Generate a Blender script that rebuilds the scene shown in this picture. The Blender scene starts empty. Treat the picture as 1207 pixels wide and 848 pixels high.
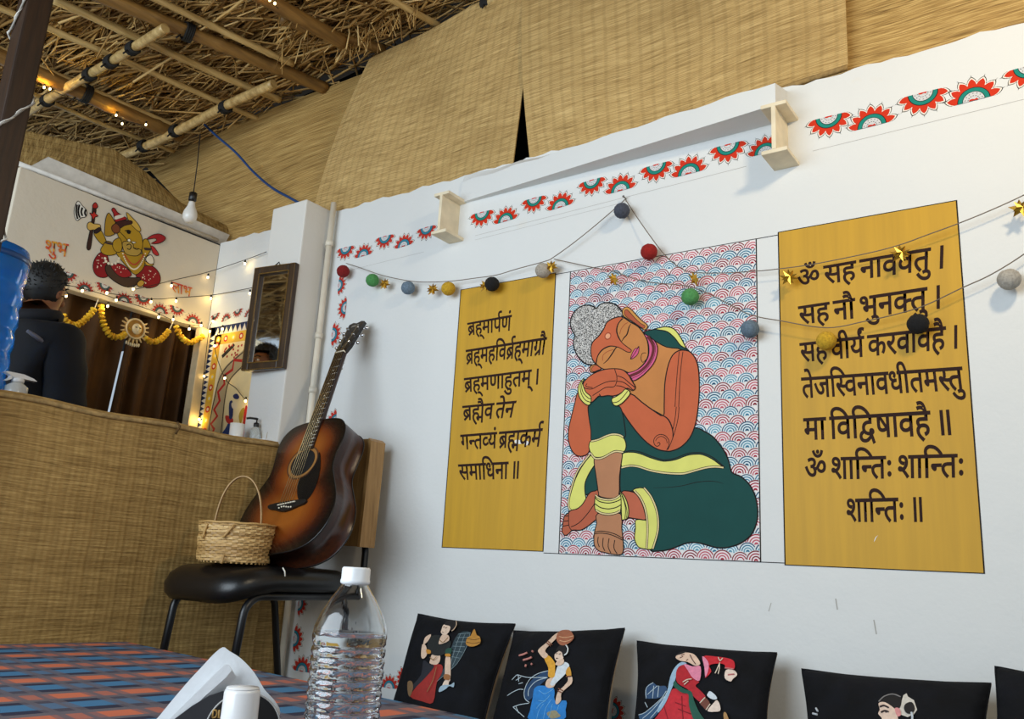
import bpy, bmesh, math, random
from mathutils import Vector, Matrix
from mathutils.geometry import tessellate_polygon
random.seed(7)
PI = math.pi
scene = bpy.context.scene
COL = scene.collection

# ------------------------------------------------------------------ camera
CAM_POS = Vector((0.0, -2.3, 0.52))
F_PX = 1007.576
C_R = Vector((0.8176081, 0.57309121, 0.05552888))
C_U = Vector((0.09362015, -0.22748066, 0.9692718))
C_F = Vector((-0.56811289, 0.78728585, 0.23964291))
cam = bpy.data.cameras.new('camera')
cam_ob = bpy.data.objects.new('camera', cam)
COL.objects.link(cam_ob)
cam.sensor_fit = 'HORIZONTAL'
cam.sensor_width = 36.0
cam.lens = F_PX / 1207.0 * 36.0
cam.clip_start = 0.02
cam_ob.matrix_world = Matrix(((C_R.x, C_U.x, -C_F.x, CAM_POS.x), (C_R.y, C_U.y, -C_F.y, CAM_POS.y),
                              (C_R.z, C_U.z, -C_F.z, CAM_POS.z), (0, 0, 0, 1)))
scene.camera = cam_ob

# ------------------------------------------------------------------ sky and lamps
world = bpy.data.worlds.new('sky')
scene.world = world
world.use_nodes = True
bg = world.node_tree.nodes['Background']
bg.inputs[0].default_value = (0.72, 0.86, 1.0, 1)
bg.inputs[1].default_value = 0.6

def area(name, loc, target, size, power, color, sy=None):
    l = bpy.data.lights.new(name, 'AREA')
    l.energy = power
    l.color = color
    l.size = size
    if sy:
        l.shape = 'RECTANGLE'
        l.size_y = sy
    o = bpy.data.objects.new(name, l)
    o.location = loc
    o.rotation_euler = (Vector(target) - Vector(loc)).to_track_quat('-Z', 'Y').to_euler()
    COL.objects.link(o)
    return o
area('eave_daylight', (0.35, -1.15, 2.2), (-0.9, 0.0, 1.2), 0.16, 15.5, (1.0, 0.80, 0.52))
area('front_fill', (-2.0, -3.6, 1.45), (-2.0, 0.0, 1.0), 3.0, 106.0, (0.79, 0.905, 1.0), 1.7)  # wide cool fill, added from the front to lift and even out the wall

scene.view_settings.view_transform = 'Standard'
scene.view_settings.look = 'None'
scene.view_settings.exposure = 0.0
scene.view_settings.gamma = 1.0
scene.view_settings.use_curve_mapping = False

# ------------------------------------------------------------------ pixel rays onto real planes
def ray(p):
    return C_F + C_R * ((p[0] - 603.5) / F_PX) - C_U * ((p[1] - 424.0) / F_PX)
def on_plane(p, p0, n):
    d = ray(p)
    return CAM_POS + d * ((Vector(p0) - CAM_POS).dot(Vector(n)) / d.dot(Vector(n)))
def wy(p, y=0.0): return on_plane(p, (0, y, 0), (0, 1, 0))
def wx(p, x): return on_plane(p, (x, 0, 0), (1, 0, 0))
def wz(p, z): return on_plane(p, (0, 0, z), (0, 0, 1))
def at_depth(p, w): return CAM_POS + ray(p) * w
ROOF_N = Vector((-0.08, -0.09, 1.0))
ROOF_Z = 2.969
def roof(p, drop=0.0): return on_plane(p, (0, 0, ROOF_Z - drop), ROOF_N)
def roof_z(x, y, drop=0.0): return ROOF_Z - drop + 0.08 * x + 0.09 * y
def crop(x0, y0, s, pts): return [(x0 + p[0] / s, y0 + p[1] / s) for p in pts]

# ------------------------------------------------------------------ mesh builder
class MB:
    def __init__(self):
        self.v = []; self.f = []; self.m = []; self.s = []; self.uv = {}
    def face(self, idx, m=0, smooth=False, uv=None):
        if uv: self.uv[len(self.f)] = uv
        self.f.append(tuple(idx)); self.m.append(m); self.s.append(smooth)
    def add(self, p):
        self.v.append(Vector(p)); return len(self.v) - 1
    def quad(self, a, b, c, d, m=0, uv=None):
        i = [self.add(p) for p in (a, b, c, d)]
        self.face(i, m, False, uv)
    def box(self, c, size, m=0, mat=None, bev=0.0):
        hx, hy, hz = size[0] / 2, size[1] / 2, size[2] / 2
        bm = bmesh.new()
        bmesh.ops.create_cube(bm, size=1.0)
        for v in bm.verts: v.co = Vector((v.co.x * 2 * hx, v.co.y * 2 * hy, v.co.z * 2 * hz))
        if bev > 0: bmesh.ops.bevel(bm, geom=bm.edges[:], offset=bev, segments=2, affect='EDGES', profile=0.6)
        self.bm(bm, Matrix.Translation(Vector(c)) if mat is None else mat @ Matrix.Translation(Vector(c)), m)
    def bm(self, bm, mat=Matrix.Identity(4), m=0, smooth=False):
        bm.verts.index_update()
        o = len(self.v)
        for v in bm.verts: self.v.append(mat @ v.co)
        for f in bm.faces: self.face([o + v.index for v in f.verts], m, smooth)
        bm.free()
    def tube(self, path, r, n=8, m=0, closed=False, cap=True):
        P = [Vector(p) for p in path]
        R = r if isinstance(r, (list, tuple)) else [r] * len(P)
        L = len(P); rings = []
        up = None
        for i, p in enumerate(P):
            a = P[i - 1] if (i > 0 or closed) else P[i]
            b = P[(i + 1) % L] if (i < L - 1 or closed) else P[i]
            t = (b - a).normalized() if (b - a).length > 1e-9 else Vector((0, 0, 1))
            if up is None:
                up = Vector((0, 0, 1)) if abs(t.z) < 0.9 else Vector((1, 0, 0))
            s = t.cross(up).normalized(); up = s.cross(t).normalized()
            rings.append([self.add(p + (s * math.cos(2 * PI * k / n) + up * math.sin(2 * PI * k / n)) * R[i]) for k in range(n)])
        for i in range(L if closed else L - 1):
            A = rings[i]; B = rings[(i + 1) % L]
            for k in range(n): self.face((A[k], A[(k + 1) % n], B[(k + 1) % n], B[k]), m, True)
        if cap and not closed:
            self.face(rings[0][::-1], m); self.face(rings[-1], m)
    def lathe(self, prof, n=24, m=0, mat=Matrix.Identity(4), rfun=None, cap=True):
        rings = []
        for r, z in prof:
            rings.append([self.add(mat @ Vector(((r * (rfun(2 * PI * k / n, z, r) if rfun else 1)) * math.cos(2 * PI * k / n),
                                                 (r * (rfun(2 * PI * k / n, z, r) if rfun else 1)) * math.sin(2 * PI * k / n), z))) for k in range(n)])
        for A, B in zip(rings, rings[1:]):
            for k in range(n): self.face((A[k], A[(k + 1) % n], B[(k + 1) % n], B[k]), m, True)
        if cap:
            self.face(rings[0][::-1], m); self.face(rings[-1], m)
    def sphere(self, c, r, m=0, seg=16, sc=(1, 1, 1), jit=0.0):
        bm = bmesh.new()
        bmesh.ops.create_uvsphere(bm, u_segments=seg, v_segments=max(6, seg // 2 + 2), radius=1.0)
        for v in bm.verts:
            k = r * (1 + random.uniform(-jit, jit))
            v.co = Vector((v.co.x * sc[0] * k, v.co.y * sc[1] * k, v.co.z * sc[2] * k))
        self.bm(bm, Matrix.Translation(Vector(c)), m, True)
    def prism(self, outline, fn, y0, y1, m=0, smooth=False):
        """closed 2D outline swept between two depths; fn(u, v, d) -> point"""
        n = len(outline)
        A = [self.add(fn(u, v, y0)) for u, v in outline]; B = [self.add(fn(u, v, y1)) for u, v in outline]
        for k in range(n): self.face((A[k], A[(k + 1) % n], B[(k + 1) % n], B[k]), m, smooth)
        tri = tessellate_polygon([[Vector((u, v, 0)) for u, v in outline]])
        for t in tri:
            self.face([A[i] for i in t], m); self.face([B[i] for i in t][::-1], m)
    def grid(self, fn, nu, nv, m=0, uvf=None, smooth=True):
        o = len(self.v)
        for j in range(nv + 1):
            for i in range(nu + 1): self.add(fn(i / nu, j / nv))
        for j in range(nv):
            for i in range(nu):
                idx = (o + j * (nu + 1) + i, o + j * (nu + 1) + i + 1, o + (j + 1) * (nu + 1) + i + 1, o + (j + 1) * (nu + 1) + i)
                uv = None
                if uvf: uv = [uvf(a / nu, b / nv) for a, b in ((i, j), (i + 1, j), (i + 1, j + 1), (i, j + 1))]
                self.face(idx, m, smooth, uv)
    def build(self, name, mats, parent=None, weld=False):
        me = bpy.data.meshes.new(name)
        off = parent_world(parent).inverted() if parent else Matrix.Identity(4)
        me.from_pydata([tuple(off @ v) for v in self.v], [], self.f)
        for mt in (mats if isinstance(mats, (list, tuple)) else [mats]): me.materials.append(mt)
        for i, p in enumerate(me.polygons):
            p.material_index = self.m[i]; p.use_smooth = self.s[i]
        if self.uv:
            l = me.uv_layers.new(name='UVMap')
            for i, p in enumerate(me.polygons):
                if i in self.uv:
                    for k, li in enumerate(p.loop_indices): l.data[li].uv = self.uv[i][k]
        me.update()
        o = bpy.data.objects.new(name, me)
        COL.objects.link(o)
        if parent: o.parent = parent
        return o

WORLD = {}
def parent_world(o):
    m = o.matrix_basis.copy()
    while o.parent:
        o = o.parent; m = o.matrix_basis @ m
    return m
def thing(name, label, cat, loc=(0, 0, 0), group=None, mat=None):
    o = bpy.data.objects.new(name, None)
    o.empty_display_size = 0.05
    COL.objects.link(o)
    if mat is not None: o.matrix_basis = mat
    else: o.location = loc
    return tag(o, label, cat, group)
def tag(o, label, cat, group=None, kind=None):
    o['label'] = label; o['category'] = cat
    if group: o['group'] = group
    if kind: o['kind'] = kind
    return o
def struct(o, label=None):
    o['kind'] = 'structure'
    if label: o['label'] = label
    return o
def recentre(o):
    """put a one-mesh thing's origin at the middle of its own base"""
    vs = [v.co for v in o.data.vertices]
    c = Vector(((min(v.x for v in vs) + max(v.x for v in vs)) / 2, (min(v.y for v in vs) + max(v.y for v in vs)) / 2, min(v.z for v in vs)))
    o.data.transform(Matrix.Translation(-c)); o.location = o.location + c
    return o

def cat_rom(pts, closed=True, sub=4):
    n = len(pts); out = []
    for i in range(n if closed else n - 1):
        p0 = pts[(i - 1) % n] if (closed or i > 0) else pts[i]
        p1 = pts[i]; p2 = pts[(i + 1) % n]
        p3 = pts[(i + 2) % n] if (closed or i + 2 < n) else p2
        for k in range(sub):
            t = k / sub
            out.append(tuple(0.5 * ((2 * b) + (-a + c) * t + (2 * a - 5 * b + 4 * c - d) * t * t + (-a + 3 * b - 3 * c + d) * t ** 3)
                             for a, b, c, d in zip(p0, p1, p2, p3)))
    if not closed: out.append(tuple(pts[-1]))
    return out

# ------------------------------------------------------------------ materials
def lin(c):
    return tuple(((x / 255) / 12.92 if x / 255 <= 0.04045 else ((x / 255 + 0.055) / 1.055) ** 2.4) for x in c) + (1.0,)
MATS = {}
class NT:
    def __init__(self, name):
        self.mat = bpy.data.materials.new(name); self.mat.use_nodes = True
        self.t = self.mat.node_tree; self.n = self.t.nodes; self.b = self.n['Principled BSDF']
        MATS[name] = self.mat
    def node(self, typ, ins=None, **kw):
        nd = self.n.new(typ)
        for k, v in kw.items(): setattr(nd, k, v)
        for k, v in (ins or {}).items(): self.put(nd.inputs[k], v)
        return nd
    def put(self, sock, v):
        if isinstance(v, bpy.types.NodeSocket): self.t.links.new(v, sock)
        else: sock.default_value = v
    def math(self, op, a, b=0.0, c=None):
        ins = {0: a, 1: b}
        if c is not None: ins[2] = c
        return self.node('ShaderNodeMath', ins, operation=op).outputs[0]
    def mix(self, fac, a, b, mode='MIX'):
        nd = self.n.new('ShaderNodeMix'); nd.data_type = 'RGBA'; nd.blend_type = mode
        self.put(nd.inputs[0], fac); self.put(nd.inputs[6], a); self.put(nd.inputs[7], b)
        return nd.outputs[2]
    def noise(self, vec, scale, detail=3.0, rough=0.5):
        return self.node('ShaderNodeTexNoise', {'Vector': vec, 'Scale': scale, 'Detail': detail, 'Roughness': rough}).outputs[0]
    def ramp(self, fac, stops):
        nd = self.n.new('ShaderNodeValToRGB'); self.put(nd.inputs[0], fac)
        e = nd.color_ramp.elements
        while len(e) < len(stops): e.new(0.5)
        for i, (p, c) in enumerate(stops): e[i].position = p; e[i].color = c
        return nd.outputs[0]
    def mapping(self, vec, sc):
        return self.node('ShaderNodeMapping', {'Vector': vec, 'Scale': sc}).outputs[0]
    def bump(self, h, st, dist=0.01):
        nd = self.node('ShaderNodeBump', {'Height': h, 'Strength': st, 'Distance': dist})
        self.t.links.new(nd.outputs[0], self.b.inputs['Normal'])
    def coord(self, k='Object'):
        return self.n.new('ShaderNodeTexCoord').outputs[k]

def mat(name, rgb, rough=0.6, var=0.12, scale=25.0, metal=0.0, bump=0.0, coat=0.0, spec=0.5):
    if name in MATS: return MATS[name]
    t = NT(name); c = lin(rgb)
    o = t.coord()
    f = t.noise(o, scale, 4.0)
    lo = tuple(x * (1 - var) for x in c[:3]) + (1,); hi = tuple(min(1, x * (1 + var)) for x in c[:3]) + (1,)
    t.put(t.b.inputs['Base Color'], t.ramp(f, [(0.3, lo), (0.7, hi)]))
    t.b.inputs['Roughness'].default_value = rough; t.b.inputs['Metallic'].default_value = metal
    t.b.inputs['Coat Weight'].default_value = coat
    t.b.inputs['Specular IOR Level'].default_value = spec
    if bump: t.bump(t.noise(o, scale * 3, 5.0), bump, 0.005)
    return t.mat
def paint(rgb):
    """matt wall paint of one colour"""
    return mat('paint_%02x%02x%02x' % tuple(rgb), rgb, 0.75, 0.06, 14.0, spec=0.25)
def emit(name, rgb, strength):
    if name in MATS: return MATS[name]
    t = NT(name)
    t.b.inputs['Base Color'].default_value = lin(rgb)
    t.b.inputs['Emission Color'].default_value = lin(rgb)
    t.b.inputs['Emission Strength'].default_value = strength
    return t.mat

def plaster(name, rgb, warm=(222, 205, 172)):
    t = NT(name); o = t.coord()
    base = t.mix(t.math('MULTIPLY', t.noise(o, 2.2, 6.0, 0.6), 0.22), lin(rgb), tuple(x * 0.80 for x in lin(rgb)[:3]) + (1,))
    spots = t.ramp(t.noise(o, 5.0, 5.0, 0.65), [(0.66, (0, 0, 0, 1)), (0.74, (1, 1, 1, 1))])
    base = t.mix(t.math('MULTIPLY', spots, 0.16), base, lin(warm))
    st = t.ramp(t.noise(t.mapping(o, (9, 9, 1.2)), 3.0, 4.0, 0.7), [(0.70, (0, 0, 0, 1)), (0.76, (1, 1, 1, 1))])
    base = t.mix(t.math('MULTIPLY', st, 0.10), base, lin((120, 118, 115)))
    t.put(t.b.inputs['Base Color'], base)
    t.b.inputs['Roughness'].default_value = 0.7; t.b.inputs['Specular IOR Level'].default_value = 0.25
    h = t.math('ADD', t.math('MULTIPLY', t.noise(o, 6.0, 4.0), 1.0), t.math('MULTIPLY', t.noise(o, 90.0, 4.0), 0.12))
    t.bump(h, 0.25, 0.02)
    return t.mat
def woven(name, lo, mid, hi, warp=0.055, warp_dark=0.35, reed=260.0):
    """grass mat: fine reeds along u, binding threads along v; uv in metres"""
    t = NT(name); uv = t.coord('UV')
    sep = t.node('ShaderNodeSeparateXYZ', {0: uv}); u, v = sep.outputs[0], sep.outputs[1]
    wob = t.noise(t.mapping(uv, (1.3, 1.3, 1)), 2.0, 2.0)
    vv = t.math('ADD', v, t.math('MULTIPLY', wob, 0.02))
    cv = t.node('ShaderNodeCombineXYZ', {0: t.math('MULTIPLY', u, 9.0), 1: t.math('MULTIPLY', vv, reed)}).outputs[0]
    n1 = t.noise(cv, 1.0, 3.0, 0.6)
    cv2 = t.node('ShaderNodeCombineXYZ', {0: t.math('MULTIPLY', u, 1.5), 1: t.math('MULTIPLY', vv, reed * 0.12)}).outputs[0]
    n2 = t.noise(cv2, 1.0, 3.0, 0.6)
    f = t.math('ADD', t.math('MULTIPLY', n1, 0.74), t.math('MULTIPLY', n2, 0.26))
    colr = t.ramp(f, [(0.30, lin(lo)), (0.48, lin(mid)), (0.66, lin(hi))])
    uu = t.math('ADD', u, t.math('MULTIPLY', t.noise(t.mapping(uv, (0.8, 2.5, 1)), 2.0, 3.0), 0.035))
    sn = t.math('SINE', t.math('MULTIPLY', uu, 2 * PI / warp))
    cell = t.noise(t.node('ShaderNodeCombineXYZ', {0: t.math('MULTIPLY', u, 20.0), 1: t.math('MULTIPLY', v, 26.0)}).outputs[0], 1.0, 2.0)
    tick = t.math('MULTIPLY_ADD', t.math('SINE', t.math('MULTIPLY', v, 2 * PI / 0.011)), 0.35, 0.65)
    thread = t.ramp(t.math('MULTIPLY_ADD', sn, 0.5, 0.5), [(0.62, (0, 0, 0, 1)), (0.95, (1, 1, 1, 1))])
    band = t.math('MULTIPLY', t.math('MULTIPLY', thread, tick), t.math('MULTIPLY_ADD', cell, 0.9, 0.2))
    colr = t.mix(t.math('MULTIPLY', band, warp_dark), colr, lin(lo))
    stain = t.noise(uv, 1.7, 4.0, 0.6)
    colr = t.mix(t.math('MULTIPLY', t.ramp(stain, [(0.45, (0, 0, 0, 1)), (0.75, (1, 1, 1, 1))]), 0.35), colr, lin(lo))
    th = t.math('SINE', t.math('MULTIPLY', u, 2 * PI / (warp * 0.34)))
    t.put(t.b.inputs['Base Color'], colr)
    t.b.inputs['Roughness'].default_value = 0.65; t.b.inputs['Specular IOR Level'].default_value = 0.3
    h = t.math('ADD', n1, t.math('MULTIPLY', th, 0.12))
    h = t.math('SUBTRACT', h, t.math('MULTIPLY', band, 0.35))
    t.bump(h, 0.55, 0.006)
    return t.mat
def island(name, stops, rough=0.7, rnd=True):
    t = NT(name); g = t.n.new('ShaderNodeNewGeometry')
    f = t.math('ADD', t.math('MULTIPLY', g.outputs['Random Per Island'], 0.7), t.math('MULTIPLY', t.noise(t.coord(), 6.0, 3.0), 0.3))
    t.put(t.b.inputs['Base Color'], t.ramp(f, stops)); t.b.inputs['Roughness'].default_value = rough
    return t.mat
def wood(name, lo, hi, axis=2, rough=0.5, scale=6.0):
    t = NT(name); o = t.coord()
    sc = [14.0, 14.0, 14.0]; sc[axis] = 1.0
    f = t.noise(t.mapping(o, tuple(sc)), scale, 5.0, 0.6)
    t.put(t.b.inputs['Base Color'], t.ramp(f, [(0.3, lin(lo)), (0.7, lin(hi))]))
    t.b.inputs['Roughness'].default_value = rough
    t.bump(f, 0.2, 0.003)
    return t.mat

WHITE = plaster('white_plaster', (223, 224, 222))
CREAM = plaster('cream_plaster', (214, 203, 184))
MAT_NEW = woven('woven_grass_mat', (122, 96, 52), (190, 156, 98), (228, 196, 134), 0.042, 0.42, 330.0)
MAT_OLD = woven('old_woven_grass_mat', (96, 70, 32), (178, 142, 82), (222, 188, 120), 0.3, 0.12, 190.0)
MAT_BAR = woven('bar_front_mat', (120, 92, 48), (168, 134, 78), (206, 170, 106), warp=0.058, warp_dark=0.38, reed=230.0)
BAMBOO = wood('pale_bamboo', (150, 118, 66), (214, 184, 124), 1, 0.4, 3.0)
BAMBOO_D = wood('brown_bamboo', (96, 66, 30), (150, 112, 56), 1, 0.5, 3.0)
BLACK = mat('black_leatherette', (14, 14, 15), 0.35, 0.2, 60, bump=0.08)
BLACK_M = mat('black_painted_tube', (12, 13, 16), 0.35)
DARK = mat('dark_tie', (18, 16, 14), 0.8)
PVC = mat('cream_pvc_pipe', (222, 212, 192), 0.4, 0.08, 12)
GOLD = mat('gold_foil', (214, 166, 60), 0.25, 0.1, 30, metal=0.9)
CORD = mat('grey_cord', (112, 98, 84), 0.8)
WHITEP = mat('white_plastic', (232, 232, 232), 0.35, 0.03)
INK = paint((42, 20, 14))
LINE = paint((24, 18, 16))

# ------------------------------------------------------------------ flat paint on a wall plane
class Painter:
    """fills and brush strokes laid on one wall plane; every coat sits a hair in front of the last"""
    def __init__(self, to3d, normal, step=0.00003):
        self.f = to3d; self.n = Vector(normal); self.k = 1; self.step = step
    def at(self, p, k=None): return self.f(p) + self.n * (0.0011 + self.step * (k if k is not None else self.k))
    def fill(self, mb, pts, m=0, smooth=True, sub=3):
        q = cat_rom(pts, True, sub) if smooth else pts
        self.k += 1
        idx = [mb.add(self.at(p)) for p in q]
        for t in tessellate_polygon([[Vector((p[0], p[1], 0)) for p in q]]):
            mb.face([idx[i] for i in t], m)
    def stroke(self, mb, pts, w, m=0, closed=False, smooth=True, sub=4, taper=False):
        q = cat_rom(pts, closed, sub) if smooth else list(pts)
        self.k += 1
        P = [self.at(p) for p in q]
        if closed: P.append(P[0])
        L = []; R = []
        for i, p in enumerate(P):
            a = P[max(0, i - 1)]; b = P[min(len(P) - 1, i + 1)]
            if closed and i in (0, len(P) - 1): a = P[-2]; b = P[1]
            t = (b - a)
            if t.length < 1e-9: t = Vector((1, 0, 0))
            s = self.n.cross(t.normalized()) * (w / 2 * (math.sin(PI * (0.08 + 0.84 * i / (len(P) - 1))) if taper else 1))
            L.append(mb.add(p + s)); R.append(mb.add(p - s))
        for i in range(len(P) - 1): mb.face((L[i], R[i], R[i + 1], L[i + 1]), m)
    def dot(self, mb, c, r, m=0, n=12):
        self.k += 1
        c3 = self.at(c); a = self.n.cross(Vector((0, 0, 1))).normalized(); b = a.cross(self.n)
        mb.face([mb.add(c3 + a * (r * math.cos(2 * PI * i / n)) + b * (r * math.sin(2 * PI * i / n))) for i in range(n)], m)
WALLP = lambda: Painter(lambda p: wy(p, 0.0), (0, -1, 0))
# ================================================================== the room
WALL_TOP = 1.968
XL = -3.42          # plane of the painted wall on the left
# floor
b = MB(); b.quad((-6, -5, 0), (4, -5, 0), (4, 1.0, 0), (-6, 1.0, 0))
struct(b.build('floor', mat('grey_cement', (150, 142, 130), 0.8, 0.2, 6, bump=0.2)))

# long white wall, broken plaster along its top
def top_wob(x): return WALL_TOP + 0.003 * math.sin(x * 23) + 0.003 * math.sin(x * 61 + 1) + random.uniform(-0.003, 0.003)
b = MB()
xs = [XL - 0.0 + i * (1.9 - XL) / 150 for i in range(151)]
tops = [top_wob(x) for x in xs]
for (x0, x1, z0, z1) in zip(xs, xs[1:], tops, tops[1:]):
    b.quad((x0, 0, 0), (x1, 0, 0), (x1, 0, z1), (x0, 0, z0))
    b.quad((x0, 0, z0), (x1, 0, z1), (x1, 0.16, z1), (x0, 0.16, z0))
    b.quad((x1, 0.16, 0), (x0, 0.16, 0), (x0, 0.16, z0), (x1, 0.16, z1))
b.quad((xs[0], 0, 0), (xs[0], 0, tops[0]), (xs[0], 0.16, tops[0]), (xs[0], 0.16, 0))
b.quad((xs[-1], 0, 0), (xs[-1], 0.16, 0), (xs[-1], 0.16, tops[-1]), (xs[-1], 0, tops[-1]))
struct(b.build('wall_back', WHITE))

# pillar between bar and guitar corner
b = MB(); b.box((-2.757, -0.0725, 0.985), (0.214, 0.145, 1.97), bev=0.006)
struct(b.build('wall_pillar', plaster('pillar_plaster', (226, 222, 214), (214, 186, 140))))

# tapering ledge at the top of the wall between the two beam ends
b = MB()
n = 24
for i in range(n):
    def sec(t):
        x = -1.93 + t * (-0.706 + 1.93); p = 0.012 + 0.092 * t
        zt = 1.936 - 0.006 * t + 0.004 * math.sin(t * 37); zb = 1.853 + 0.006 * t
        return (x, p, zt, zb)
    (x0, p0, t0, b0), (x1, p1, t1, b1) = sec(i / n), sec((i + 1) / n)
    b.quad((x0, -p0, b0), (x1, -p1, b1), (x1, -p1, t1), (x0, -p0, t0))
    b.quad((x0, -p0, t0), (x1, -p1, t1), (x1, 0.0, t1 + 0.03), (x0, 0.0, t0 + 0.03))
    b.quad((x0, 0, b0), (x1, 0, b1), (x1, -p1, b1), (x0, -p0, b0))
b.quad((x1, -p1, b1), (x1, 0, b1), (x1, 0, t1 + 0.03), (x1, -p1, t1))
x0, p0, t0, b0 = sec(0)
b.quad((x0, 0, b0), (x0, -p0, b0), (x0, -p0, t0), (x0, 0, t0))
struct(b.build('trim_1', WHITE))

# wall on the left with the deity, above the curtained opening
b = MB()
YL = -0.934; ZB = 1.530
b.box(((XL - 0.03), (YL + 0.0) / 2, (ZB + 1.955) / 2), (0.06, -YL, 1.955 - ZB), bev=0.004)
struct(b.build('wall_left', CREAM))
# white post at the corner, between curtain and the painting
b = MB(); b.box((XL + 0.005, -0.025, ZB / 2), (0.05, 0.05, ZB), bev=0.004)
struct(b.build('trim_2', mat('cream_post', (226, 206, 166), 0.6)))
# pale boxed board running along the top of the left wall
b = MB()
p = [Vector((XL - 0.02, YL, 1.972)), Vector((XL - 0.02, -0.005, 1.982))]
b.tube([p[0], p[1]], 0.010, 10)
ya, yb_ = -0.825, 0.06
b.quad((XL - 0.06, ya - 0.05, 1.99), (XL - 0.06, yb_, 1.985), (XL - 0.025, yb_, 2.035), (XL - 0.025, ya, 2.05))
b.quad((XL - 0.025, ya, 2.05), (XL - 0.025, yb_, 2.035), (XL - 0.035, yb_, 2.04), (XL - 0.035, ya, 2.055))
b.quad((XL - 0.035, ya, 2.055), (XL - 0.035, yb_, 2.04), (XL - 0.07, yb_, 1.99), (XL - 0.07, ya - 0.05, 1.995))
struct(b.build('trim_3', mat('pale_board', (212, 206, 196), 0.6)))
# further wall seen past the end of the left wall
b = MB()
XF = -4.3
b.box((XF - 0.05, -2.1, 1.0), (0.1, 2.5, 2.0))
struct(b.build('wall_far', plaster('far_cream', (224, 208, 176))))
b = MB(); q = [wx(z, XF + 0.012) for z in ((13, 213), (27, 203), (23, 229), (12, 233))]
b.prism([(v.y, v.z) for v in q], lambda u, v, d: Vector((XF + d, u, v)), 0.002, 0.012)
struct(b.build('window_1', mat('dark_opening', (10, 10, 12), 0.9)))

# roof: dark backing over the thatch
b = MB()
RX0, RX1, RY0, RY1 = -5.6, 1.7, -3.6, 0.35
b.quad((RX0, RY0, roof_z(RX0, RY0, -0.16)), (RX0, RY1, roof_z(RX0, RY1, -0.16)), (RX1, RY1, roof_z(RX1, RY1, -0.16)), (RX1, RY0, roof_z(RX1, RY0, -0.16)))
b.quad((RX0, RY0, roof_z(RX0, RY0, -0.22)), (RX1, RY0, roof_z(RX1, RY0, -0.22)), (RX1, RY1, roof_z(RX1, RY1, -0.22)), (RX0, RY1, roof_z(RX0, RY1, -0.22)))
struct(b.build('ceiling', mat('dark_thatch_underside', (52, 38, 20), 0.95, 0.4, 12, bump=0.5)))

# thatch stalks
b = MB()
rnd = random.Random(3)
def stalk(c, d, L, r):
    s = d.cross(Vector((0, 0, 1)))
    s = s.normalized() if s.length > 1e-4 else Vector((1, 0, 0))
    u = s.cross(d)
    k = rnd.uniform(-0.12, 0.12) * L
    prev = None
    for t in (0.0, 0.5, 1.0):
        q = c + d * (L * (t - 0.5)) + (s * k + u * abs(k) * 0.5) * (1 - (2 * t - 1) ** 2)
        ring = [b.add(q + s * (r * math.cos(2 * PI * j / 3)) + u * (r * math.sin(2 * PI * j / 3))) for j in range(3)]
        if prev:
            for j in range(3): b.face((prev[j], prev[(j + 1) % 3], ring[(j + 1) % 3], ring[j]), 0, True)
        prev = ring
for i in range(8600):
    x = rnd.uniform(-5.3, -1.1); y = rnd.uniform(-1.75, 0.12)
    if i > 7000: x = rnd.uniform(-5.3, -3.0); y = rnd.uniform(-3.4, -1.7)
    a = rnd.gauss(0.12, 0.26) if rnd.random() < 0.85 else rnd.uniform(-1.3, 1.3)
    d = Vector((math.cos(a), math.sin(a), 0.08 * math.cos(a) + 0.09 * math.sin(a) + rnd.gauss(0, 0.10))).normalized()
    z = roof_z(x, y, rnd.uniform(-0.13, 0.0))
    stalk(Vector((x, y, z)), d, rnd.uniform(0.18, 0.6), rnd.uniform(0.0020, 0.0068))
for i in range(90):
    q = roof((rnd.uniform(330, 520), rnd.uniform(20, 75)), 0.03)
    d = Vector((rnd.gauss(0.15, 0.3), rnd.gauss(-0.25, 0.25), -1)).normalized()
    stalk(Vector((q.x, min(q.y, -0.06), q.z)), d, rnd.uniform(0.12, 0.26), rnd.uniform(0.0014, 0.0035))
THATCH = island('thatch_straw', [(0.0, lin((84, 58, 26))), (0.3, lin((150, 112, 58))), (0.65, lin((206, 166, 98))), (1.0, lin((240, 210, 150)))])
o = b.build('roof_thatch', THATCH)
tag(o, 'loose brown straw thatch covering the underside of the roof', 'thatch', kind='stuff')

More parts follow.
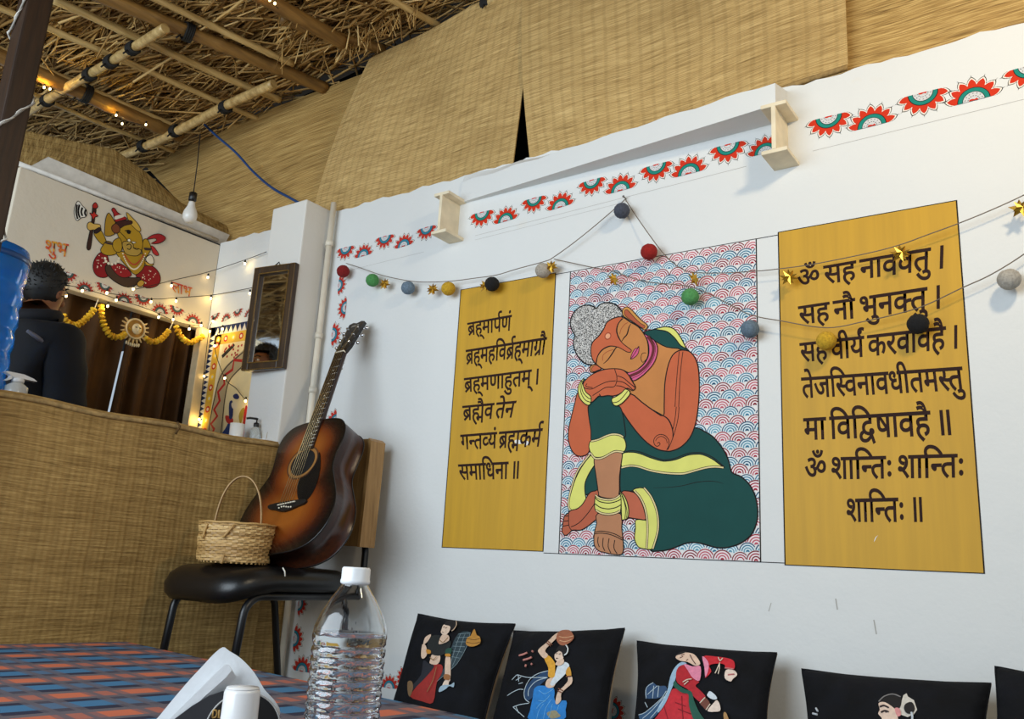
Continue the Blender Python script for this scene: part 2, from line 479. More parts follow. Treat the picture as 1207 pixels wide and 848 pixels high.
# bamboo poles under the thatch
def pole(name, label, p0, p1, r, m, cat='bamboo pole', drop=0.02, nodes=True, ties=(), group=None):
    A = roof(p0, drop) if not isinstance(p0, Vector) else p0
    B = roof(p1, drop) if not isinstance(p1, Vector) else p1
    # poles that run out of the picture go on past it
    d_ = (B - A).normalized(); len0 = (B - A).length; A_in = A
    if not isinstance(p0, Vector) and (p0[0] < 0 or p0[1] < 0): A = A - d_ * 1.1
    if not isinstance(p1, Vector) and (p1[0] < 0 or p1[1] < 0): B = B + d_ * 0.9
    L = (B - A).length; N = max(10, int(L / 0.025))
    path = []; rad = []
    ph = random.uniform(0, 6)
    for i in range(N + 1):
        t = i / N
        q = A.lerp(B, t) + Vector((0, 0, 1)) * (0.006 * math.sin(t * 5 + ph)) + Vector((0, 1, 0)) * (0.005 * math.sin(t * 7 + ph * 2))
        s = (t * L) % 0.27
        path.append(q); rad.append(r * (1.13 if s < 0.02 else 1.0) * (1 + random.uniform(-0.015, 0.015)))
    mb = MB(); mb.tube(path, rad, 10)
    t0 = thing(name, label, cat, tuple(A), group)
    mb.build('culm', m, t0)
    for t in ties:
        c = A_in + d_ * (len0 * t); d = d_
        tb = MB()
        for k in range(4):
            cc = c + d * (0.009 * (k - 1.5))
            s = d.cross(Vector((0, 0, 1))).normalized(); u = s.cross(d)
            tb.tube([cc + s * (r * 1.2 * math.cos(2 * PI * j / 14)) + u * (r * 1.2 * math.sin(2 * PI * j / 14)) + d * (0.004 * math.sin(4 * PI * j / 14)) for j in range(14)], 0.006, 6, closed=True)
        tb.tube([c + Vector((0, -r, -r)), c + Vector((0.01, -r - 0.02, -r - 0.03))], 0.004, 5)
        tb.build('tie', DARK, t0)
    return t0
pole('bamboo_purlin', 'thick bamboo purlin with the glowing yellow light under it', (-12, 60), (212, 160), 0.034, BAMBOO_D, drop=0.05, ties=(0.45,))
pole('bamboo_purlin', 'pale thin bamboo running just above the lit thick purlin', (-10, 52), (212, 151), 0.013, BAMBOO, drop=0.02)
pole('bamboo_purlin', 'long thin bamboo below the top left corner, reaching to the small hanging mat', (-5, 8), (305, 141), 0.014, BAMBOO, drop=0.02)
pole('bamboo_purlin', 'split pale bamboo starting beside the top of the dark post', (60, 0), (330, 118), 0.017, BAMBOO, drop=0.02)
pole('bamboo_purlin', 'thick dark bamboo leaving the top edge right of the post', (108, -8), (384, 104), 0.030, BAMBOO_D, drop=0.03, ties=(0.36,))
pole('bamboo_purlin', 'thin bamboo crossing the thatch above the thick dark bamboo', (180, -3), (345, 74), 0.015, BAMBOO, drop=0.02)
pole('bamboo_purlin', 'stout cut-ended bamboo log above the tall woven mat', (292, -14), (405, 52), 0.032, BAMBOO_D, drop=0.06)
pole('bamboo_purlin', 'brown bamboo lying behind the cut-ended log at the mat top', (330, 22), (452, 60), 0.022, BAMBOO_D, drop=0.02)
pole('bamboo_purlin', 'short thin bamboo near the top edge, ending at the mat', (450, -5), (518, 32), 0.014, BAMBOO, drop=0.03)
pole('bamboo_purlin', 'lowest thin bamboo on the left, under the lit purlin', (30, 108), (205, 180), 0.011, BAMBOO, drop=0.03)
pole('bamboo_rafter', 'pale bamboo rafter tied across the purlins right of the dark post', (22, 139), (196, 33), 0.020, BAMBOO, drop=0.075, ties=(0.22, 0.52, 0.66, 0.80))
pole('bamboo_rafter', 'bamboo rafter meeting the end of the lit purlin above the white bulb', (140, 186), (322, 100), 0.022, BAMBOO, drop=0.085, ties=(0.18, 0.4, 0.72))
pole('bamboo_rafter', 'pale bamboo rafter end at the top edge of the tall woven mat', (533, 27), (610, -16), 0.020, BAMBOO, drop=0.06, ties=(0.55,))

# woven mats hung between roof and wall
def mat_panel(name, label, corners, m, y0, y1, sag=0.03, nu=36, nv=24, hem=True, wob=0.006, hemmat=None, group=None):
    """corners: (bl, br, tr, tl) as (x, z) on the mat plane"""
    bl, br, tr, tl = [Vector(c) for c in corners]
    W = (br - bl).length; H = ((tl - bl).length + (tr - br).length) / 2
    ph = random.uniform(0, 6)
    def fn(u, v, off=0.0):
        q = bl.lerp(br, u).lerp(tl.lerp(tr, u), v)
        y = y0 + (y1 - y0) * v - sag * math.sin(PI * v) * (0.6 + 0.4 * math.sin(3 * u * W + ph)) + wob * math.sin(u * W * 9 + v * 3 + ph)
        dz = -0.012 * math.sin(PI * u) * (1 - v)
        return Vector((q.x, y + off, q.y + dz))
    root = thing(name, label, 'mat', tuple(fn(0.5, 0.0)), group)
    mb = MB()
    uvf = lambda u, v: (u * W, v * H)
    mb.grid(lambda u, v: fn(u, v), nu, nv, 0, uvf)
    mb.grid(lambda u, v: fn(1 - u, v, 0.005), nu, nv, 0, lambda u, v: ((1 - u) * W, v * H))
    # closed edges
    for (e0, e1, N) in ((lambda t: (t, 0.0), 0, nu), (lambda t: (1.0, t), 0, nv), (lambda t: (0.0, 1 - t), 0, nv)):
        for i in range(N):
            a, c = e0(i / N), e0((i + 1) / N)
            mb.quad(fn(*a), fn(*a, 0.005), fn(*c, 0.005), fn(*c), 0, [uvf(*a), uvf(*a), uvf(*c), uvf(*c)])
    mb.build('weave', m, root)
    if hem:
        hb = MB()
        hb.tube([fn(i / nu, 0.012) + Vector((0, -0.004, 0)) for i in range(nu + 1)], 0.009, 8)
        hb.build('hem', hemmat or mat('rolled_mat_hem', (150, 122, 74), 0.8, 0.3, 60, bump=0.4), root)
    return root
mat_panel('woven_mat', 'woven grass mat hung left of the dark gap, above the guitar corner', ((-2.835, 1.945), (-1.722, 1.955), (-1.672, 2.80), (-2.575, 2.71)), MAT_NEW, 0.025, 0.05, 0.03)
mat_panel('woven_mat', 'wide woven grass mat above the mural, right of the dark gap', ((-1.648, 1.935), (-0.535, 1.985), (-0.535, 2.87), (-1.76, 2.83)), MAT_NEW, 0.03, 0.07, 0.035)
mat_panel('woven_mat', 'woven grass mat at the top right corner, half behind its neighbour', ((-0.62, 1.975), (1.0, 1.975), (1.0, 2.95), (-0.62, 2.87)), MAT_OLD, 0.075, 0.11, 0.02)
mat_panel('woven_mat', 'sagging brown mat hung behind the white bulb, over the recess', ((-3.47, 1.965), (-2.70, 1.975), (-2.45, 2.72), (-4.5, 2.72)), MAT_OLD, 0.085, 0.12, 0.06)
# mat curtain along the top of the left wall
def strip_mat():
    root = thing('woven_mat', 'narrow coarse mat strip above the wall painted with the elephant-headed figure', 'mat', (XL - 0.04, -0.5, 2.05))
    mb = MB()
    top = [wx(q, XL - 0.10) for q in ((10, 150), (75, 164), (135, 176), (172, 203), (215, 240), (275, 270))]
    bot = [wx(q, XL - 0.075) for q in ((10, 193), (60, 199), (135, 226), (180, 246), (225, 264), (278, 284))]
    def smp(L, t):
        s = t * (len(L) - 1); i = min(int(s), len(L) - 2); return L[i].lerp(L[i + 1], s - i)
    for off in (0.0, 0.006):
        mb.grid(lambda u, v: smp(bot, u).lerp(smp(top, u), v) + Vector((0.015 * math.sin(PI * v) - off, 0, 0)), 30, 8, 0, lambda u, v: (v * 0.3, u * 1.1))
    mb.build('weave', woven('coarse_strip_mat', (96, 74, 38), (150, 122, 72), (190, 162, 104), 0.06, 0.5, 70.0), root)
strip_mat()
# dark sheet added behind the mats: blocks the sky, keeps their gap dark
b = MB(); b.grid(lambda u, v: Vector((-5.3 + 6.7 * u, 0.24 + 0.01 * math.sin(u * 40), 1.6 + v * (roof_z(-5.3 + 6.7 * u, 0.24, -0.10) - 1.6))), 40, 6)
tag(recentre(b.build('sky_blocker', mat('sky_blocker_black', (14, 13, 12), 0.9))), 'dark sheet added behind the two large woven mats to keep their gap dark', 'sheet')

# steel beam ends set in the wall
def beam_end(label, x, z0, z1, proj, w, m):
    root = thing('steel_beam', label, 'beam', (x, 0, z0))
    t = 0.012
    mb = MB(); mb.box((x, -proj / 2 + 0.02, (z0 + z1) / 2), (t, proj + 0.04, z1 - z0 - 2 * t)); mb.build('web', m, root)
    mb = MB(); mb.box((x, -proj / 2 + 0.02, z0 + t / 2), (w, proj + 0.04, t), bev=0.002); mb.build('flange', m, root)
    mb = MB(); mb.box((x, -proj / 2 + 0.02, z1 - t / 2), (w, proj + 0.04, t), bev=0.002); mb.build('flange', m, root)
BEAM = mat('painted_steel', (228, 214, 184), 0.6, 0.1, 20)
beam_end('painted steel beam end above the right verse panel', -0.7106, 1.705, 1.862, 0.112, 0.074, BEAM)
beam_end('painted steel beam end above the left yellow verse panel', -1.948, 1.70, 1.862, 0.105, 0.07, BEAM)

# pvc pipe in the corner
root = thing('drain_pipe', 'cream plastic pipe running down the corner beside the mirror pillar', 'pipe', (-2.60, -0.03, 0))
pt = [wy(q, -0.03) for q in ((392, 256), (366, 480))]
px_ = (pt[0].x + pt[1].x) / 2
b = MB(); b.tube([(px_, -0.03, 0.0), (px_, -0.03, 1.0), (px_, -0.03, 1.99)], 0.0125, 14); b.build('pipe', PVC, root)
for q in ((386, 288), (378, 396), (370, 460)):
    z = wy(q, -0.03).z
    b = MB(); b.tube([(px_, -0.03, z - 0.012), (px_, -0.03, z + 0.012)], 0.016, 14); b.box((px_ - 0.035, -0.008, z), (0.03, 0.016, 0.02)); b.build('clamp', PVC, root)
b = MB(); b.tube([(px_ - 0.034, -0.012, 0.0), (px_ - 0.034, -0.012, 1.0), (px_ - 0.036, -0.012, 1.72), (px_ - 0.02, -0.02, 1.80)], 0.007, 8)
tag(recentre(b.build('thin_conduit', mat('grey_conduit', (150, 140, 128), 0.6))), 'thin grey conduit tucked behind the cream corner pipe', 'conduit')

# faint pencil guide lines and scratches on the white wall
PENCIL = mat('pencil_grey', (176, 172, 166), 0.8)
def scratch(pts, w, name='pencil_line'):
    P = [wy(p, -0.0006) for p in pts]; mb = MB()
    for a, c in zip(P, P[1:]):
        s_ = (c - a).cross(Vector((0, -1, 0))).normalized() * (w / 2)
        mb.quad(a - s_, c - s_, c + s_, a + s_)
    return mb
wall_ob = bpy.data.objects['wall_back']
for pts, w in ((((958, 178), (1207, 117)), 0.0012), (((560, 278), (720, 237), (880, 196)), 0.0012), (((560, 283), (730, 240)), 0.0010), (((415, 318), (500, 297)), 0.0010), (((985, 706), (987, 719)), 0.003), (((1030, 731), (1033, 748)), 0.003), (((909, 711), (906, 721)), 0.002)):
    scratch(pts, w).build('pencil_line', PENCIL, wall_ob)
# ================================================================== bar counter and what is behind it
CX = -2.65; CZ = 0.935
root = thing('bar_counter', 'long bar counter faced with woven grass matting', 'counter', (-2.80, -1.3, 0))
b = MB(); b.box((-2.815, -1.38, CZ / 2 - 0.01), (0.31, 2.46, CZ - 0.02)); b.build('body', mat('bar_board', (98, 76, 46), 0.8), root)
b = MB(); b.box((-2.818, -1.38, CZ - 0.008), (0.325, 2.46, 0.022), bev=0.004); b.build('worktop', mat('bar_top', (120, 96, 60), 0.6), root)
b = MB()
def barf(u, v):
    y = -2.62 + u * 2.47
    return Vector((CX + 0.012 + 0.006 * math.sin(u * 21) * math.sin(PI * v) + 0.003 * math.sin(v * 30 + u * 4), y, 0.0 + v * (CZ + 0.012 + 0.004 * math.sin(u * 33))))
b.grid(barf, 90, 16, 0, lambda u, v: (u * 2.47, v * 0.94))
b.build('mat_facing', MAT_BAR, root)
b = MB(); b.tube([barf(i / 90, 0.985) + Vector((0.0, 0, 0.0)) for i in range(91)], 0.008, 8)
b.build('rolled_edge', mat('rolled_mat_edge', (168, 138, 88), 0.8, 0.3, 50, bump=0.4), root)
b = MB(); q = wx((208, 505), CX + 0.03)
b.tube([q + Vector((0, 0, 0.02)), q + Vector((0.012, 0.004, 0.006)), q + Vector((0.0, 0.0, -0.02))], 0.004, 6); b.build('tie', mat('jute_tie', (96, 70, 34), 0.9), root)
# wrapped matting on the pillar side behind the chair
b = MB(); b.grid(lambda u, v: Vector((CX + 0.006 + 0.003 * math.sin(v * 20), -0.145 + u * 0.125, v * 0.93)), 6, 12, 0, lambda u, v: (u * 0.13, v * 0.93))
tag(recentre(b.build('woven_mat_strip', MAT_BAR)), 'narrow strip of woven matting between bar and corner pipe, behind the chair', 'mat')

# brown curtains with a slit of daylight between them
CURT = mat('brown_curtain', (70, 44, 14), 0.75, 0.25, 9, spec=0.3)
XC = XL - 0.095
slit_t = wx((158, 362), XC); slit_b = wx((131, 480), XC)
def curtain(label, y0t, y0b, y1t, y1b, folds):
    mb = MB()
    zt, zb = 1.55, 0.03
    for off in (0.0, -0.004):
        def fn(u, v, off=off):
            yt = y0t + (y1t - y0t) * u; yb = y0b + (y1b - y0b) * u
            s = (zt - (zb + (zt - zb) * v)) / (slit_t.z - slit_b.z)
            y = yt + (yb - yt) * s
            x = XC + off - 0.02 + 0.028 * math.sin(u * folds * 2 * PI + 0.8 * math.sin(u * 9)) + 0.006 * math.sin(u * folds * 4.3 * PI + v * 2)
            return Vector((x, y, zb + (zt - zb) * v))
        mb.grid(fn, 90, 20)
    root = thing('curtain', label, 'curtain', (XC, (y0t + y1t) / 2, zb))
    mb.build('cloth', CURT, root)
    hb = MB(); hb.tube([(XC - 0.01, y0t, 1.545), (XC - 0.01, y1t, 1.545)], 0.010, 8); hb.build('heading', CURT, root)
g = 0.008
curtain('brown curtain left of the bright slit, behind the dark-clothed person', -1.25, -1.25, slit_t.y - g, slit_b.y - g, 6)
curtain('brown curtain right of the bright slit, beside the painted arch panel', slit_t.y + g, slit_b.y + g, 0.12, 0.12, 5)

# marigold garlands along the opening
MARI = island('marigold_petals', [(0.0, lin((186, 134, 12))), (0.5, lin((226, 178, 28))), (1.0, lin((248, 214, 60)))], 0.7)
def garland(label, pts, r=0.014, twine=None):
    P = [wx(p, XL + 0.03) for p in pts]
    P = [Vector(p) for p in cat_rom([tuple(p) for p in P], False, 8)]
    root = thing('marigold_garland', label, 'garland', tuple(P[0]), 'marigold garlands hung across the curtained opening')
    fb = MB(); acc = 0.0; last = P[0]
    for a, c in zip(P, P[1:]):
        seg = (c - a).length; n = max(1, int(seg / 0.004))
        for k in range(n):
            q = a.lerp(c, k / n)
            if (q - last).length > r * 0.9:
                last = q; t = (c - a).normalized()
                bm = bmesh.new(); bmesh.ops.create_icosphere(bm, subdivisions=2, radius=r)
                for v in bm.verts:
                    v.co *= random.uniform(0.8, 1.2); v.co.z *= 0.6
                fb.bm(bm, Matrix.Translation(q) @ t.to_track_quat('Z', 'Y').to_matrix().to_4x4(), 0, False)
    fb.build('blossoms', MARI, root)
    if twine:
        T = [wx(p, XL + 0.03) for p in twine]
        tb = MB(); tb.tube(T, 0.002, 5); tb.build('twine', mat('white_twine', (220, 214, 200), 0.8), root)
garland('marigold swag hanging beside the person\'s face', [(73, 367), (78, 378), (88, 384), (98, 379), (106, 371), (112, 363)], twine=[(112, 363), (116, 352)])
garland('marigold swag hanging left of the sun medallion', [(119, 356), (120, 372), (123, 385), (130, 395), (139, 398), (147, 394), (152, 388)])
garland('marigold swag hanging right of the sun medallion', [(168, 396), (176, 402), (184, 403), (192, 398), (199, 390)], twine=[(199, 390), (204, 380)])
garland('marigold swag at the right end of the opening, by the cream post', [(206, 381), (210, 391), (216, 400), (224, 404), (233, 400), (241, 395)])

# sun medallion
c = wx((159, 388), XL + 0.035)
root = thing('sun_medallion', 'round gilt sun medallion with a face hung on the brown curtains', 'ornament', tuple(c))
MX = lambda u, v, d: Vector((c.x + d, c.y + u, c.z + v))
GILT = mat('old_gilt', (176, 130, 62), 0.4, 0.25, 40, metal=0.6)
b = MB(); R = 0.046
b.prism([(R * math.cos(a * PI / 16), R * math.sin(a * PI / 16)) for a in range(32)], MX, -0.004, 0.006); b.build('disc', GILT, root)
b = MB()
for k in range(20):
    a = k * 2 * PI / 20
    if math.sin(a) > 0.75: continue
    b.prism([((R - 0.002) * math.cos(a - 0.1), (R - 0.002) * math.sin(a - 0.1)), ((R + 0.018) * math.cos(a - 0.03), (R + 0.018) * math.sin(a - 0.03)), ((R + 0.018) * math.cos(a + 0.04), (R + 0.018) * math.sin(a + 0.04)), ((R - 0.002) * math.cos(a + 0.1), (R - 0.002) * math.sin(a + 0.1))], MX, -0.003, 0.003)
b.build('ray_fringe', mat('pale_gilt', (214, 186, 130), 0.5, metal=0.3), root)
b = MB(); b.tube([MX((R - 0.004) * math.cos(a * PI / 16), (R - 0.004) * math.sin(a * PI / 16), 0.006) for a in range(32)], 0.004, 6, closed=True); b.build('rim', mat('cream_rim', (226, 206, 160), 0.5), root)
b = MB(); b.sphere(MX(0.004, 0.0, 0.008), 0.022, 0, 14, (0.4, 1, 1.1)); b.sphere(MX(0.006, -0.004, 0.017), 0.006, 0, 8, (1, 0.7, 1.5))
for s in (-1, 1): b.sphere(MX(0.005 + s * 0.009, 0.005, 0.016), 0.004, 1, 8, (0.5, 1.3, 0.6))
b.build('face', [mat('cream_face', (230, 210, 168), 0.5), DARK], root)
b = MB()
for k in range(7): b.sphere(MX(-0.028 + 0.0095 * k, -R - 0.020 - 0.004 * math.sin(PI * k / 6), 0), 0.006, 0, 8, (0.7, 0.7, 1.4))
b.build('drops', mat('cream_drops', (236, 222, 184), 0.4), root)

# ------------------------------------------------------------------ person behind the bar
HC = wx((61, 342), -3.215)          # head centre
def build_person():
    S = 1.0
    fx, fy = -0.30, 0.95           # looks along the bar toward the painted panel, a little out
    root = thing('person', 'person in a dark navy jacket with short black hair, standing behind the bar', 'person', (HC.x, HC.y - 0.02, 0))
    fwd = Vector((fx, fy, 0)).normalized(); side = Vector((fwd.y, -fwd.x, 0))    # side = person's right
    gz = HC.z - 0.10              # chin height
    sh = gz - 0.09                # shoulder line
    hip = sh - 0.47
    base = Vector((HC.x, HC.y, 0)) - fwd * 0.02
    def at(s, f, z): return base + side * s + fwd * f + Vector((0, 0, z))
    bm = bmesh.new(); V = []; R = []
    def vert(p, r, par=None):
        V.append((p, r, par)); return len(V) - 1
    pel = vert(at(0, -0.03, hip), (0.15, 0.12))
    wai = vert(at(0, -0.03, hip + 0.18), (0.14, 0.115), pel)
    che = vert(at(0, -0.045, sh - 0.10), (0.165, 0.125), wai)
    nb = vert(at(0, -0.035, sh + 0.01), (0.095, 0.085), che)
    nk = vert(at(0, -0.015, gz + 0.01), (0.056, 0.056), nb)
    hd0 = vert(at(0, 0.0, gz + 0.035), (0.052, 0.056), nk)
    hd1 = vert(at(0, 0.002, gz + 0.10), (0.061, 0.073), hd0)
    hd2 = vert(at(0, -0.008, gz + 0.145), (0.054, 0.062), hd1)
    for s in (-1, 1):
        s0 = vert(at(s * 0.168, -0.04, sh - 0.035), (0.074, 0.07), che)
        el = vert(at(s * 0.208, -0.01, sh - 0.30), (0.052, 0.052), s0)
        wr = vert(at(s * 0.195, 0.09, sh - 0.53), (0.030, 0.028), el)
        pa = vert(at(s * 0.19, 0.115, sh - 0.60), (0.022, 0.034), wr)
        for k, (ln, dx) in enumerate(((0.066, -0.030), (0.078, -0.011), (0.074, 0.009), (0.058, 0.027))):
            k0 = vert(at(s * 0.19, 0.12 + dx, sh - 0.645), (0.0095, 0.009), pa)
            k1 = vert(at(s * 0.187, 0.12 + dx * 1.15, sh - 0.645 - ln * 0.55), (0.0085, 0.008), k0)
            vert(at(s * 0.176, 0.12 + dx * 1.2, sh - 0.645 - ln * 0.88), (0.0075, 0.007), k1)
        th = vert(at(s * 0.180, 0.152, sh - 0.605), (0.0105, 0.010), pa)
        vert(at(s * 0.172, 0.168, sh - 0.645), (0.0095, 0.009), th)
        h0 = vert(at(s * 0.085, -0.03, hip - 0.06), (0.082, 0.085), pel)
        kn = vert(at(s * 0.09, -0.01, hip * 0.5), (0.054, 0.056), h0)
        an = vert(at(s * 0.09, -0.04, 0.08), (0.036, 0.038), kn)
        to = vert(at(s * 0.095, 0.10, 0.035), (0.036, 0.028), an)
    me = bpy.data.meshes.new('body')
    off = Vector(root.location)
    me.from_pydata([tuple(p - off) for p, r, q in V], [(q, i) for i, (p, r, q) in enumerate(V) if q is not None], [])
    o = bpy.data.objects.new('body', me); COL.objects.link(o); o.parent = root
    sk = o.modifiers.new('skin', 'SKIN'); sk.use_smooth_shade = True
    for i, (p, r, q) in enumerate(V):
        me.skin_vertices[0].data[i].radius = r
        me.skin_vertices[0].data[i].use_root = (i == 0)
    ss = o.modifiers.new('sub', 'SUBSURF'); ss.levels = 2; ss.render_levels = 2
    SKIN = mat('brown_skin', (128, 78, 46), 0.55, 0.08, 20)
    me.materials.append(SKIN)
    # convert to a plain mesh so the jacket can be worked from the same body
    dg = bpy.context.evaluated_depsgraph_get()
    full = bpy.data.meshes.new_from_object(o.evaluated_get(dg))
    o.modifiers.clear(); o.data = full; full.name = 'body'
    full.materials.clear(); full.materials.append(SKIN)
    # facial relief: nose, brow, lips, eyes, ears on the head
    fb = MB()
    hz = gz + 0.075
    def H(s, f, z): return at(s, f, hz + z)
    fb.sphere(H(0, 0.074, -0.012), 0.013, 0, 10, (0.75, 1.0, 1.1)); fb.tube([H(0, 0.064, 0.030), H(0, 0.072, 0.008), H(0, 0.079, -0.014)], [0.005, 0.007, 0.009], 8)
    fb.build('nose', SKIN, root)
    fb = MB(); fb.sphere(H(0, 0.062, -0.042), 0.016, 0, 10, (1.1, 0.5, 0.35)); fb.build('mouth', mat('lips', (120, 62, 50), 0.5), root)
    for s in (-1, 1):
        eb = MB(); eb.sphere(H(s * 0.024, 0.060, 0.022), 0.009, 0, 10, (1.2, 0.7, 0.6)); eb.sphere(H(s * 0.024, 0.0662, 0.022), 0.004, 1, 8)
        eb.build('eye', [mat('eye_white', (220, 214, 204), 0.3), DARK], root)
        eb = MB(); eb.tube([H(s * 0.010, 0.068, 0.038), H(s * 0.025, 0.066, 0.043), H(s * 0.040, 0.056, 0.038)], 0.003, 6); eb.build('eyebrow', DARK, root)
        eb = MB(); eb.sphere(H(s * 0.062, -0.004, 0.004), 0.017, 0, 12, (0.4, 0.85, 1.5)); eb.build('ear', SKIN, root)
    # short spiky hair
    hb = MB()
    r2 = random.Random(5)
    cen = H(0, -0.012, 0.034)
    bm = bmesh.new(); bmesh.ops.create_uvsphere(bm, u_segments=28, v_segments=20, radius=1.0)
    hat = Matrix((( side.x, fwd.x, 0), (side.y, fwd.y, 0), (0, 0, 1)))
    dead = []
    for v in bm.verts:
        d = v.co.copy()
        if (d.y > 0.55 and d.z < 0.42) or d.z < -0.85 or (d.y > 0.35 and d.z < -0.1): dead.append(v)
        k = 1 + r2.uniform(-0.02, 0.06)
        v.co = hat @ Vector((d.x * 0.071 * k, d.y * 0.084 * k, d.z * 0.086 * k))
    bmesh.ops.delete(bm, geom=dead, context='VERTS')
    hb.bm(bm, Matrix.Translation(cen), 0, True)
    for i in range(520):
        z = r2.uniform(-0.5, 1); a = r2.uniform(0, 2 * PI); q = math.sqrt(1 - z * z)
        d = Vector((q * math.cos(a), q * math.sin(a), z))
        if (d.y > 0.55 and d.z < 0.45) or (d.y > 0.35 and d.z < -0.1): continue
        w = hat @ Vector((d.x * 0.070, d.y * 0.083, d.z * 0.084))
        dn = (hat @ Vector((d.x + r2.gauss(0, .35), d.y + r2.gauss(0.1, .35), d.z + 0.2))).normalized()
        L = r2.uniform(0.006, 0.014) * (1 + 0.3 * max(0, d.z))
        hb.tube([cen + w, cen + w + dn * L * 0.6, cen + w + dn * L], [0.0022, 0.0016, 0.0005], 4, cap=False)
    hb.build('hair', mat('black_hair', (12, 10, 9), 0.6), root)
    # jacket and trousers: the same body grown outward
    def garment(name, keep, grow, m):
        bm = bmesh.new(); bm.from_mesh(full)
        bm.normal_update()
        dele = [f for f in bm.faces if not keep(f.calc_center_median() + off)]
        bmesh.ops.delete(bm, geom=dele, context='FACES')
        for v in bm.verts:
            w = v.co + off
            v.co += v.normal * (grow + 0.003 * math.sin(w.z * 55 + w.x * 20))
        ge = bmesh.ops.solidify(bm, geom=bm.faces[:], thickness=0.004)
        me = bpy.data.meshes.new(name); bm.to_mesh(me); bm.free()
        for p in me.polygons: p.use_smooth = True
        me.materials.append(m)
        g = bpy.data.objects.new(name, me); COL.objects.link(g); g.parent = root
        return g
    hands = lambda w: w.z < sh - 0.535 and abs((w - base).dot(side)) > 0.155
    garment('jacket', lambda w: (hip - 0.05 < w.z or abs((w - base).dot(side)) > 0.155) and w.z < sh + 0.035 and not hands(w), 0.015, mat('navy_jacket', (9, 11, 18), 0.85, 0.2, 30))
    garment('trousers', lambda w: 0.07 < w.z < hip - 0.02 and not hands(w) and abs((w - base).dot(side)) < 0.156, 0.011, mat('dark_trousers', (20, 20, 22), 0.8))
    cb = MB()
    cb.tube([at(0.070 * math.sin(a * 0.35), -0.028 - 0.068 * math.cos(a * 0.35), sh + 0.070 - 0.016 * math.cos(a * 0.35)) for a in range(18)], 0.026, 8, closed=True)
    cb.build('collar', mat('navy_collar', (12, 14, 22), 0.85), root)
    # pale strap across the shoulder
    sb = MB()
    q = [wx(p, HC.x + 0.205) for p in ((32, 390), (41, 396), (53, 405))]
    sb.tube([q[0], q[1], q[2]], [0.006, 0.008, 0.008], 6); sb.build('strap', mat('grey_strap', (112, 112, 120), 0.6), root)
build_person()

# ------------------------------------------------------------------ on the counter
# big blue water jug
q = wx((42, 330), -2.86)
jr = 0.135
jc = Vector((-2.84, q.y - jr * 1.34, CZ + 0.005))
t = NT('blue_jug_plastic')
t.b.inputs['Base Color'].default_value = lin((30, 140, 228)); t.b.inputs['Roughness'].default_value = 0.12
t.b.inputs['Transmission Weight'].default_value = 0.55; t.b.inputs['IOR'].default_value = 1.3
jz = wx((20, 300), -2.84).z - jc.z
root = thing('water_jug', 'big ribbed blue water jug on the bar at the left edge', 'water jug', tuple(jc))
prof = [(0.02, 0.0), (jr * 0.93, 0.0), (jr, 0.02)]
for k in range(5):
    z = 0.05 + k * (jz - 0.13) / 5
    prof += [(jr, z), (jr * 0.955, z + 0.018), (jr * 0.955, z + 0.03), (jr, z + 0.048)]
prof += [(jr * 1.01, jz - 0.075), (jr * 1.01, jz - 0.035), (jr * 0.95, jz - 0.008), (jr * 0.8, jz), (0.02, jz + 0.002)]
b = MB(); b.lathe(prof, 40, 0, Matrix.Translation(jc), lambda a, z, r: 1 + (0.012 * math.sin(a * 24 + z * 90) if 0.05 < z < jz - 0.1 else 0)); b.build('body', t.mat, root)
b = MB(); b.lathe([(jr * 0.985, jz - 0.055), (jr * 1.025, jz - 0.052), (jr * 1.03, jz - 0.036), (jr * 0.985, jz - 0.032)], 40, 0, Matrix.Translation(jc), cap=False); b.build('ring', mat('dark_blue_ring', (18, 74, 140), 0.25), root)

# spray bottle
c = wx((20, 455), -2.72); c.z = CZ + 0.004
zt = wx((12, 441), -2.72).z - CZ
root = thing('spray_bottle', 'white trigger spray head showing over the bar edge below the blue jug', 'spray bottle', tuple(c))
k = zt / 0.20
b = MB(); b.lathe([(0.03, 0), (0.032, 0.01), (0.032, 0.10 * k), (0.014, 0.135 * k), (0.014, 0.14 * k)], 20, 0, Matrix.Translation(c)); b.build('bottle', mat('clear_grey', (190, 190, 186), 0.2), root)
b = MB(); b.lathe([(0.017, 0.135 * k), (0.018, 0.15 * k), (0.017, 0.165 * k), (0.012, 0.17 * k)], 18, 0, Matrix.Translation(c)); b.build('collar', WHITEP, root)
dy = Vector((0, 1, 0))
def SP(u, v, d): return c + Vector((d, u, v * k))
b = MB(); b.prism([(-0.045, 0.195), (-0.040, 0.203), (0.010, 0.203), (0.040, 0.185), (0.052, 0.168), (0.014, 0.168), (-0.016, 0.165), (-0.030, 0.180)], SP, -0.011, 0.011); b.build('head', WHITEP, root)
b = MB(); b.prism([(-0.026, 0.182), (-0.016, 0.178), (-0.022, 0.15), (-0.036, 0.13), (-0.040, 0.134), (-0.030, 0.155)], SP, -0.006, 0.006); b.build('trigger', WHITEP, root)

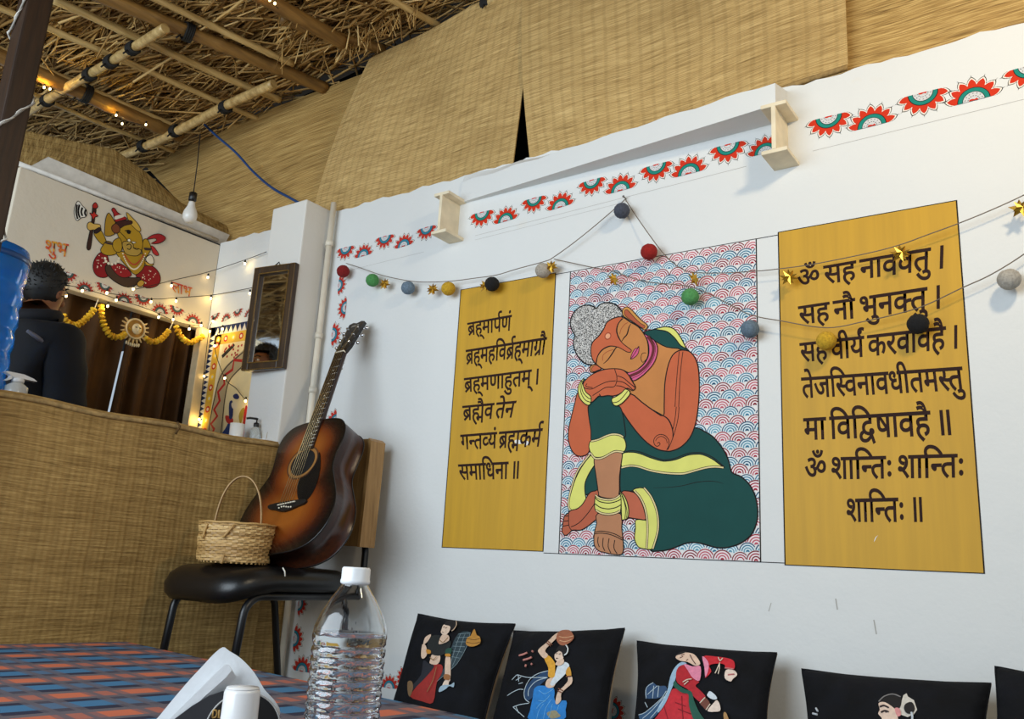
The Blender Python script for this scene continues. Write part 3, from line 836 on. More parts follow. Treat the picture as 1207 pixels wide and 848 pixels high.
# white cup and pump bottle near the pillar
def on_bar(p, x):
    q = wx(p, x); return Vector((q.x, q.y, CZ + 0.004))
c = on_bar((280, 500), -2.80)
h = wx((281, 500), -2.80).z - c.z
b = MB(); b.lathe([(0.024, 0), (0.026, 0.004), (0.028, h), (0.0255, h), (0.0235, 0.008), (0.004, 0.007)], 24, 0, Matrix.Translation(c))
tag(recentre(b.build('white_cup', mat('glossy_white', (240, 236, 228), 0.2, 0.03))), 'white cup on the bar end in front of the painted arch', 'cup')
c = on_bar((301, 510), -2.76)
h = wx((302, 493), -2.76).z - c.z; k = h / 0.16
root = thing('pump_bottle', 'clear pump bottle with black pump on the bar beside the pillar', 'pump bottle', tuple(c))
t = NT('clear_gel'); t.b.inputs['Base Color'].default_value = (0.9, 0.95, 0.95, 1); t.b.inputs['Transmission Weight'].default_value = 0.8; t.b.inputs['Roughness'].default_value = 0.1; t.b.inputs['IOR'].default_value = 1.3
b = MB(); b.lathe([(0.026, 0), (0.03, 0.006), (0.03, 0.075), (0.024, 0.098), (0.011, 0.108), (0.011, 0.116)], 24, 0, Matrix.Translation(c) @ Matrix.Scale(k, 4)); b.build('bottle', t.mat, root)
b = MB(); b.lathe([(0.015, 0.108), (0.016, 0.112), (0.016, 0.130), (0.008, 0.134), (0.004, 0.135), (0.004, 0.150), (0.007, 0.151), (0.007, 0.160), (0.002, 0.161)], 18, 0, Matrix.Translation(c) @ Matrix.Scale(k, 4))
b.tube([c + Vector((0, 0, 0.156 * k)), c + Vector((-0.015, -0.022, 0.157 * k)), c + Vector((-0.022, -0.034, 0.152 * k))], 0.0045, 8); b.build('pump', mat('black_plastic', (16, 16, 18), 0.35), root)
c = on_bar((322, 522), -2.70)
b = MB(); b.box((c.x, c.y - 0.03, c.z + 0.012), (0.05, 0.07, 0.022), bev=0.006)
tag(recentre(b.build('folded_napkins', mat('white_paper', (232, 230, 226), 0.8))), 'small white folded paper stack at the pillar end of the bar', 'napkins')
c = on_bar((313, 514), -2.73)
b = MB()
for k in range(26):
    a = random.uniform(0, 6.28); r = random.uniform(0, 0.012)
    b.tube([c + Vector((r * math.cos(a), r * math.sin(a), 0)), c + Vector((r * 2 * math.cos(a), r * 2 * math.sin(a), random.uniform(0.03, 0.06)))], [0.0015, 0.0006], 4)
tag(recentre(b.build('brush', mat('tan_bristle', (176, 146, 96), 0.9))), 'tuft of tan bristles standing on the bar between pump bottle and guitar', 'brush')

# ------------------------------------------------------------------ dark post with wire at the left
P0 = [wx(q, -2.75) for q in ((61, 0), (31, 0), (14, 198), (0, 181))]
PXX = -2.585
P0 = [wx(q, PXX) for q in ((61, 0), (31, 0), (14, 198), (0, 181))]
py = (P0[0].y + P0[2].y) / 2 - 0.036
root = thing('wooden_post', 'dark brown square post at the left edge holding up the roof', 'post', (PXX, py, 0))
b = MB(); b.box((PXX - 0.003, py, 2.62 / 2), (0.07, 0.072, 2.62), bev=0.006)
b.build('shaft', wood('dark_post_wood', (34, 20, 10), (56, 34, 17), 2, 0.5), root)
b = MB(); b.box((PXX - 0.003, py, 0.012), (0.074, 0.10, 0.024), bev=0.003); b.build('foot', DARK, root)
w = []
for i in range(90):
    t = i / 89; z = 1.35 + t * 0.95; a = t * 4.4 * PI + 0.6
    r = 0.062
    ca, sa = math.cos(a), math.sin(a); m_ = max(abs(ca), abs(sa))
    w.append(Vector((PXX - 0.003 + 0.040 * ca / m_, py + 0.041 * sa / m_, z)))
root = thing('string_light_wire', 'grey twisted wire wound around the dark post', 'wire', tuple(w[0]))
b = MB(); b.tube(w, 0.0032, 6); b.build('wire', mat('grey_wire', (140, 134, 126), 0.5), root)
b = MB(); b.tube([p + Vector((0.004 * math.cos(i * 1.3), 0.004 * math.sin(i * 1.3), 0.003)) for i, p in enumerate(w)], 0.0022, 5); b.build('wire', mat('pale_wire', (196, 190, 180), 0.5), root)
# ================================================================== mirror on the pillar
YM = -0.152
q = [wy(p, YM) for p in ((310.5, 320.5), (352, 311), (337, 436), (295.5, 440))]
mx0 = (q[0].x + q[3].x) / 2; mx1 = (q[1].x + q[2].x) / 2; mz1 = (q[0].z + q[1].z) / 2; mz0 = (q[2].z + q[3].z) / 2
root = thing('wall_mirror', 'tall mirror in a dark ornate gilt-edged frame on the pillar', 'mirror', (mx1, YM, mz0))
fw_ = 0.034
FR = wood('dark_mirror_frame', (34, 22, 12), (78, 54, 26), 2, 0.35)
b = MB()
for (x0, x1, z0, z1) in ((mx0, mx0 + fw_, mz0, mz1), (mx1 - fw_, mx1, mz0, mz1), (mx0 + fw_, mx1 - fw_, mz1 - fw_, mz1), (mx0 + fw_, mx1 - fw_, mz0, mz0 + fw_)):
    b.box(((x0 + x1) / 2, YM - 0.006, (z0 + z1) / 2), (x1 - x0, 0.024, z1 - z0), bev=0.004)
b.build('frame', FR, root)
for inset, r in ((0.003, 0.0022), (fw_ - 0.003, 0.003)):
    b = MB()
    P = [Vector((mx0 + inset, YM - 0.019, mz0 + inset)), Vector((mx1 - inset, YM - 0.019, mz0 + inset)), Vector((mx1 - inset, YM - 0.019, mz1 - inset)), Vector((mx0 + inset, YM - 0.019, mz1 - inset))]
    for a, c in zip(P, P[1:] + P[:1]):
        n = int((c - a).length / 0.007)
        for i in range(n): b.sphere(a.lerp(c, (i + 0.5) / n), r, 0, 6)
    b.build('gilt_beading', mat('worn_gilt', (150, 116, 56), 0.35, 0.2, 60, metal=0.7), root)
t = NT('mirror_glass'); t.b.inputs['Base Color'].default_value = (0.86, 0.88, 0.88, 1); t.b.inputs['Metallic'].default_value = 1.0; t.b.inputs['Roughness'].default_value = 0.03
b = MB(); b.box(((mx0 + mx1) / 2, YM - 0.002, (mz0 + mz1) / 2), (mx1 - mx0 - 2 * fw_ + 0.006, 0.006, mz1 - mz0 - 2 * fw_ + 0.006)); b.build('glass', t.mat, root)
b = MB(); b.tube([Vector(((mx0 + mx1) / 2 - 0.02, YM - 0.002, mz1)), Vector(((mx0 + mx1) / 2, -0.148, mz1 + 0.02)), Vector(((mx0 + mx1) / 2 + 0.015, YM - 0.002, mz1))], 0.0025, 6); b.build('hanger', DARK, root)
root.rotation_euler.z = math.radians(9)          # hung a little askew: its left edge stands off the pillar

# ================================================================== pendant bulb and blue cable
XB = -3.12
top = wx((236, 158), XB); mid = wx((228, 228), XB); bt = wx((221, 262), XB)
root = thing('pendant_bulb', 'unlit white bulb hanging on a black wire before the sagging brown mat', 'light bulb', tuple(bt))
b = MB(); b.tube([top, top.lerp(mid, 0.5) + Vector((0.004, 0, 0)), mid], 0.0025, 6); b.build('wire', DARK, root)
d = Matrix.Translation(mid) @ Matrix.Rotation(PI, 4, 'X')
b = MB(); b.lathe([(0.010, -0.004), (0.0165, 0.0), (0.0165, 0.034), (0.013, 0.036)], 16, 0, d); b.build('holder', mat('black_bakelite', (20, 19, 18), 0.4), root)
k = (mid.z - bt.z) / 0.112
b = MB(); b.lathe([(0.013, 0.034), (0.0135, 0.040), (0.017, 0.052), (0.027, 0.070), (0.030, 0.084), (0.0275, 0.098), (0.018, 0.109), (0.006, 0.1125)], 24, 0, d @ Matrix.Scale(k, 4, (0, 0, 1))); b.build('globe', mat('milky_glass', (228, 224, 216), 0.25, 0.02), root)
pts = [wy(p, 0.0) + Vector((0, o, 0)) for p, o in (((247, 150), -0.03), ((262, 164), -0.03), ((282, 182), -0.02), ((300, 203), -0.01), ((322, 222), -0.01), ((345, 235), -0.01), ((359, 243), 0.0))]
b = MB(); b.tube([Vector(p) for p in cat_rom([tuple(p) for p in pts], False, 5)], 0.006, 8)
tag(recentre(b.build('blue_cable', mat('blue_cable', (26, 66, 122), 0.5))), 'dark blue cable sagging across the brown mat above the recess', 'cable')

# ================================================================== fairy lights
BULB = emit('warm_bulb', (255, 222, 150), 12.0)
CAPM = mat('dark_cap', (22, 20, 18), 0.6)
def lights(label, wire, bulbs, fn, lamps=(), power=0.25, drop=0.012, group=None, col=(1.0, 0.72, 0.25)):
    P = [fn(p) for p in wire]
    root = thing('fairy_lights', label, 'string lights', tuple(P[0]), group)
    if len(P) > 1:
        b = MB(); b.tube([Vector(p) for p in cat_rom([tuple(p) for p in P], False, 5)], 0.0016, 5); b.build('wire', DARK, root)
    for i, p in enumerate(bulbs):
        c = fn(p)
        sb = MB(); sb.lathe([(0.003, 0.018), (0.0045, 0.016), (0.0045, 0.006), (0.003, 0.005)], 8, 0, Matrix.Translation(c)); sb.sphere(c, 0.0056, 1, 8, (0.85, 0.85, 1.15))
        sb.build('bulb', [CAPM, BULB], root)
        if i in lamps:
            l = bpy.data.lights.new('glow', 'POINT'); l.energy = power; l.color = col; l.shadow_soft_size = 0.012
            o = bpy.data.objects.new('glow', l); COL.objects.link(o); o.parent = root
            o.location = c - Vector(root.location) + Vector((0.016, -0.016, -0.01))
def corner(p):
    a = wx(p, XL + 0.02)
    return a if a.y < -0.03 else wy(p, -0.02)
lights('upper strand of fairy lights between the left wall and the mirror', [(160, 341), (190, 334), (201.4, 331), (244.5, 321), (290.3, 306), (314, 297)], [(202, 337), (245, 327), (288.5, 311)], corner, (2,), 0.05)
lights('lower strand of fairy lights between the left wall and the mirror', [(128, 346), (180, 352.5), (208, 351), (250, 348), (294, 340), (306, 338)], [(207.5, 355), (248.5, 352), (294.4, 346)], corner, (0, 1), 0.05)
lights('fairy lights strung along the lower edge of the left wall over the garlands', [(70, 335), (97, 340), (136, 352), (178, 366), (210, 380), (240, 385)], [(97, 343), (126, 345.5), (157, 341), (137, 354), (127, 361), (178, 356), (187, 374), (223, 388), (237, 384), (204, 377), (78, 349)], lambda p: wx(p, XL + 0.035), (4, 6, 7, 8, 10), 0.16)
lights('fairy lights around the painted arch panel by the cream post', [(251, 378), (246, 392), (240, 443), (235, 494)], [(247, 391), (240.5, 443.6), (234.8, 494.5), (251, 379)], lambda p: wx(p, XL + 0.045), (0, 2), 0.12)
lights('fairy lights hanging across the painted arch panel', [(262, 384), (253, 408), (265, 446), (278, 458), (289, 472)], [(262, 388), (253, 408), (265, 446), (289.4, 473), (294, 390)], lambda p: wy(p, -0.03), (0, 3, 4), 0.16)
lights('fairy lights glowing yellow under the thick bamboo purlin', [(30, 96), (52, 103), (75, 113), (110, 128), (137, 140), (172, 148)], [(52, 103), (59, 105), (137, 136), (144, 146), (172, 147)], lambda p: roof(p, 0.105), (0, 1, 2), 0.22, col=(1.0, 0.62, 0.05))
lights('yellow fairy light cluster at the top edge on the cut-ended log', [(312, -4), (320, 3), (328, 10)], [(318, 0), (324, 4)], lambda p: roof(p, 0.11), (0,), 0.2, col=(1.0, 0.62, 0.05))

# ================================================================== guitar
gb = Vector((-2.215, -0.468, 0.530)); gh = wy((415.5, 375.5), -0.085)
gd = (gh - gb).normalized(); GL_ = (gh - gb).length / 0.985
gn = Vector((0.10, -1, 0)); gn = (gn - gd * gn.dot(gd)).normalized()
gx = gd.cross(gn) * -1
gx = Vector(gx).normalized()
if gx.x < 0: gx = -gx
GM = Matrix(((gx.x * GL_, -gn.x * GL_, gd.x * GL_, gb.x), (gx.y * GL_, -gn.y * GL_, gd.y * GL_, gb.y), (gx.z * GL_, -gn.z * GL_, gd.z * GL_, gb.z), (0, 0, 0, 1)))
root = thing('acoustic_guitar', 'sunburst acoustic guitar leaning on the wooden chair back', 'guitar', mat=GM)
half = [(0.0, 0.0), (0.08, 0.004), (0.145, 0.027), (0.186, 0.075), (0.199, 0.13), (0.190, 0.19), (0.163, 0.248), (0.140, 0.295), (0.135, 0.33), (0.141, 0.375), (0.146, 0.42), (0.137, 0.462), (0.108, 0.493), (0.06, 0.505), (0.0, 0.507)]
hh = cat_rom(half, False, 4)
OUT = hh + [(-u, v) for u, v in hh[-2:0:-1]]
GW = lambda u, v, d: GM @ Vector((u, d, v))
t = NT('sunburst_spruce'); o = t.coord()
s = t.node('ShaderNodeSeparateXYZ', {0: o})
def ell(cx, cz, rx, rz):
    a = t.math('POWER', t.math('DIVIDE', s.outputs[0], rx), 2.0); c = t.math('POWER', t.math('DIVIDE', t.math('SUBTRACT', s.outputs[2], cz), rz), 2.0)
    return t.math('SQRT', t.math('ADD', a, c))
d1 = ell(0, 0.150, 0.205, 0.165); d2 = ell(0, 0.395, 0.152, 0.128); d3 = ell(0, 0.30, 0.150, 0.15)
dm = t.math('SMOOTH_MIN', t.math('SMOOTH_MIN', d1, d2, 0.2), d3, 0.2)
gr = t.noise(t.mapping(o, (160, 160, 3)), 1.0, 4.0)
cc = t.ramp(t.math('ADD', dm, t.math('MULTIPLY', t.math('SUBTRACT', gr, 0.5), 0.06)), [(0.30, lin((146, 80, 24))), (0.58, lin((112, 50, 14))), (0.78, lin((48, 17, 7))), (0.93, lin((14, 8, 6)))])
t.put(t.b.inputs['Base Color'], cc); t.b.inputs['Roughness'].default_value = 0.22; t.b.inputs['Coat Weight'].default_value = 0.5
SUN = t.mat
SIDE = wood('dark_mahogany', (40, 18, 9), (72, 34, 16), 2, 0.28)
b = MB(); b.prism(OUT, GW, 0.006, 0.112, 0, True); b.build('body', SIDE, root)
b = MB(); b.prism([(u * 0.998, v * 0.998 + 0.0005) for u, v in OUT], GW, 0.0, 0.006, 0, True); b.build('top_board', SUN, root)
b = MB(); b.tube([GW(u, v, 0.003) for u, v in OUT], 0.0032 * GL_, 6, closed=True); b.tube([GW(u, v, 0.110) for u, v in OUT], 0.0032 * GL_, 6, closed=True); b.build('binding', mat('black_binding', (14, 11, 10), 0.3), root)
hz = 0.335
circ = lambda r, n=40: [(r * math.cos(2 * PI * k / n), hz + r * math.sin(2 * PI * k / n)) for k in range(n)]
b = MB(); b.prism(circ(0.050), GW, -0.0012, 0.0, 0); b.build('sound_hole', mat('dark_hole', (10, 7, 5), 0.9), root)
b = MB()
for r0, r1, m in ((0.051, 0.0605, 0), (0.0605, 0.0625, 1), (0.064, 0.0655, 1)):
    A = circ(r0); B2 = circ(r1)
    for k in range(40):
        b.quad(GW(*A[k], -0.0008), GW(*A[(k + 1) % 40], -0.0008), GW(*B2[(k + 1) % 40], -0.0008), GW(*B2[k], -0.0008), m)
b.build('rosette', [mat('rosette_wood', (150, 104, 52), 0.4), DARK], root)
b = MB(); pg = [(0.012, hz - 0.068), (0.045, hz - 0.052), (0.066, hz - 0.005), (0.062, hz + 0.030), (0.075, hz + 0.010), (0.092, hz - 0.040), (0.098, hz - 0.10), (0.086, hz - 0.145), (0.060, hz - 0.160), (0.034, hz - 0.140), (0.016, hz - 0.10)]
b.prism(cat_rom(pg, True, 4), GW, -0.0022, -0.0006, 0); b.build('pickguard', mat('black_pickguard', (12, 11, 12), 0.25), root)
b = MB(); b.prism(cat_rom([(-0.076, 0.180), (-0.078, 0.166), (-0.05, 0.158), (0, 0.146), (0.05, 0.158), (0.078, 0.166), (0.076, 0.180), (0, 0.183)], True, 3), GW, -0.009, 0.0, 0)
b.build('bridge', mat('ebony', (16, 13, 12), 0.4), root)
b = MB(); b.prism([(-0.037, 0.170), (0.037, 0.174), (0.037, 0.177), (-0.037, 0.173)], GW, -0.0125, -0.008, 0); b.build('saddle', mat('bone', (236, 228, 206), 0.4), root)
b = MB()
for k in range(6): b.sphere(GW(-0.026 + 0.0104 * k, 0.160 + 0.003 * math.sin(k), -0.0105), 0.003, 0, 8)
b.build('bridge_pin', mat('bone', (236, 228, 206), 0.4), root)
NECK = mat('neck_mahogany', (52, 26, 13), 0.35, 0.2, 30)
b = MB()
fb_ = lambda z: 0.0215 + (0.0285 - 0.0215) * (0.812 - z) / (0.812 - 0.385)
N = 14; prev = None
for i in range(N + 1):
    z = 0.47 + (0.83 - 0.47) * i / N
    w = fb_(z) * 1.0; dep = 0.024 + (0.055 * max(0, (0.53 - z) / 0.06) ** 1.5 if z < 0.53 else 0)
    ring = [b.add(GW(w * math.cos(PI * k / 10), z, 0.0 + dep * math.sin(PI * k / 10))) for k in range(11)]
    if prev:
        for k in range(10): b.face((prev[k], ring[k], ring[k + 1], prev[k + 1]), 0, True)
        b.face((prev[10], ring[10], ring[0], prev[0]), 0)
    prev = ring
b.face(prev, 0); b.build('neck', NECK, root)
b = MB(); b.prism([(-fb_(0.385), 0.385), (fb_(0.385), 0.385), (0.0215, 0.812), (-0.0215, 0.812)], GW, -0.0065, 0.0, 0); b.build('fretboard', mat('rosewood', (38, 24, 17), 0.5, 0.2, 60), root)
sc = 0.812 - 0.172
for k in range(1, 21):
    z = 0.172 + sc / (2 ** (k / 12)); w = fb_(z)
    if z > 0.387:
        b = MB(); b.tube([GW(-w, z, -0.0068), GW(w, z, -0.0068)], 0.0011, 5); b.build('fret', mat('nickel_fret', (190, 186, 176), 0.25, metal=0.9), root)
b = MB()
for k in (3, 5, 7, 9, 12, 15):
    z = 0.172 + sc / 2 * (1 / 2 ** (k / 12) + 1 / 2 ** ((k - 1) / 12))
    for u in ((-0.01, 0.01) if k == 12 else (0,)): b.prism([(u + 0.003 * math.cos(a * PI / 5), z + 0.003 * math.sin(a * PI / 5)) for a in range(10)], GW, -0.0071, -0.0064, 0)
b.build('inlay_dots', mat('bone', (236, 228, 206), 0.4), root)
b = MB(); b.prism([(-0.0218, 0.811), (0.0218, 0.811), (0.0218, 0.816), (-0.0218, 0.816)], GW, -0.009, 0.002, 0); b.build('nut', mat('bone', (236, 228, 206), 0.4), root)
HT = lambda u, v, d: GW(u, v, d + (v - 0.815) * 0.18)
b = MB(); b.prism([(-0.022, 0.815), (0.022, 0.815), (0.031, 0.845), (0.037, 0.985), (0.020, 0.992), (0, 0.984), (-0.020, 0.992), (-0.037, 0.985), (-0.031, 0.845)], HT, -0.002, 0.013, 0); b.build('headstock', mat('dark_headstock', (24, 15, 10), 0.3), root)
b = MB(); b.prism([(-0.018, 0.962), (0.018, 0.962), (0.018, 0.974), (-0.018, 0.974)], HT, -0.0026, -0.0018, 0); b.build('head_emblem', mat('pale_inlay', (120, 116, 108), 0.4), root)
CHR = mat('chrome', (210, 210, 212), 0.12, 0.02, metal=1.0)
for sgn in (-1, 1):
    for k in range(3):
        z = 0.865 + 0.042 * k; u0 = 0.0255 + 0.002 * k
        tb = MB()
        tb.tube([HT(sgn * u0 * 0.8, z, 0.012), HT(sgn * u0 * 0.8, z, -0.014)], 0.0042, 10)
        tb.tube([HT(sgn * u0, z, 0.010), HT(sgn * (u0 + 0.020), z, 0.010)], 0.0028, 8)
        tb.sphere(HT(sgn * (u0 + 0.026), z, 0.010), 0.009, 0, 10, (1.0, 0.7, 0.8))
        tb.build('tuner', CHR, root)
for k in range(6):
    u1 = -0.026 + 0.0104 * k; u0 = -0.017 + 0.0068 * k
    sgn = -1 if k < 3 else 1; kk = k if k < 3 else 5 - k
    z = 0.865 + 0.042 * kk
    sb = MB(); sb.tube([GW(u1, 0.172, -0.0135), GW(u0, 0.815, -0.0095), HT(sgn * (0.0255 + 0.002 * kk) * 0.8, z, -0.010)], 0.0007 + 0.00012 * (5 - k), 5)
    sb.build('string', mat('bronze_string', (170, 150, 110), 0.3, metal=0.9), root)

# ================================================================== chair
SX0, SX1, SY0, SY1 = -2.565, -2.135, -0.655, -0.13
root = thing('chair', 'black padded tube-frame chair with a wooden back, carrying basket and guitar', 'chair', ((SX0 + SX1) / 2, (SY0 + SY1) / 2, 0))
SZ = 0.488
def sup(a, n=5.0):
    c, s = math.cos(a), math.sin(a)
    return (math.copysign(abs(c) ** (2 / n), c), math.copysign(abs(s) ** (2 / n), s))
b = MB()
prof = [(0.0, 0.0), (0.5, 0.0), (0.86, -0.004), (0.95, -0.014), (0.995, -0.034), (0.985, -0.055), (0.93, -0.072), (0.5, -0.078), (0.0, -0.078)]
rings = []
NS = 56
for r, dz in prof:
    ring = []
    for k in range(NS):
        u, v = sup(2 * PI * k / NS, 4.5)
        x = (SX0 + SX1) / 2 + u * r * (SX1 - SX0) / 2; y = (SY0 + SY1) / 2 + v * r * (SY1 - SY0) / 2
        f = max(0.0, (-v * r - 0.35) / 0.65)
        z = SZ + dz * (1 + 0.35 * f) - 0.030 * f ** 2.2 + 0.006 * math.cos(u * r * PI / 2)
        ring.append(b.add((x, y, z)))
    rings.append(ring)
for A, B2 in zip(rings, rings[1:]):
    for k in range(NS): b.face((A[k], B2[k], B2[(k + 1) % NS], A[(k + 1) % NS]), 0, True)
b.build('seat', BLACK, root)
BK = wood('plain_pine_board', (112, 84, 46), (156, 122, 72), 2, 0.6)
bw = lambda u, v, d: Vector((u, d + (v - 0.57) * 0.06, v))
b = MB(); b.prism([(-2.585, 0.575), (-2.160, 0.572), (-2.176, 0.948), (-2.585, 0.955)], bw, -0.150, -0.10, 0); b.build('backrest', BK, root)
b = MB(); b.prism([(-2.159, 0.570), (-2.146, 0.570), (-2.160, 0.940), (-2.176, 0.951)], bw, -0.152, -0.080, 0); b.build('edge_strip', wood('light_edge_strip', (140, 106, 60), (178, 140, 88), 2, 0.55), root)
def leg_arc(x, rear):
    if rear: return [(x, -0.20, 0.405), (x, -0.175, 0.36), (x, -0.10, 0.0)]
    p = [(x, -0.10, 0.405), (x, -0.50, 0.402)]
    for k in range(7):
        a = k * PI / 12
        p.append((x, -0.52 - 0.065 * math.sin(a), 0.337 + 0.065 * math.cos(a)))
    return p + [(x, -0.615, 0.0)]
for x in (SX0 + 0.045, SX1 - 0.035):
    b = MB(); b.tube([Vector(p) for p in leg_arc(x, False)], 0.0125, 12); b.build('leg', BLACK_M, root)
    b = MB(); b.tube([Vector(p) for p in leg_arc(x, True)], 0.0125, 12); b.build('leg', BLACK_M, root)
    b = MB(); b.tube([Vector((x, -0.12, 0.405)), Vector((x, -0.098, 0.43)), Vector((x - 0.01, -0.088, 0.55)), Vector((x - 0.03, -0.086, 0.70))], 0.012, 10); b.build('back_post', BLACK_M, root)
b = MB(); b.tube([Vector((SX0 + 0.045, -0.30, 0.402)), Vector((SX1 - 0.035, -0.30, 0.402))], 0.011, 10); b.build('stretcher', BLACK_M, root)
b = MB()
cy = wz((333, 668), SZ + 0.004)
cy = at_depth((333, 672), 2.5)
b.tube([cy + Vector((0.0, 0, 0.006)), cy + Vector((0.006, 0.004, -0.004)), cy + Vector((0.008, 0.006, -0.018))], 0.0022, 5)
b.build('white_tag', mat('white_thread', (220, 216, 204), 0.8), root)

# ================================================================== basket
bc = Vector((-2.325, -0.525, SZ + 0.006))
root = thing('basket', 'round woven cane basket with a tall hoop handle on the chair seat', 'basket', tuple(bc))
CANE = island('cane_strips', [(0.0, lin((132, 98, 50))), (0.5, lin((190, 150, 90))), (1.0, lin((222, 188, 128)))], 0.5)
BR, BH = 0.115, 0.122
b = MB()
NR = 16
for i in range(NR):
    z0 = 0.006 + i * (BH - 0.008) / NR
    prev = None; first = None; N = 84
    for k in range(N):
        a = 2 * PI * k / N
        rr = BR * (0.93 + 0.07 * (z0 / BH) ** 0.6) + 0.0024 * math.cos(a * 21 + PI * i) + 0.0012 * math.sin(a * 3 + i)
        c = bc + Vector((rr * math.cos(a), rr * math.sin(a), z0 + 0.0012 * math.sin(a * 5 + i * 2)))
        u = Vector((math.cos(a), math.sin(a), 0))
        h = (BH - 0.008) / NR * 0.96
        ring = [b.add(c + u * 0.0016), b.add(c + u * 0.0016 + Vector((0, 0, h))), b.add(c - u * 0.0016 + Vector((0, 0, h))), b.add(c - u * 0.0016)]
        if prev:
            for j in range(4): b.face((prev[j], ring[j], ring[(j + 1) % 4], prev[(j + 1) % 4]), 0)
        else: first = ring
        prev = ring
    for j in range(4): b.face((prev[j], first[j], first[(j + 1) % 4], prev[(j + 1) % 4]), 0)
b.build('weave', CANE, root)
b = MB()
for k in range(42):
    a = 2 * PI * (k + 0.25) / 42
    u = Vector((math.cos(a), math.sin(a), 0)); s = Vector((-u.y, u.x, 0))
    for z0, z1 in ((0.0, BH),):
        r0, r1 = BR * 0.93, BR
        P = [bc + u * (r0 - 0.001) - s * 0.003, bc + u * (r0 - 0.001) + s * 0.003, bc + u * (r1 - 0.001) + s * 0.003 + Vector((0, 0, BH)), bc + u * (r1 - 0.001) - s * 0.003 + Vector((0, 0, BH))]
        b.quad(P[0], P[1], P[2], P[3]); b.quad(P[3] - u * 0.002, P[2] - u * 0.002, P[1] - u * 0.002, P[0] - u * 0.002)
b.build('stake', CANE, root)
b = MB(); b.lathe([(0.004, 0.004), (BR * 0.92, 0.004), (BR * 0.93, 0.008), (0.004, 0.008)], 40, 0, Matrix.Translation(bc)); b.build('base', CANE, root)
b = MB()
for k, (rr, zz) in enumerate(((BR + 0.003, BH), (BR - 0.003, BH + 0.001))):
    b.tube([bc + Vector((rr * math.cos(2 * PI * i / 60), rr * math.sin(2 * PI * i / 60), zz + 0.001 * math.sin(i))) for i in range(60)], 0.0032, 6, closed=True)
b.build('rim', CANE, root)
b = MB()
hx = Vector((0.80, 0.60, 0)).normalized()      # handle plane
hs = Vector((0, 0, 1))
wn = Vector((-hx.y, hx.x, 0))
path = []
for i in range(33):
    a = PI * i / 32
    path.append(bc + hx * (0.076 * math.cos(a)) + Vector((0, 0, 0.02 + 0.255 * (math.sin(a) ** 0.62))))
for i in range(32):
    for (o0, o1) in ((0.0, 0.0),):
        p, q2 = path[i], path[i + 1]
        nrm = (q2 - p).cross(wn).normalized() * 0.0018
        b.quad(p - wn * 0.007 + nrm, q2 - wn * 0.007 + nrm, q2 + wn * 0.007 + nrm, p + wn * 0.007 + nrm)
        b.quad(p + wn * 0.007 - nrm, q2 + wn * 0.007 - nrm, q2 - wn * 0.007 - nrm, p - wn * 0.007 - nrm)
        b.quad(p - wn * 0.007 - nrm, q2 - wn * 0.007 - nrm, q2 - wn * 0.007 + nrm, p - wn * 0.007 + nrm)
        b.quad(p + wn * 0.007 + nrm, q2 + wn * 0.007 + nrm, q2 + wn * 0.007 - nrm, p + wn * 0.007 - nrm)
b.build('handle', mat('pale_cane', (172, 136, 82), 0.5, 0.15, 40), root)
b = MB()
for (a0, z0, a1, z1) in ((-1.5, 0.115, -1.62, 0.07), (-0.75, 0.115, -0.98, 0.075), (-0.9, 0.025, -0.93, -0.002)):
    P = []
    for t in range(6):
        a = a0 + (a1 - a0) * t / 5; z = z0 + (z1 - z0) * t / 5
        P.append(bc + Vector(((BR + 0.006) * math.cos(a), (BR + 0.006) * math.sin(a), z)))
    b.tube(P, 0.004, 6)
b.build('loose_strip', CANE, root)

# ================================================================== low table with plaid cloth
TZ = 0.26
A0 = Vector((-2.385, -0.805, 0)); ang = math.radians(-7.0)
ux = Vector((math.cos(ang), math.sin(ang), 0)); uy = Vector((-math.sin(ang), math.cos(ang), 0))
TL, TW = 1.98, 1.02
tab = lambda u, v, z: A0 + ux * u - uy * v + Vector((0, 0, z))
root = thing('low_table', 'low wooden table under the plaid cloth', 'table', tuple(tab(TL / 2, TW / 2, 0)))
TWD = wood('table_wood', (84, 54, 28), (126, 86, 48), 0, 0.5)
rotm = Matrix.Rotation(ang, 4, 'Z')
b = MB(); b.box((0, 0, 0), (TL, TW, 0.03), 0, Matrix.Translation(tab(TL / 2, TW / 2, TZ - 0.019)) @ rotm, 0.004); b.build('tabletop', TWD, root)
for u in (0.08, TL - 0.08):
    for v in (0.08, TW - 0.08):
        b = MB(); b.box((0, 0, 0), (0.06, 0.06, TZ - 0.034), 0, Matrix.Translation(tab(u, v, (TZ - 0.034) / 2)) @ rotm, 0.004); b.build('leg', TWD, root)
t = NT('plaid_cotton'); uv = t.coord('UV'); s = t.node('ShaderNodeSeparateXYZ', {0: uv})
def stripes(c, per, stops):
    f = t.math('FRACT', t.math('DIVIDE', c, per))
    nd = t.n.new('ShaderNodeValToRGB'); nd.color_ramp.interpolation = 'CONSTANT'; t.put(nd.inputs[0], f)
    e = nd.color_ramp.elements
    while len(e) < len(stops): e.new(0.5)
    for i, (p, c2) in enumerate(stops): e[i].position = p; e[i].color = lin(c2)
    return nd.outputs[0]
OR, NV, BL, GY = (214, 116, 82), (40, 44, 66), (66, 124, 166), (126, 112, 112)
wob = t.math('MULTIPLY', t.math('SUBTRACT', t.noise(uv, 6.0, 2.0), 0.5), 0.012)
pu = stripes(t.math('ADD', s.outputs[0], wob), 0.205, [(0, OR), (0.25, (108, 102, 108)), (0.34, NV), (0.46, BL), (0.74, NV), (0.88, (108, 102, 108))])
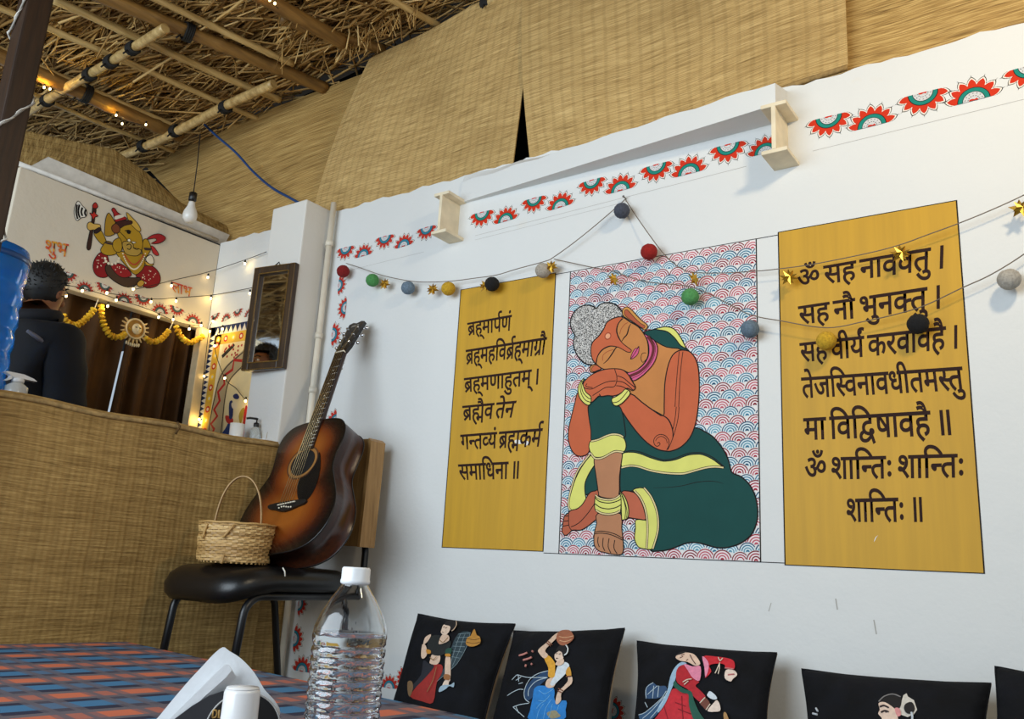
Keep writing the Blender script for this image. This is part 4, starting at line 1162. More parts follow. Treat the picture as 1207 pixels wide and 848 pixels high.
pv = stripes(t.math('ADD', s.outputs[1], wob), 0.128, [(0, (255, 255, 255)), (0.44, (150, 150, 150)), (0.54, (70, 70, 70)), (0.62, (205, 205, 205)), (0.82, (70, 70, 70)), (0.92, (160, 160, 160))])
cl = t.mix(pv, lin((104, 98, 106)), pu)
wv = t.noise(t.mapping(uv, (900, 900, 1)), 1.0, 1.0)
cl = t.mix(t.math('MULTIPLY', wv, 0.35), cl, tuple(x * 0.5 for x in lin((110, 100, 110))[:3]) + (1,))
t.put(t.b.inputs['Base Color'], cl); t.b.inputs['Roughness'].default_value = 0.85; t.b.inputs['Specular IOR Level'].default_value = 0.15
t.bump(wv, 0.3, 0.002)
b = MB(); OH = 0.02
def cloth(u, v):
    U = -0.16 + u * (TL + 0.32); Vv = -0.16 + v * (TW + 0.32)
    du = max(0, -U, U - TL); dv = max(0, -Vv, Vv - TW)
    cu = min(max(U, -0.012), TL + 0.012); cv = min(max(Vv, -0.012), TW + 0.012)
    drop = max(du, dv)
    out = 0.010 * math.sin(Vv * 22 + U * 19) * min(1, drop / 0.1) + (0.012 if drop > 0.0 else 0)
    if du > 0: cu += math.copysign(abs(out), U - TL / 2)
    if dv > 0: cv += math.copysign(abs(out), Vv - TW / 2)
    return tab(cu, cv, TZ - drop + 0.0)
b.grid(cloth, 92, 54, 0, lambda u, v: (u * (TL + 0.32), v * (TW + 0.32)))
o = b.build('tablecloth', t.mat)
sm = o.modifiers.new('thickness', 'SOLIDIFY'); sm.thickness = 0.0015; sm.offset = -1
tag(recentre(o), 'orange, blue and grey plaid cloth spread over the low table', 'tablecloth')

# ================================================================== water bottle
WB = 0.955
top = at_depth((419, 669), WB); midp = at_depth((412, 770), WB)
bcx = Vector(((top.x + midp.x) / 2, (top.y + midp.y) / 2, TZ + 0.002))
BHt = top.z - bcx.z
kz = BHt / 0.262
R0 = 0.0405
root = thing('water_bottle', 'clear ribbed plastic water bottle with a white cap on the plaid cloth', 'bottle', tuple(bcx))
t = NT('clear_pet'); t.b.inputs['Base Color'].default_value = (0.97, 0.99, 1.0, 1); t.b.inputs['Transmission Weight'].default_value = 1.0; t.b.inputs['Roughness'].default_value = 0.02; t.b.inputs['IOR'].default_value = 1.4
PET = t.mat
t = NT('water'); t.b.inputs['Base Color'].default_value = (0.96, 0.99, 1.0, 1); t.b.inputs['Transmission Weight'].default_value = 1.0; t.b.inputs['Roughness'].default_value = 0.0; t.b.inputs['IOR'].default_value = 1.33
WATER = t.mat
pr = [(0.001, 0.004), (0.030, 0.001), (0.038, 0.006), (R0, 0.014)]
for k in range(14):
    z = 0.020 + k * 0.0115
    pr += [(R0, z), (R0 * 0.985, z + 0.0026), (R0 * 0.958, z + 0.005), (R0 * 0.985, z + 0.0074), (R0 * 1.0, z + 0.0098)]
pr += [(R0 * 1.01, 0.184), (R0 * 0.99, 0.194), (R0 * 0.86, 0.208), (R0 * 0.62, 0.226), (R0 * 0.42, 0.238), (0.0142, 0.243), (0.0138, 0.250)]
pr = [(r, z * kz) for r, z in pr]
def crk(a, z, r):
    if z > 0.19 * kz or z < 0.014: return 1
    w_ = min(1, (z - 0.014) / 0.02)
    return 1 + w_ * (0.010 * math.sin(a * 14 + 2 * math.sin(z * 546)) + 0.008 * math.sin(a * 27 - z * 900) + 0.007 * math.sin(a * 9 + z * 1300))
b = MB(); MT = Matrix.Translation(bcx)
b.lathe(pr, 72, 0, MT, crk, cap=False)
b.lathe([(max(r - 0.0008, 0.0005), z + (0.0012 if z < 0.02 else 0)) for r, z in pr][::-1], 72, 0, MT, crk, cap=False)
b.build('bottle_shell', PET, root)
b = MB(); wp = [(max(r - 0.0014, 0.0004), z + (0.0018 if z < 0.02 else 0)) for r, z in pr if z < 0.186 * kz]
wp += [(R0 * 0.985, 0.188 * kz), (0.0004, 0.188 * kz)]
b.lathe(wp, 72, 0, MT, crk, cap=True); b.build('water', WATER, root)
b = MB()
cz0 = 0.244 * kz; cz1 = BHt
b.lathe([(0.0142, cz0 - 0.002), (0.0165, cz0), (0.0165, cz0 + 0.003), (0.0158, cz0 + 0.004), (0.0158, cz1 - 0.002), (0.0145, cz1), (0.001, cz1)], 48, 0, MT, lambda a, z, r: 1 + (0.02 * math.sin(a * 40) if r > 0.0155 and cz0 + 0.003 < z < cz1 - 0.001 else 0))
b.build('cap', mat('white_cap', (236, 238, 240), 0.35, 0.02), root)

# ================================================================== napkin holder, napkins, white shaker
W0 = 0.97
d0 = ray((265, 820)); vn = Vector((d0.x, d0.y, 0)).normalized()
pc = at_depth((265, 820), W0)
NP = lambda p, off=0.0: on_plane(p, pc + vn * off, vn)
hb_ = Vector((pc.x, pc.y, TZ + 0.002))
side_ = Vector((vn.y, -vn.x, 0))
if side_.dot(C_R) < 0: side_ = -side_
loc2 = lambda p: ((NP(p) - hb_).dot(side_), (NP(p) - hb_).z)
HP = lambda u, v, d: hb_ + side_ * u + vn * d + Vector((0, 0, v))
GREY = mat('dark_grey_plastic', (46, 46, 50), 0.5)
root = thing('napkin_holder', 'dark round-topped napkin holder with a gold lettered badge', 'napkin holder', tuple(hb_))
arc = [loc2(p) for p in ((206, 848), (226, 833), (246, 821), (262, 815.5), (280, 813), (296, 814), (310, 822), (320, 836), (323, 850))]
ab = [(arc[0][0] - 0.045, 0.0)] + arc + [(arc[-1][0] + 0.004, 0.0)]
for i, off in enumerate((0.0, 0.036)):
    b = MB(); b.prism(ab, HP, off, off + 0.003, 0); b.build('side_plate', GREY, root)
b = MB(); b.prism([(ab[0][0], 0.0), (ab[-1][0], 0.0), (ab[-1][0], 0.004), (ab[0][0], 0.004)], HP, 0.0, 0.039, 0); b.build('base', GREY, root)
cc_ = loc2((286, 862)); rr_ = abs(loc2((241, 862))[0] - cc_[0])
b = MB(); b.prism([(cc_[0] + rr_ * math.cos(2 * PI * k / 48), cc_[1] + rr_ * math.sin(2 * PI * k / 48)) for k in range(48)], HP, -0.0012, 0.0, 0); bd = b.build('badge', mat('black_badge', (16, 14, 14), 0.4), root)
b = MB(); b.tube([HP(cc_[0] + rr_ * math.cos(2 * PI * k / 48), cc_[1] + rr_ * math.sin(2 * PI * k / 48), -0.001) for k in range(48)], 0.0011, 6, closed=True); b.build('badge_ring', mat('silver_ring', (170, 168, 164), 0.4), bd)
GL2 = mat('gold_letters', (168, 132, 70), 0.5)
b = MB()
def seg(pts, w=0.0011):
    P = [loc2(p) for p in pts]
    b.tube([HP(u, v, -0.0018) for u, v in P], w, 5)
seg([(251.5, 837), (250.5, 846)]); seg([(251.5, 837), (255, 837.5), (256, 841), (254.5, 845.5), (250.5, 846)])
seg([(258.5, 837), (257.5, 846), (261.5, 846)]); seg([(264.5, 837), (263.5, 846)]); seg([(264.5, 837), (268, 839), (267.5, 845), (263.5, 846)])
b.build('lettering', GL2, bd)
# napkins standing in the holder
NAPK = mat('white_tissue', (236, 238, 240), 0.9, 0.03, 60, bump=0.1)
def fan(name, label, pts, off, th, n=1):
    o_ = [loc2(p) for p in pts]
    o_ = [(u, max(v, 0.006)) for u, v in o_]
    r_ = thing(name, label, 'napkin', tuple(HP(o_[0][0], 0.006, off)), 'paper napkins in the holder')
    for k in range(n):
        b = MB(); b.prism([(u + 0.0016 * k, v - 0.0022 * k) for u, v in o_], lambda u, v, d: HP(u, v, d + 0.0), off + k * th, off + k * th + th * 0.8, 0); b.build('sheet', NAPK, r_)
fan('paper_napkin', 'tall white paper napkin folded to a point at the back of the holder', cat_rom([(262, 765.5), (270, 770), (284, 779), (300, 796), (312, 816), (327.5, 834), (326, 848), (322, 860), (160, 900), (172, 866), (186, 848), (204, 826), (222, 805), (238, 788), (250, 775)], True, 3), 0.020, 0.0015, 3)
fan('paper_napkin', 'front stack of white paper napkins leaning left in the holder', [(264, 784.5), (269, 784), (273, 791), (266, 800), (240, 823), (215, 848), (160, 905), (150, 905), (196, 852), (232, 816)], 0.004, 0.0024, 5)
# white shaker
sc_ = at_depth((284, 830), 0.90); sb_ = Vector((sc_.x, sc_.y, TZ + 0.002))
hz_ = at_depth((284, 812), 0.90).z - sb_.z; rs = 0.0185
root = thing('shaker', 'plain white cylindrical shaker in front of the dark napkin holder', 'shaker', tuple(sb_))
b = MB(); b.lathe([(rs * 1.08, 0), (rs * 1.1, 0.003), (rs * 1.0, hz_ - 0.004), (rs * 0.93, hz_ - 0.0005)], 40, 0, Matrix.Translation(sb_)); b.build('body', mat('white_ceramic', (232, 230, 228), 0.25, 0.02, coat=0.3), root)
b = MB(); b.lathe([(rs * 0.93, hz_ - 0.0005), (rs * 0.9, hz_ + 0.001), (0.001, hz_ + 0.0018)], 40, 0, Matrix.Translation(sb_))
b.build('lid', mat('white_ceramic', (232, 230, 228), 0.25, 0.02, coat=0.3), root)
# letter outlines: width, then contours as x, y, on-curve
GLYPHS = {
    3: (260, []),
    6: (0, [[-185,772,1,-185,796,0,-152,830,0,-130,830,1,-107,830,0,-75,796,0,-75,772,1,-75,748,0,-107,714,0,-130,714,1,-152,714,0,-185,748,0]]),
    7: (272, [[78,435,1,78,461,0,114,499,0,139,499,1,164,499,0,200,461,0,200,435,1,200,409,0,164,371,0,139,371,1,114,371,0,78,409,0],[78,118,1,78,144,0,114,182,0,139,182,1,164,182,0,200,144,0,200,118,1,200,92,0,164,54,0,139,54,1,114,54,0,78,92,0]]),
    25: (762, [[777,551,1,452,551,1,452,349,1,500,399,0,569,399,1,634,399,0,716,316,0,716,239,1,716,193,0,686,89,0,651,39,1,579,80,1,604,112,0,636,196,0,636,237,1,636,284,0,597,330,0,562,330,1,508,330,0,452,258,1,452,0,1,371,0,1,371,174,1,347,154,0,276,118,0,226,118,1,179,118,0,96,156,0,46,233,0,46,290,1,46,370,0,156,464,0,244,464,1,267,464,0,324,457,0,339,454,1,333,381,1,317,385,0,268,391,0,249,391,1,191,391,0,127,339,0,127,292,1,127,239,0,188,188,0,228,188,1,272,188,0,341,230,0,371,260,1,371,551,1,0,551,1,0,622,1,777,622,1]]),
    27: (563, [[208,551,1,208,234,1,208,208,0,183,178,0,160,178,1,134,178,0,79,220,0,41,280,0,41,308,1,41,331,0,68,359,0,102,359,1,127,359,1,127,551,1,0,551,1,0,622,1,578,622,1,578,551,1,474,551,1,474,0,1,393,0,1,393,551,1]]),
    32: (742, [[653,551,1,653,0,1,572,0,1,572,370,1,435,370,1,394,370,0,378,373,1,414,343,0,458,263,0,458,218,1,458,172,0,417,110,0,350,80,0,310,80,1,257,80,0,161,141,0,73,282,0,31,401,1,102,426,1,148,292,0,248,153,0,306,153,1,338,153,0,379,187,0,379,227,1,379,271,0,318,349,0,273,377,1,302,441,1,572,441,1,572,551,1,0,551,1,0,622,1,757,622,1,757,551,1]]),
    39: (723, [[634,551,1,634,0,1,553,0,1,553,551,1,420,551,1,420,321,1,420,279,0,403,221,0,385,198,1,364,173,0,298,146,0,251,146,1,158,146,0,114,205,1,97,228,0,79,298,0,79,352,1,79,551,1,0,551,1,0,622,1,737,622,1,737,551,1],[249,217,1,301,217,0,321,249,1,332,266,0,339,310,0,339,353,1,339,551,1,160,551,1,160,353,1,160,314,0,168,268,0,178,251,1,189,235,0,222,217,0]]),
    40: (570, [[481,551,1,481,0,1,400,0,1,400,328,1,291,328,1,230,328,0,169,316,0,150,299,1,126,280,0,126,237,1,126,188,0,200,97,0,271,40,1,217,-12,1,171,28,0,92,108,0,45,194,0,45,242,1,45,277,0,72,333,0,93,351,1,122,376,0,204,399,0,272,399,1,400,399,1,400,551,1,0,551,1,0,622,1,584,622,1,584,551,1]]),
    43: (615, [[630,551,1,526,551,1,526,0,1,445,0,1,445,150,1,414,130,0,341,103,0,283,103,1,206,103,0,111,184,0,111,251,1,111,278,0,129,328,0,148,348,1,101,366,0,42,437,0,42,493,1,42,553,0,124,632,0,187,632,1,240,632,0,311,576,0,311,531,1,311,484,0,271,443,1,210,482,1,221,492,0,230,515,0,230,526,1,230,541,0,210,568,0,184,568,1,156,568,0,116,524,0,116,489,1,116,457,0,147,418,0,196,400,0,223,397,1,253,405,0,288,405,1,299,405,0,326,403,0,333,402,1,326,332,1,320,333,0,303,333,0,298,333,1,248,333,0,191,292,0,191,254,1,191,213,0,248,173,0,292,173,1,345,173,0,419,216,0,445,245,1,445,551,1,383,551,1,383,622,1,630,622,1]]),
    44: (555, [[0,622,1,569,622,1,569,551,1,466,551,1,466,0,1,385,0,1,385,298,1,204,298,1,204,244,1,204,216,0,176,188,0,153,188,1,129,188,0,75,230,0,37,290,0,37,318,1,37,341,0,64,369,0,98,369,1,385,369,1,385,551,1,0,551,1]]),
    46: (568, [[479,551,1,479,0,1,398,0,1,398,191,1,369,172,0,301,146,0,254,146,1,214,146,0,149,173,0,128,194,1,103,221,0,79,294,0,79,358,1,79,551,1,0,551,1,0,622,1,583,622,1,583,551,1],[398,551,1,160,551,1,160,369,1,160,328,0,166,280,0,179,251,0,190,240,1,213,217,0,263,217,1,303,217,0,373,255,0,398,280,1]]),
    49: (703, [[174,632,1,211,632,0,269,611,0,291,586,1,309,567,0,332,499,0,332,437,1,332,321,1,533,321,1,533,551,1,402,551,1,402,622,1,717,622,1,717,551,1,614,551,1,614,0,1,533,0,1,533,250,1,332,250,1,332,213,1,332,180,0,303,151,0,283,151,1,264,151,0,222,176,0,186,215,0,164,259,0,164,278,1,164,296,0,191,321,0,224,321,1,253,321,1,253,426,1,253,473,0,243,523,0,232,538,1,212,568,0,169,568,1,142,568,0,114,542,0,114,521,1,114,493,0,161,463,0,218,460,1,210,389,1,135,395,0,46,456,0,46,520,1,46,579,0,122,632,0]]),
    50: (598, [[509,551,1,509,0,1,428,0,1,428,250,1,207,250,1,207,213,1,207,180,0,178,151,0,159,151,1,140,151,0,98,176,0,62,215,0,39,259,0,39,278,1,39,296,0,66,321,0,100,321,1,126,321,1,126,551,1,0,551,1,0,622,1,612,622,1,612,551,1],[428,551,1,207,551,1,207,321,1,428,321,1]]),
    51: (580, [[595,622,1,595,551,1,491,551,1,491,0,1,410,0,1,410,179,1,382,161,0,304,132,0,253,132,1,163,132,0,52,253,0,38,353,1,100,366,0,160,413,0,160,457,1,160,485,0,137,533,0,123,551,1,0,551,1,0,622,1],[129,301,1,149,252,0,210,203,0,259,203,1,309,203,0,383,245,0,410,274,1,410,551,1,211,551,1,240,499,0,240,445,1,240,337,0]]),
    52: (409, [[395,42,1,341,-12,1,282,37,0,178,137,0,98,225,0,75,256,1,53,287,0,40,323,0,40,340,1,40,359,0,70,393,0,104,393,1,129,393,0,166,370,0,181,349,1,220,369,0,256,429,0,256,468,1,256,491,0,246,536,0,239,551,1,0,551,1,0,622,1,424,622,1,424,551,1,320,551,1,336,516,0,336,458,1,336,403,0,292,327,0,216,274,0,167,254,1,212,202,0,331,91,0]]),
    54: (678, [[0,551,1,0,622,1,693,622,1,693,551,1,589,551,1,589,0,1,508,0,1,508,355,1,502,356,0,494,356,1,470,356,0,420,332,0,374,269,0,356,208,1,279,232,1,291,278,0,311,313,1,287,331,0,239,353,0,209,353,1,169,353,0,126,307,0,126,271,1,126,233,0,169,164,0,251,89,0,309,40,1,255,-12,1,197,38,0,101,129,0,45,222,0,45,275,1,45,328,0,94,395,0,168,426,0,204,426,1,248,426,0,321,397,0,354,370,1,412,426,0,499,426,1,504,426,0,508,426,1,508,551,1]]),
    57: (556, [[571,551,1,467,551,1,467,0,1,387,0,1,387,165,1,361,147,0,286,118,0,233,118,1,179,118,0,95,160,0,46,235,0,46,286,1,46,372,0,161,464,0,255,464,1,268,464,0,307,461,0,344,457,0,354,454,1,349,381,1,330,385,0,282,391,0,259,391,1,197,391,0,127,337,0,127,287,1,127,236,0,190,188,0,235,188,1,287,188,0,362,233,0,387,260,1,387,551,1,0,551,1,0,622,1,571,622,1]]),
    58: (680, [[122,189,1,87,189,0,40,224,0,40,255,1,40,284,0,76,314,0,104,314,1,122,314,0,161,299,0,191,276,1,241,292,0,305,378,0,305,443,1,305,499,0,246,566,0,199,566,1,168,566,0,138,539,0,138,516,1,138,501,0,157,466,0,214,442,0,270,440,1,253,370,1,159,376,0,66,459,0,66,517,1,66,568,0,137,632,0,204,632,1,251,632,0,333,589,0,384,504,0,384,440,1,384,371,0,315,254,0,254,221,1,299,182,0,383,87,0,414,43,1,350,-1,1,299,71,0,216,164,0,179,194,1,152,189,0],[591,551,1,591,0,1,510,0,1,510,551,1,421,551,1,421,622,1,695,622,1,695,551,1]]),
    59: (578, [[593,622,1,593,551,1,489,551,1,489,0,1,408,0,1,408,191,1,378,174,0,304,146,0,254,146,1,214,146,0,149,173,0,128,194,1,103,221,0,79,294,0,79,358,1,79,551,1,0,551,1,0,622,1],[408,551,1,205,551,1,408,287,1],[189,240,1,212,217,0,262,217,1,288,217,0,338,233,0,360,245,1,159,507,1,159,369,1,159,328,0,165,280,0,178,251,0]]),
    60: (676, [[587,551,1,587,0,1,506,0,1,506,266,1,477,257,0,419,251,0,380,251,1,338,251,0,245,266,0,212,277,1,192,264,0,167,253,1,208,201,0,319,91,0,380,42,1,326,-12,1,270,37,0,171,137,0,95,225,0,73,256,1,51,287,0,40,323,0,40,340,1,40,359,0,70,393,0,104,393,1,129,393,0,166,370,0,181,350,1,202,369,0,217,428,0,217,458,1,217,488,0,208,536,0,201,551,1,0,551,1,0,622,1,691,622,1,691,551,1],[369,322,1,408,322,0,472,330,0,506,339,1,506,551,1,281,551,1,288,534,0,298,488,0,298,458,1,298,416,0,279,354,0,262,333,1,314,322,0]]),
    61: (531, [[321,69,1,357,80,0,403,116,0,403,148,1,403,186,0,345,229,0,280,229,1,211,229,0,138,172,0,138,124,1,138,93,0,161,35,0,232,-36,0,302,-89,1,248,-142,1,157,-71,0,58,53,0,58,130,1,58,168,0,89,227,0,115,248,1,96,266,0,69,318,0,69,352,1,69,380,0,89,420,0,106,433,1,129,450,0,188,465,0,229,465,1,361,465,1,361,551,1,0,551,1,0,622,1,546,622,1,546,551,1,442,551,1,442,394,1,230,394,1,199,394,0,173,388,0,164,381,1,149,369,0,149,347,1,149,327,0,169,296,0,183,284,1,230,300,0,284,300,1,353,300,0,440,258,0,481,191,0,481,153,1,481,95,0,413,19,0,348,2,1]]),
    66: (259, [[170,551,1,170,0,1,89,0,1,89,551,1,0,551,1,0,622,1,273,622,1,273,551,1]]),
    67: (259, [[89,551,1,0,551,1,0,622,1,80,622,1,68,644,0,53,694,0,53,724,1,53,802,0,169,896,0,266,896,1,407,896,0,625,743,0,704,615,1,620,615,1,467,824,0,283,824,1,213,824,0,134,765,0,134,714,1,134,684,0,153,639,0,165,622,1,273,622,1,273,551,1,170,551,1,170,0,1,89,0,1]]),
    68: (259, [[-185,615,1,-202,650,0,-220,714,0,-220,748,1,-220,813,0,-136,896,0,-61,896,1,-1,896,0,79,839,0,137,718,0,163,622,1,273,622,1,273,551,1,170,551,1,170,0,1,89,0,1,89,551,1,0,551,1,0,622,1,87,622,1,59,726,0,-2,825,0,-57,825,1,-97,825,0,-139,776,0,-139,733,1,-139,699,0,-119,644,0,-105,615,1]]),
    69: (0, [[-248,-12,1,-194,11,0,-136,11,1,-61,11,0,22,-66,0,22,-129,1,22,-190,0,-71,-268,0,-157,-268,1,-254,-268,0,-395,-176,0,-455,-100,1,-394,-57,1,-355,-105,0,-285,-167,0,-206,-196,0,-157,-196,1,-51,-196,0,-51,-122,1,-51,-89,0,-100,-57,0,-131,-57,1,-158,-57,0,-201,-68,0,-222,-79,1]]),
    75: (0, [[-169,615,1,-190,694,0,-231,785,0,-281,823,0,-315,823,1,-337,823,0,-371,814,0,-385,809,1,-409,882,1,-370,896,0,-318,896,1,-264,896,0,-185,845,0,-122,722,0,-94,615,1]]),
    76: (0, [[-179,615,1,-206,655,0,-251,692,0,-294,703,0,-320,703,1,-340,703,0,-382,691,0,-402,682,1,-428,751,1,-405,761,0,-355,773,0,-326,773,1,-281,773,0,-211,730,0,-187,692,1,-183,694,1,-203,746,0,-241,803,0,-285,827,0,-316,827,1,-340,827,0,-372,819,0,-386,813,1,-409,882,1,-370,896,0,-318,896,1,-264,896,0,-185,845,0,-122,722,0,-94,615,1]]),
    80: (259, [[170,551,1,170,0,1,89,0,1,89,551,1,0,551,1,0,622,1,273,622,1,273,551,1],[80,615,1,53,655,0,8,692,0,-35,703,0,-61,703,1,-81,703,0,-123,691,0,-143,682,1,-169,751,1,-146,761,0,-96,773,0,-67,773,1,-22,773,0,48,730,0,72,692,1,76,694,1,56,746,0,18,803,0,-26,827,0,-57,827,1,-81,827,0,-113,819,0,-127,813,1,-150,882,1,-111,896,0,-59,896,1,-5,896,0,74,845,0,137,722,0,165,615,1]]),
    81: (0, [[-179,-44,1,-156,-39,0,-131,-39,1,-63,-39,0,38,-90,0,117,-176,0,151,-227,1,94,-268,1,44,-188,0,-57,-113,0,-125,-113,1,-137,-113,0,-158,-116,0,-167,-118,1]]),
    84: (902, [[502,816,1,502,837,0,531,866,0,552,866,1,572,866,0,602,837,0,602,816,1,602,795,0,572,766,0,552,766,1,531,766,0,502,795,0],[759,833,1,736,732,0,629,649,0,553,649,1,481,649,0,373,738,0,339,833,1,408,856,1,434,786,0,502,716,0,555,716,1,613,716,0,670,791,0,686,858,1],[470,218,1,470,148,0,379,80,0,312,80,1,226,80,0,92,208,0,29,356,1,100,382,1,143,276,0,243,153,0,305,153,1,343,153,0,391,188,0,391,227,1,391,264,0,350,322,0,318,347,1,291,342,0,260,341,1,255,411,1,323,413,0,380,457,0,380,494,1,380,530,0,333,562,0,302,562,1,265,562,0,205,542,0,171,525,1,146,594,1,172,608,0,249,632,0,298,632,1,376,632,0,459,554,0,459,495,1,459,455,0,422,391,0,385,370,1,401,356,0,430,344,0,446,344,1,466,344,0,498,367,0,516,396,1,546,443,1,581,499,0,651,547,0,705,547,1,743,547,0,813,510,0,858,431,0,858,368,1,858,287,0,763,191,0,683,191,1,637,191,0,569,226,0,537,254,1,586,307,1,609,286,0,655,262,0,686,262,1,721,262,0,778,315,0,778,369,1,778,421,0,735,476,0,702,476,1,674,476,0,634,442,0,610,401,1,583,357,1,561,320,0,504,274,0,457,274,1,457,274,1,470,246,0]]),
    104: (379, [[194,622,1,275,622,1,275,0,1,194,0,1]]),
    105: (599, [[414,622,1,495,622,1,495,0,1,414,0,1],[194,622,1,275,622,1,275,0,1,194,0,1]]),
    181: (0, [[-190,615,1,-211,650,0,-240,726,0,-240,762,1,-240,829,0,-151,896,0,-85,896,1,-53,896,0,1,883,0,21,872,1,-1,806,1,-18,815,0,-56,827,0,-78,827,1,-118,827,0,-160,782,0,-160,747,1,-160,714,0,-133,651,0,-108,615,1]]),
    183: (603, [[618,551,1,452,551,1,452,334,1,474,349,0,528,368,0,567,368,1,631,368,1,631,297,1,580,297,1,534,297,0,482,277,0,452,253,1,452,0,1,371,0,1,371,174,1,347,154,0,276,118,0,226,118,1,179,118,0,96,156,0,46,233,0,46,290,1,46,370,0,156,464,0,244,464,1,267,464,0,324,457,0,339,454,1,333,381,1,317,385,0,268,391,0,249,391,1,191,391,0,127,339,0,127,292,1,127,239,0,188,188,0,228,188,1,272,188,0,341,230,0,371,260,1,371,551,1,0,551,1,0,622,1,618,622,1]]),
    202: (358, [[0,622,1,373,622,1,373,551,1,0,551,1],[204,298,1,204,244,1,204,216,0,176,188,0,153,188,1,129,188,0,75,230,0,37,290,0,37,318,1,37,341,0,64,369,0,98,369,1,385,369,1,385,298,1]]),
    212: (392, [[0,622,1,406,622,1,406,551,1,0,551,1],[425,193,1,388,162,0,293,118,0,233,118,1,179,118,0,95,160,0,46,235,0,46,286,1,46,372,0,161,464,0,255,464,1,268,464,0,307,461,0,344,457,0,354,454,1,349,381,1,330,385,0,282,391,0,259,391,1,197,391,0,127,337,0,127,287,1,127,236,0,190,188,0,235,188,1,287,188,0,362,233,0,387,259,1]]),
    215: (389, [[369,322,1,400,322,0,450,327,0,478,332,1,486,260,1,461,255,0,409,251,0,380,251,1,338,251,0,245,266,0,212,277,1,192,264,0,167,253,1,208,201,0,319,91,0,380,42,1,326,-12,1,270,37,0,171,137,0,95,225,0,73,256,1,51,287,0,40,323,0,40,340,1,40,359,0,70,393,0,104,393,1,129,393,0,166,370,0,181,350,1,202,369,0,217,428,0,217,458,1,217,488,0,208,536,0,201,551,1,0,551,1,0,622,1,403,622,1,403,551,1,281,551,1,288,534,0,298,488,0,298,458,1,298,416,0,279,354,0,262,333,1,314,322,0]]),
    256: (563, [[172,-24,1,125,43,1,393,205,1,393,551,1,208,551,1,208,234,1,208,208,0,183,178,0,160,178,1,134,178,0,79,220,0,41,280,0,41,308,1,41,331,0,68,359,0,102,359,1,127,359,1,127,551,1,0,551,1,0,622,1,578,622,1,578,551,1,474,551,1,474,0,1,393,0,1,393,122,1]]),
    276: (571, [[57,41,1,204,124,1,134,134,0,46,218,0,46,286,1,46,372,0,167,464,0,265,464,1,279,464,0,319,461,0,358,457,0,369,454,1,363,385,1,343,389,0,293,395,0,268,395,1,248,395,0,230,392,1,365,224,1,384,238,0,401,256,1,401,551,1,0,551,1,0,622,1,585,622,1,585,551,1,482,551,1,482,0,1,401,0,1,401,168,1,389,161,0,378,155,1,104,-24,1],[127,287,1,127,235,0,194,184,0,242,184,1,260,184,0,293,190,0,308,195,1,168,370,1,127,342,0]]),
    403: (531, [[284,300,1,355,300,0,442,260,0,481,196,0,481,160,1,481,107,0,419,39,0,360,18,1,333,85,1,365,96,0,404,129,0,404,157,1,404,191,0,347,229,0,282,229,1,205,229,0,138,175,0,138,135,1,138,112,0,159,61,0,225,3,0,292,-31,1,309,-29,0,325,-29,1,400,-29,0,483,-106,0,483,-169,1,483,-230,0,390,-308,0,304,-308,1,207,-308,0,66,-216,0,6,-140,1,67,-97,1,106,-145,0,176,-207,0,255,-236,0,304,-236,1,410,-236,0,410,-162,1,410,-129,0,361,-97,0,330,-97,1,303,-97,0,260,-108,0,239,-119,1,223,-79,1,134,-25,0,58,77,0,58,137,1,58,172,0,88,229,0,113,249,1,95,267,0,69,318,0,69,352,1,69,380,0,89,420,0,106,433,1,129,450,0,188,465,0,229,465,1,361,465,1,361,551,1,0,551,1,0,622,1,546,622,1,546,551,1,442,551,1,442,394,1,230,394,1,199,394,0,173,388,0,164,381,1,149,369,0,149,347,1,149,328,0,168,297,0,182,285,1,229,300,0]]),
    529: (620, [[227,-125,1,171,-125,0,87,-84,0,40,-13,0,40,33,1,40,92,0,106,171,0,163,187,1,146,224,0,146,272,1,146,316,0,177,379,0,202,401,1,236,430,0,331,456,0,390,456,1,395,456,1,395,551,1,0,551,1,0,622,1,634,622,1,634,551,1,476,551,1,476,385,1,427,385,1,369,385,0,298,371,0,273,355,1,227,324,0,227,262,1,227,209,0,306,140,0,390,140,1,394,140,0,404,140,0,411,141,1,406,161,0,406,176,1,406,211,0,448,240,0,473,240,1,516,240,0,561,191,0,561,162,1,561,130,0,527,93,0,501,83,1,585,-138,1,516,-166,1,459,-6,1,417,-54,0,308,-125,0],[119,34,1,119,-15,0,186,-56,0,229,-56,1,273,-56,0,345,-18,0,404,40,0,428,72,1,418,71,0,400,70,0,394,70,1,346,70,0,247,96,0,210,127,1,171,118,0,119,70,0]]),
    576: (800, [[277,-215,1,204,-153,0,107,-50,0,58,53,0,58,112,1,58,155,0,90,222,0,117,246,1,97,264,0,69,317,0,69,352,1,69,380,0,89,420,0,106,433,1,129,450,0,188,465,0,229,465,1,361,465,1,361,551,1,0,551,1,0,622,1,815,622,1,815,551,1,711,551,1,711,-137,1,630,-137,1,630,52,1,474,52,1,474,16,1,474,-18,0,445,-47,0,425,-47,1,406,-47,0,365,-22,0,329,17,0,306,61,0,306,80,1,306,98,0,333,123,0,367,123,1,396,123,1,389,170,0,336,228,0,274,228,1,214,228,0,138,167,0,138,102,1,138,59,0,177,-17,0,263,-104,0,331,-163,1],[630,123,1,630,551,1,442,551,1,442,394,1,230,394,1,199,394,0,173,388,0,164,381,1,149,369,0,149,347,1,149,328,0,168,296,0,183,284,1,226,300,0,275,300,1,370,300,0,464,202,0,471,123,1]]),
}
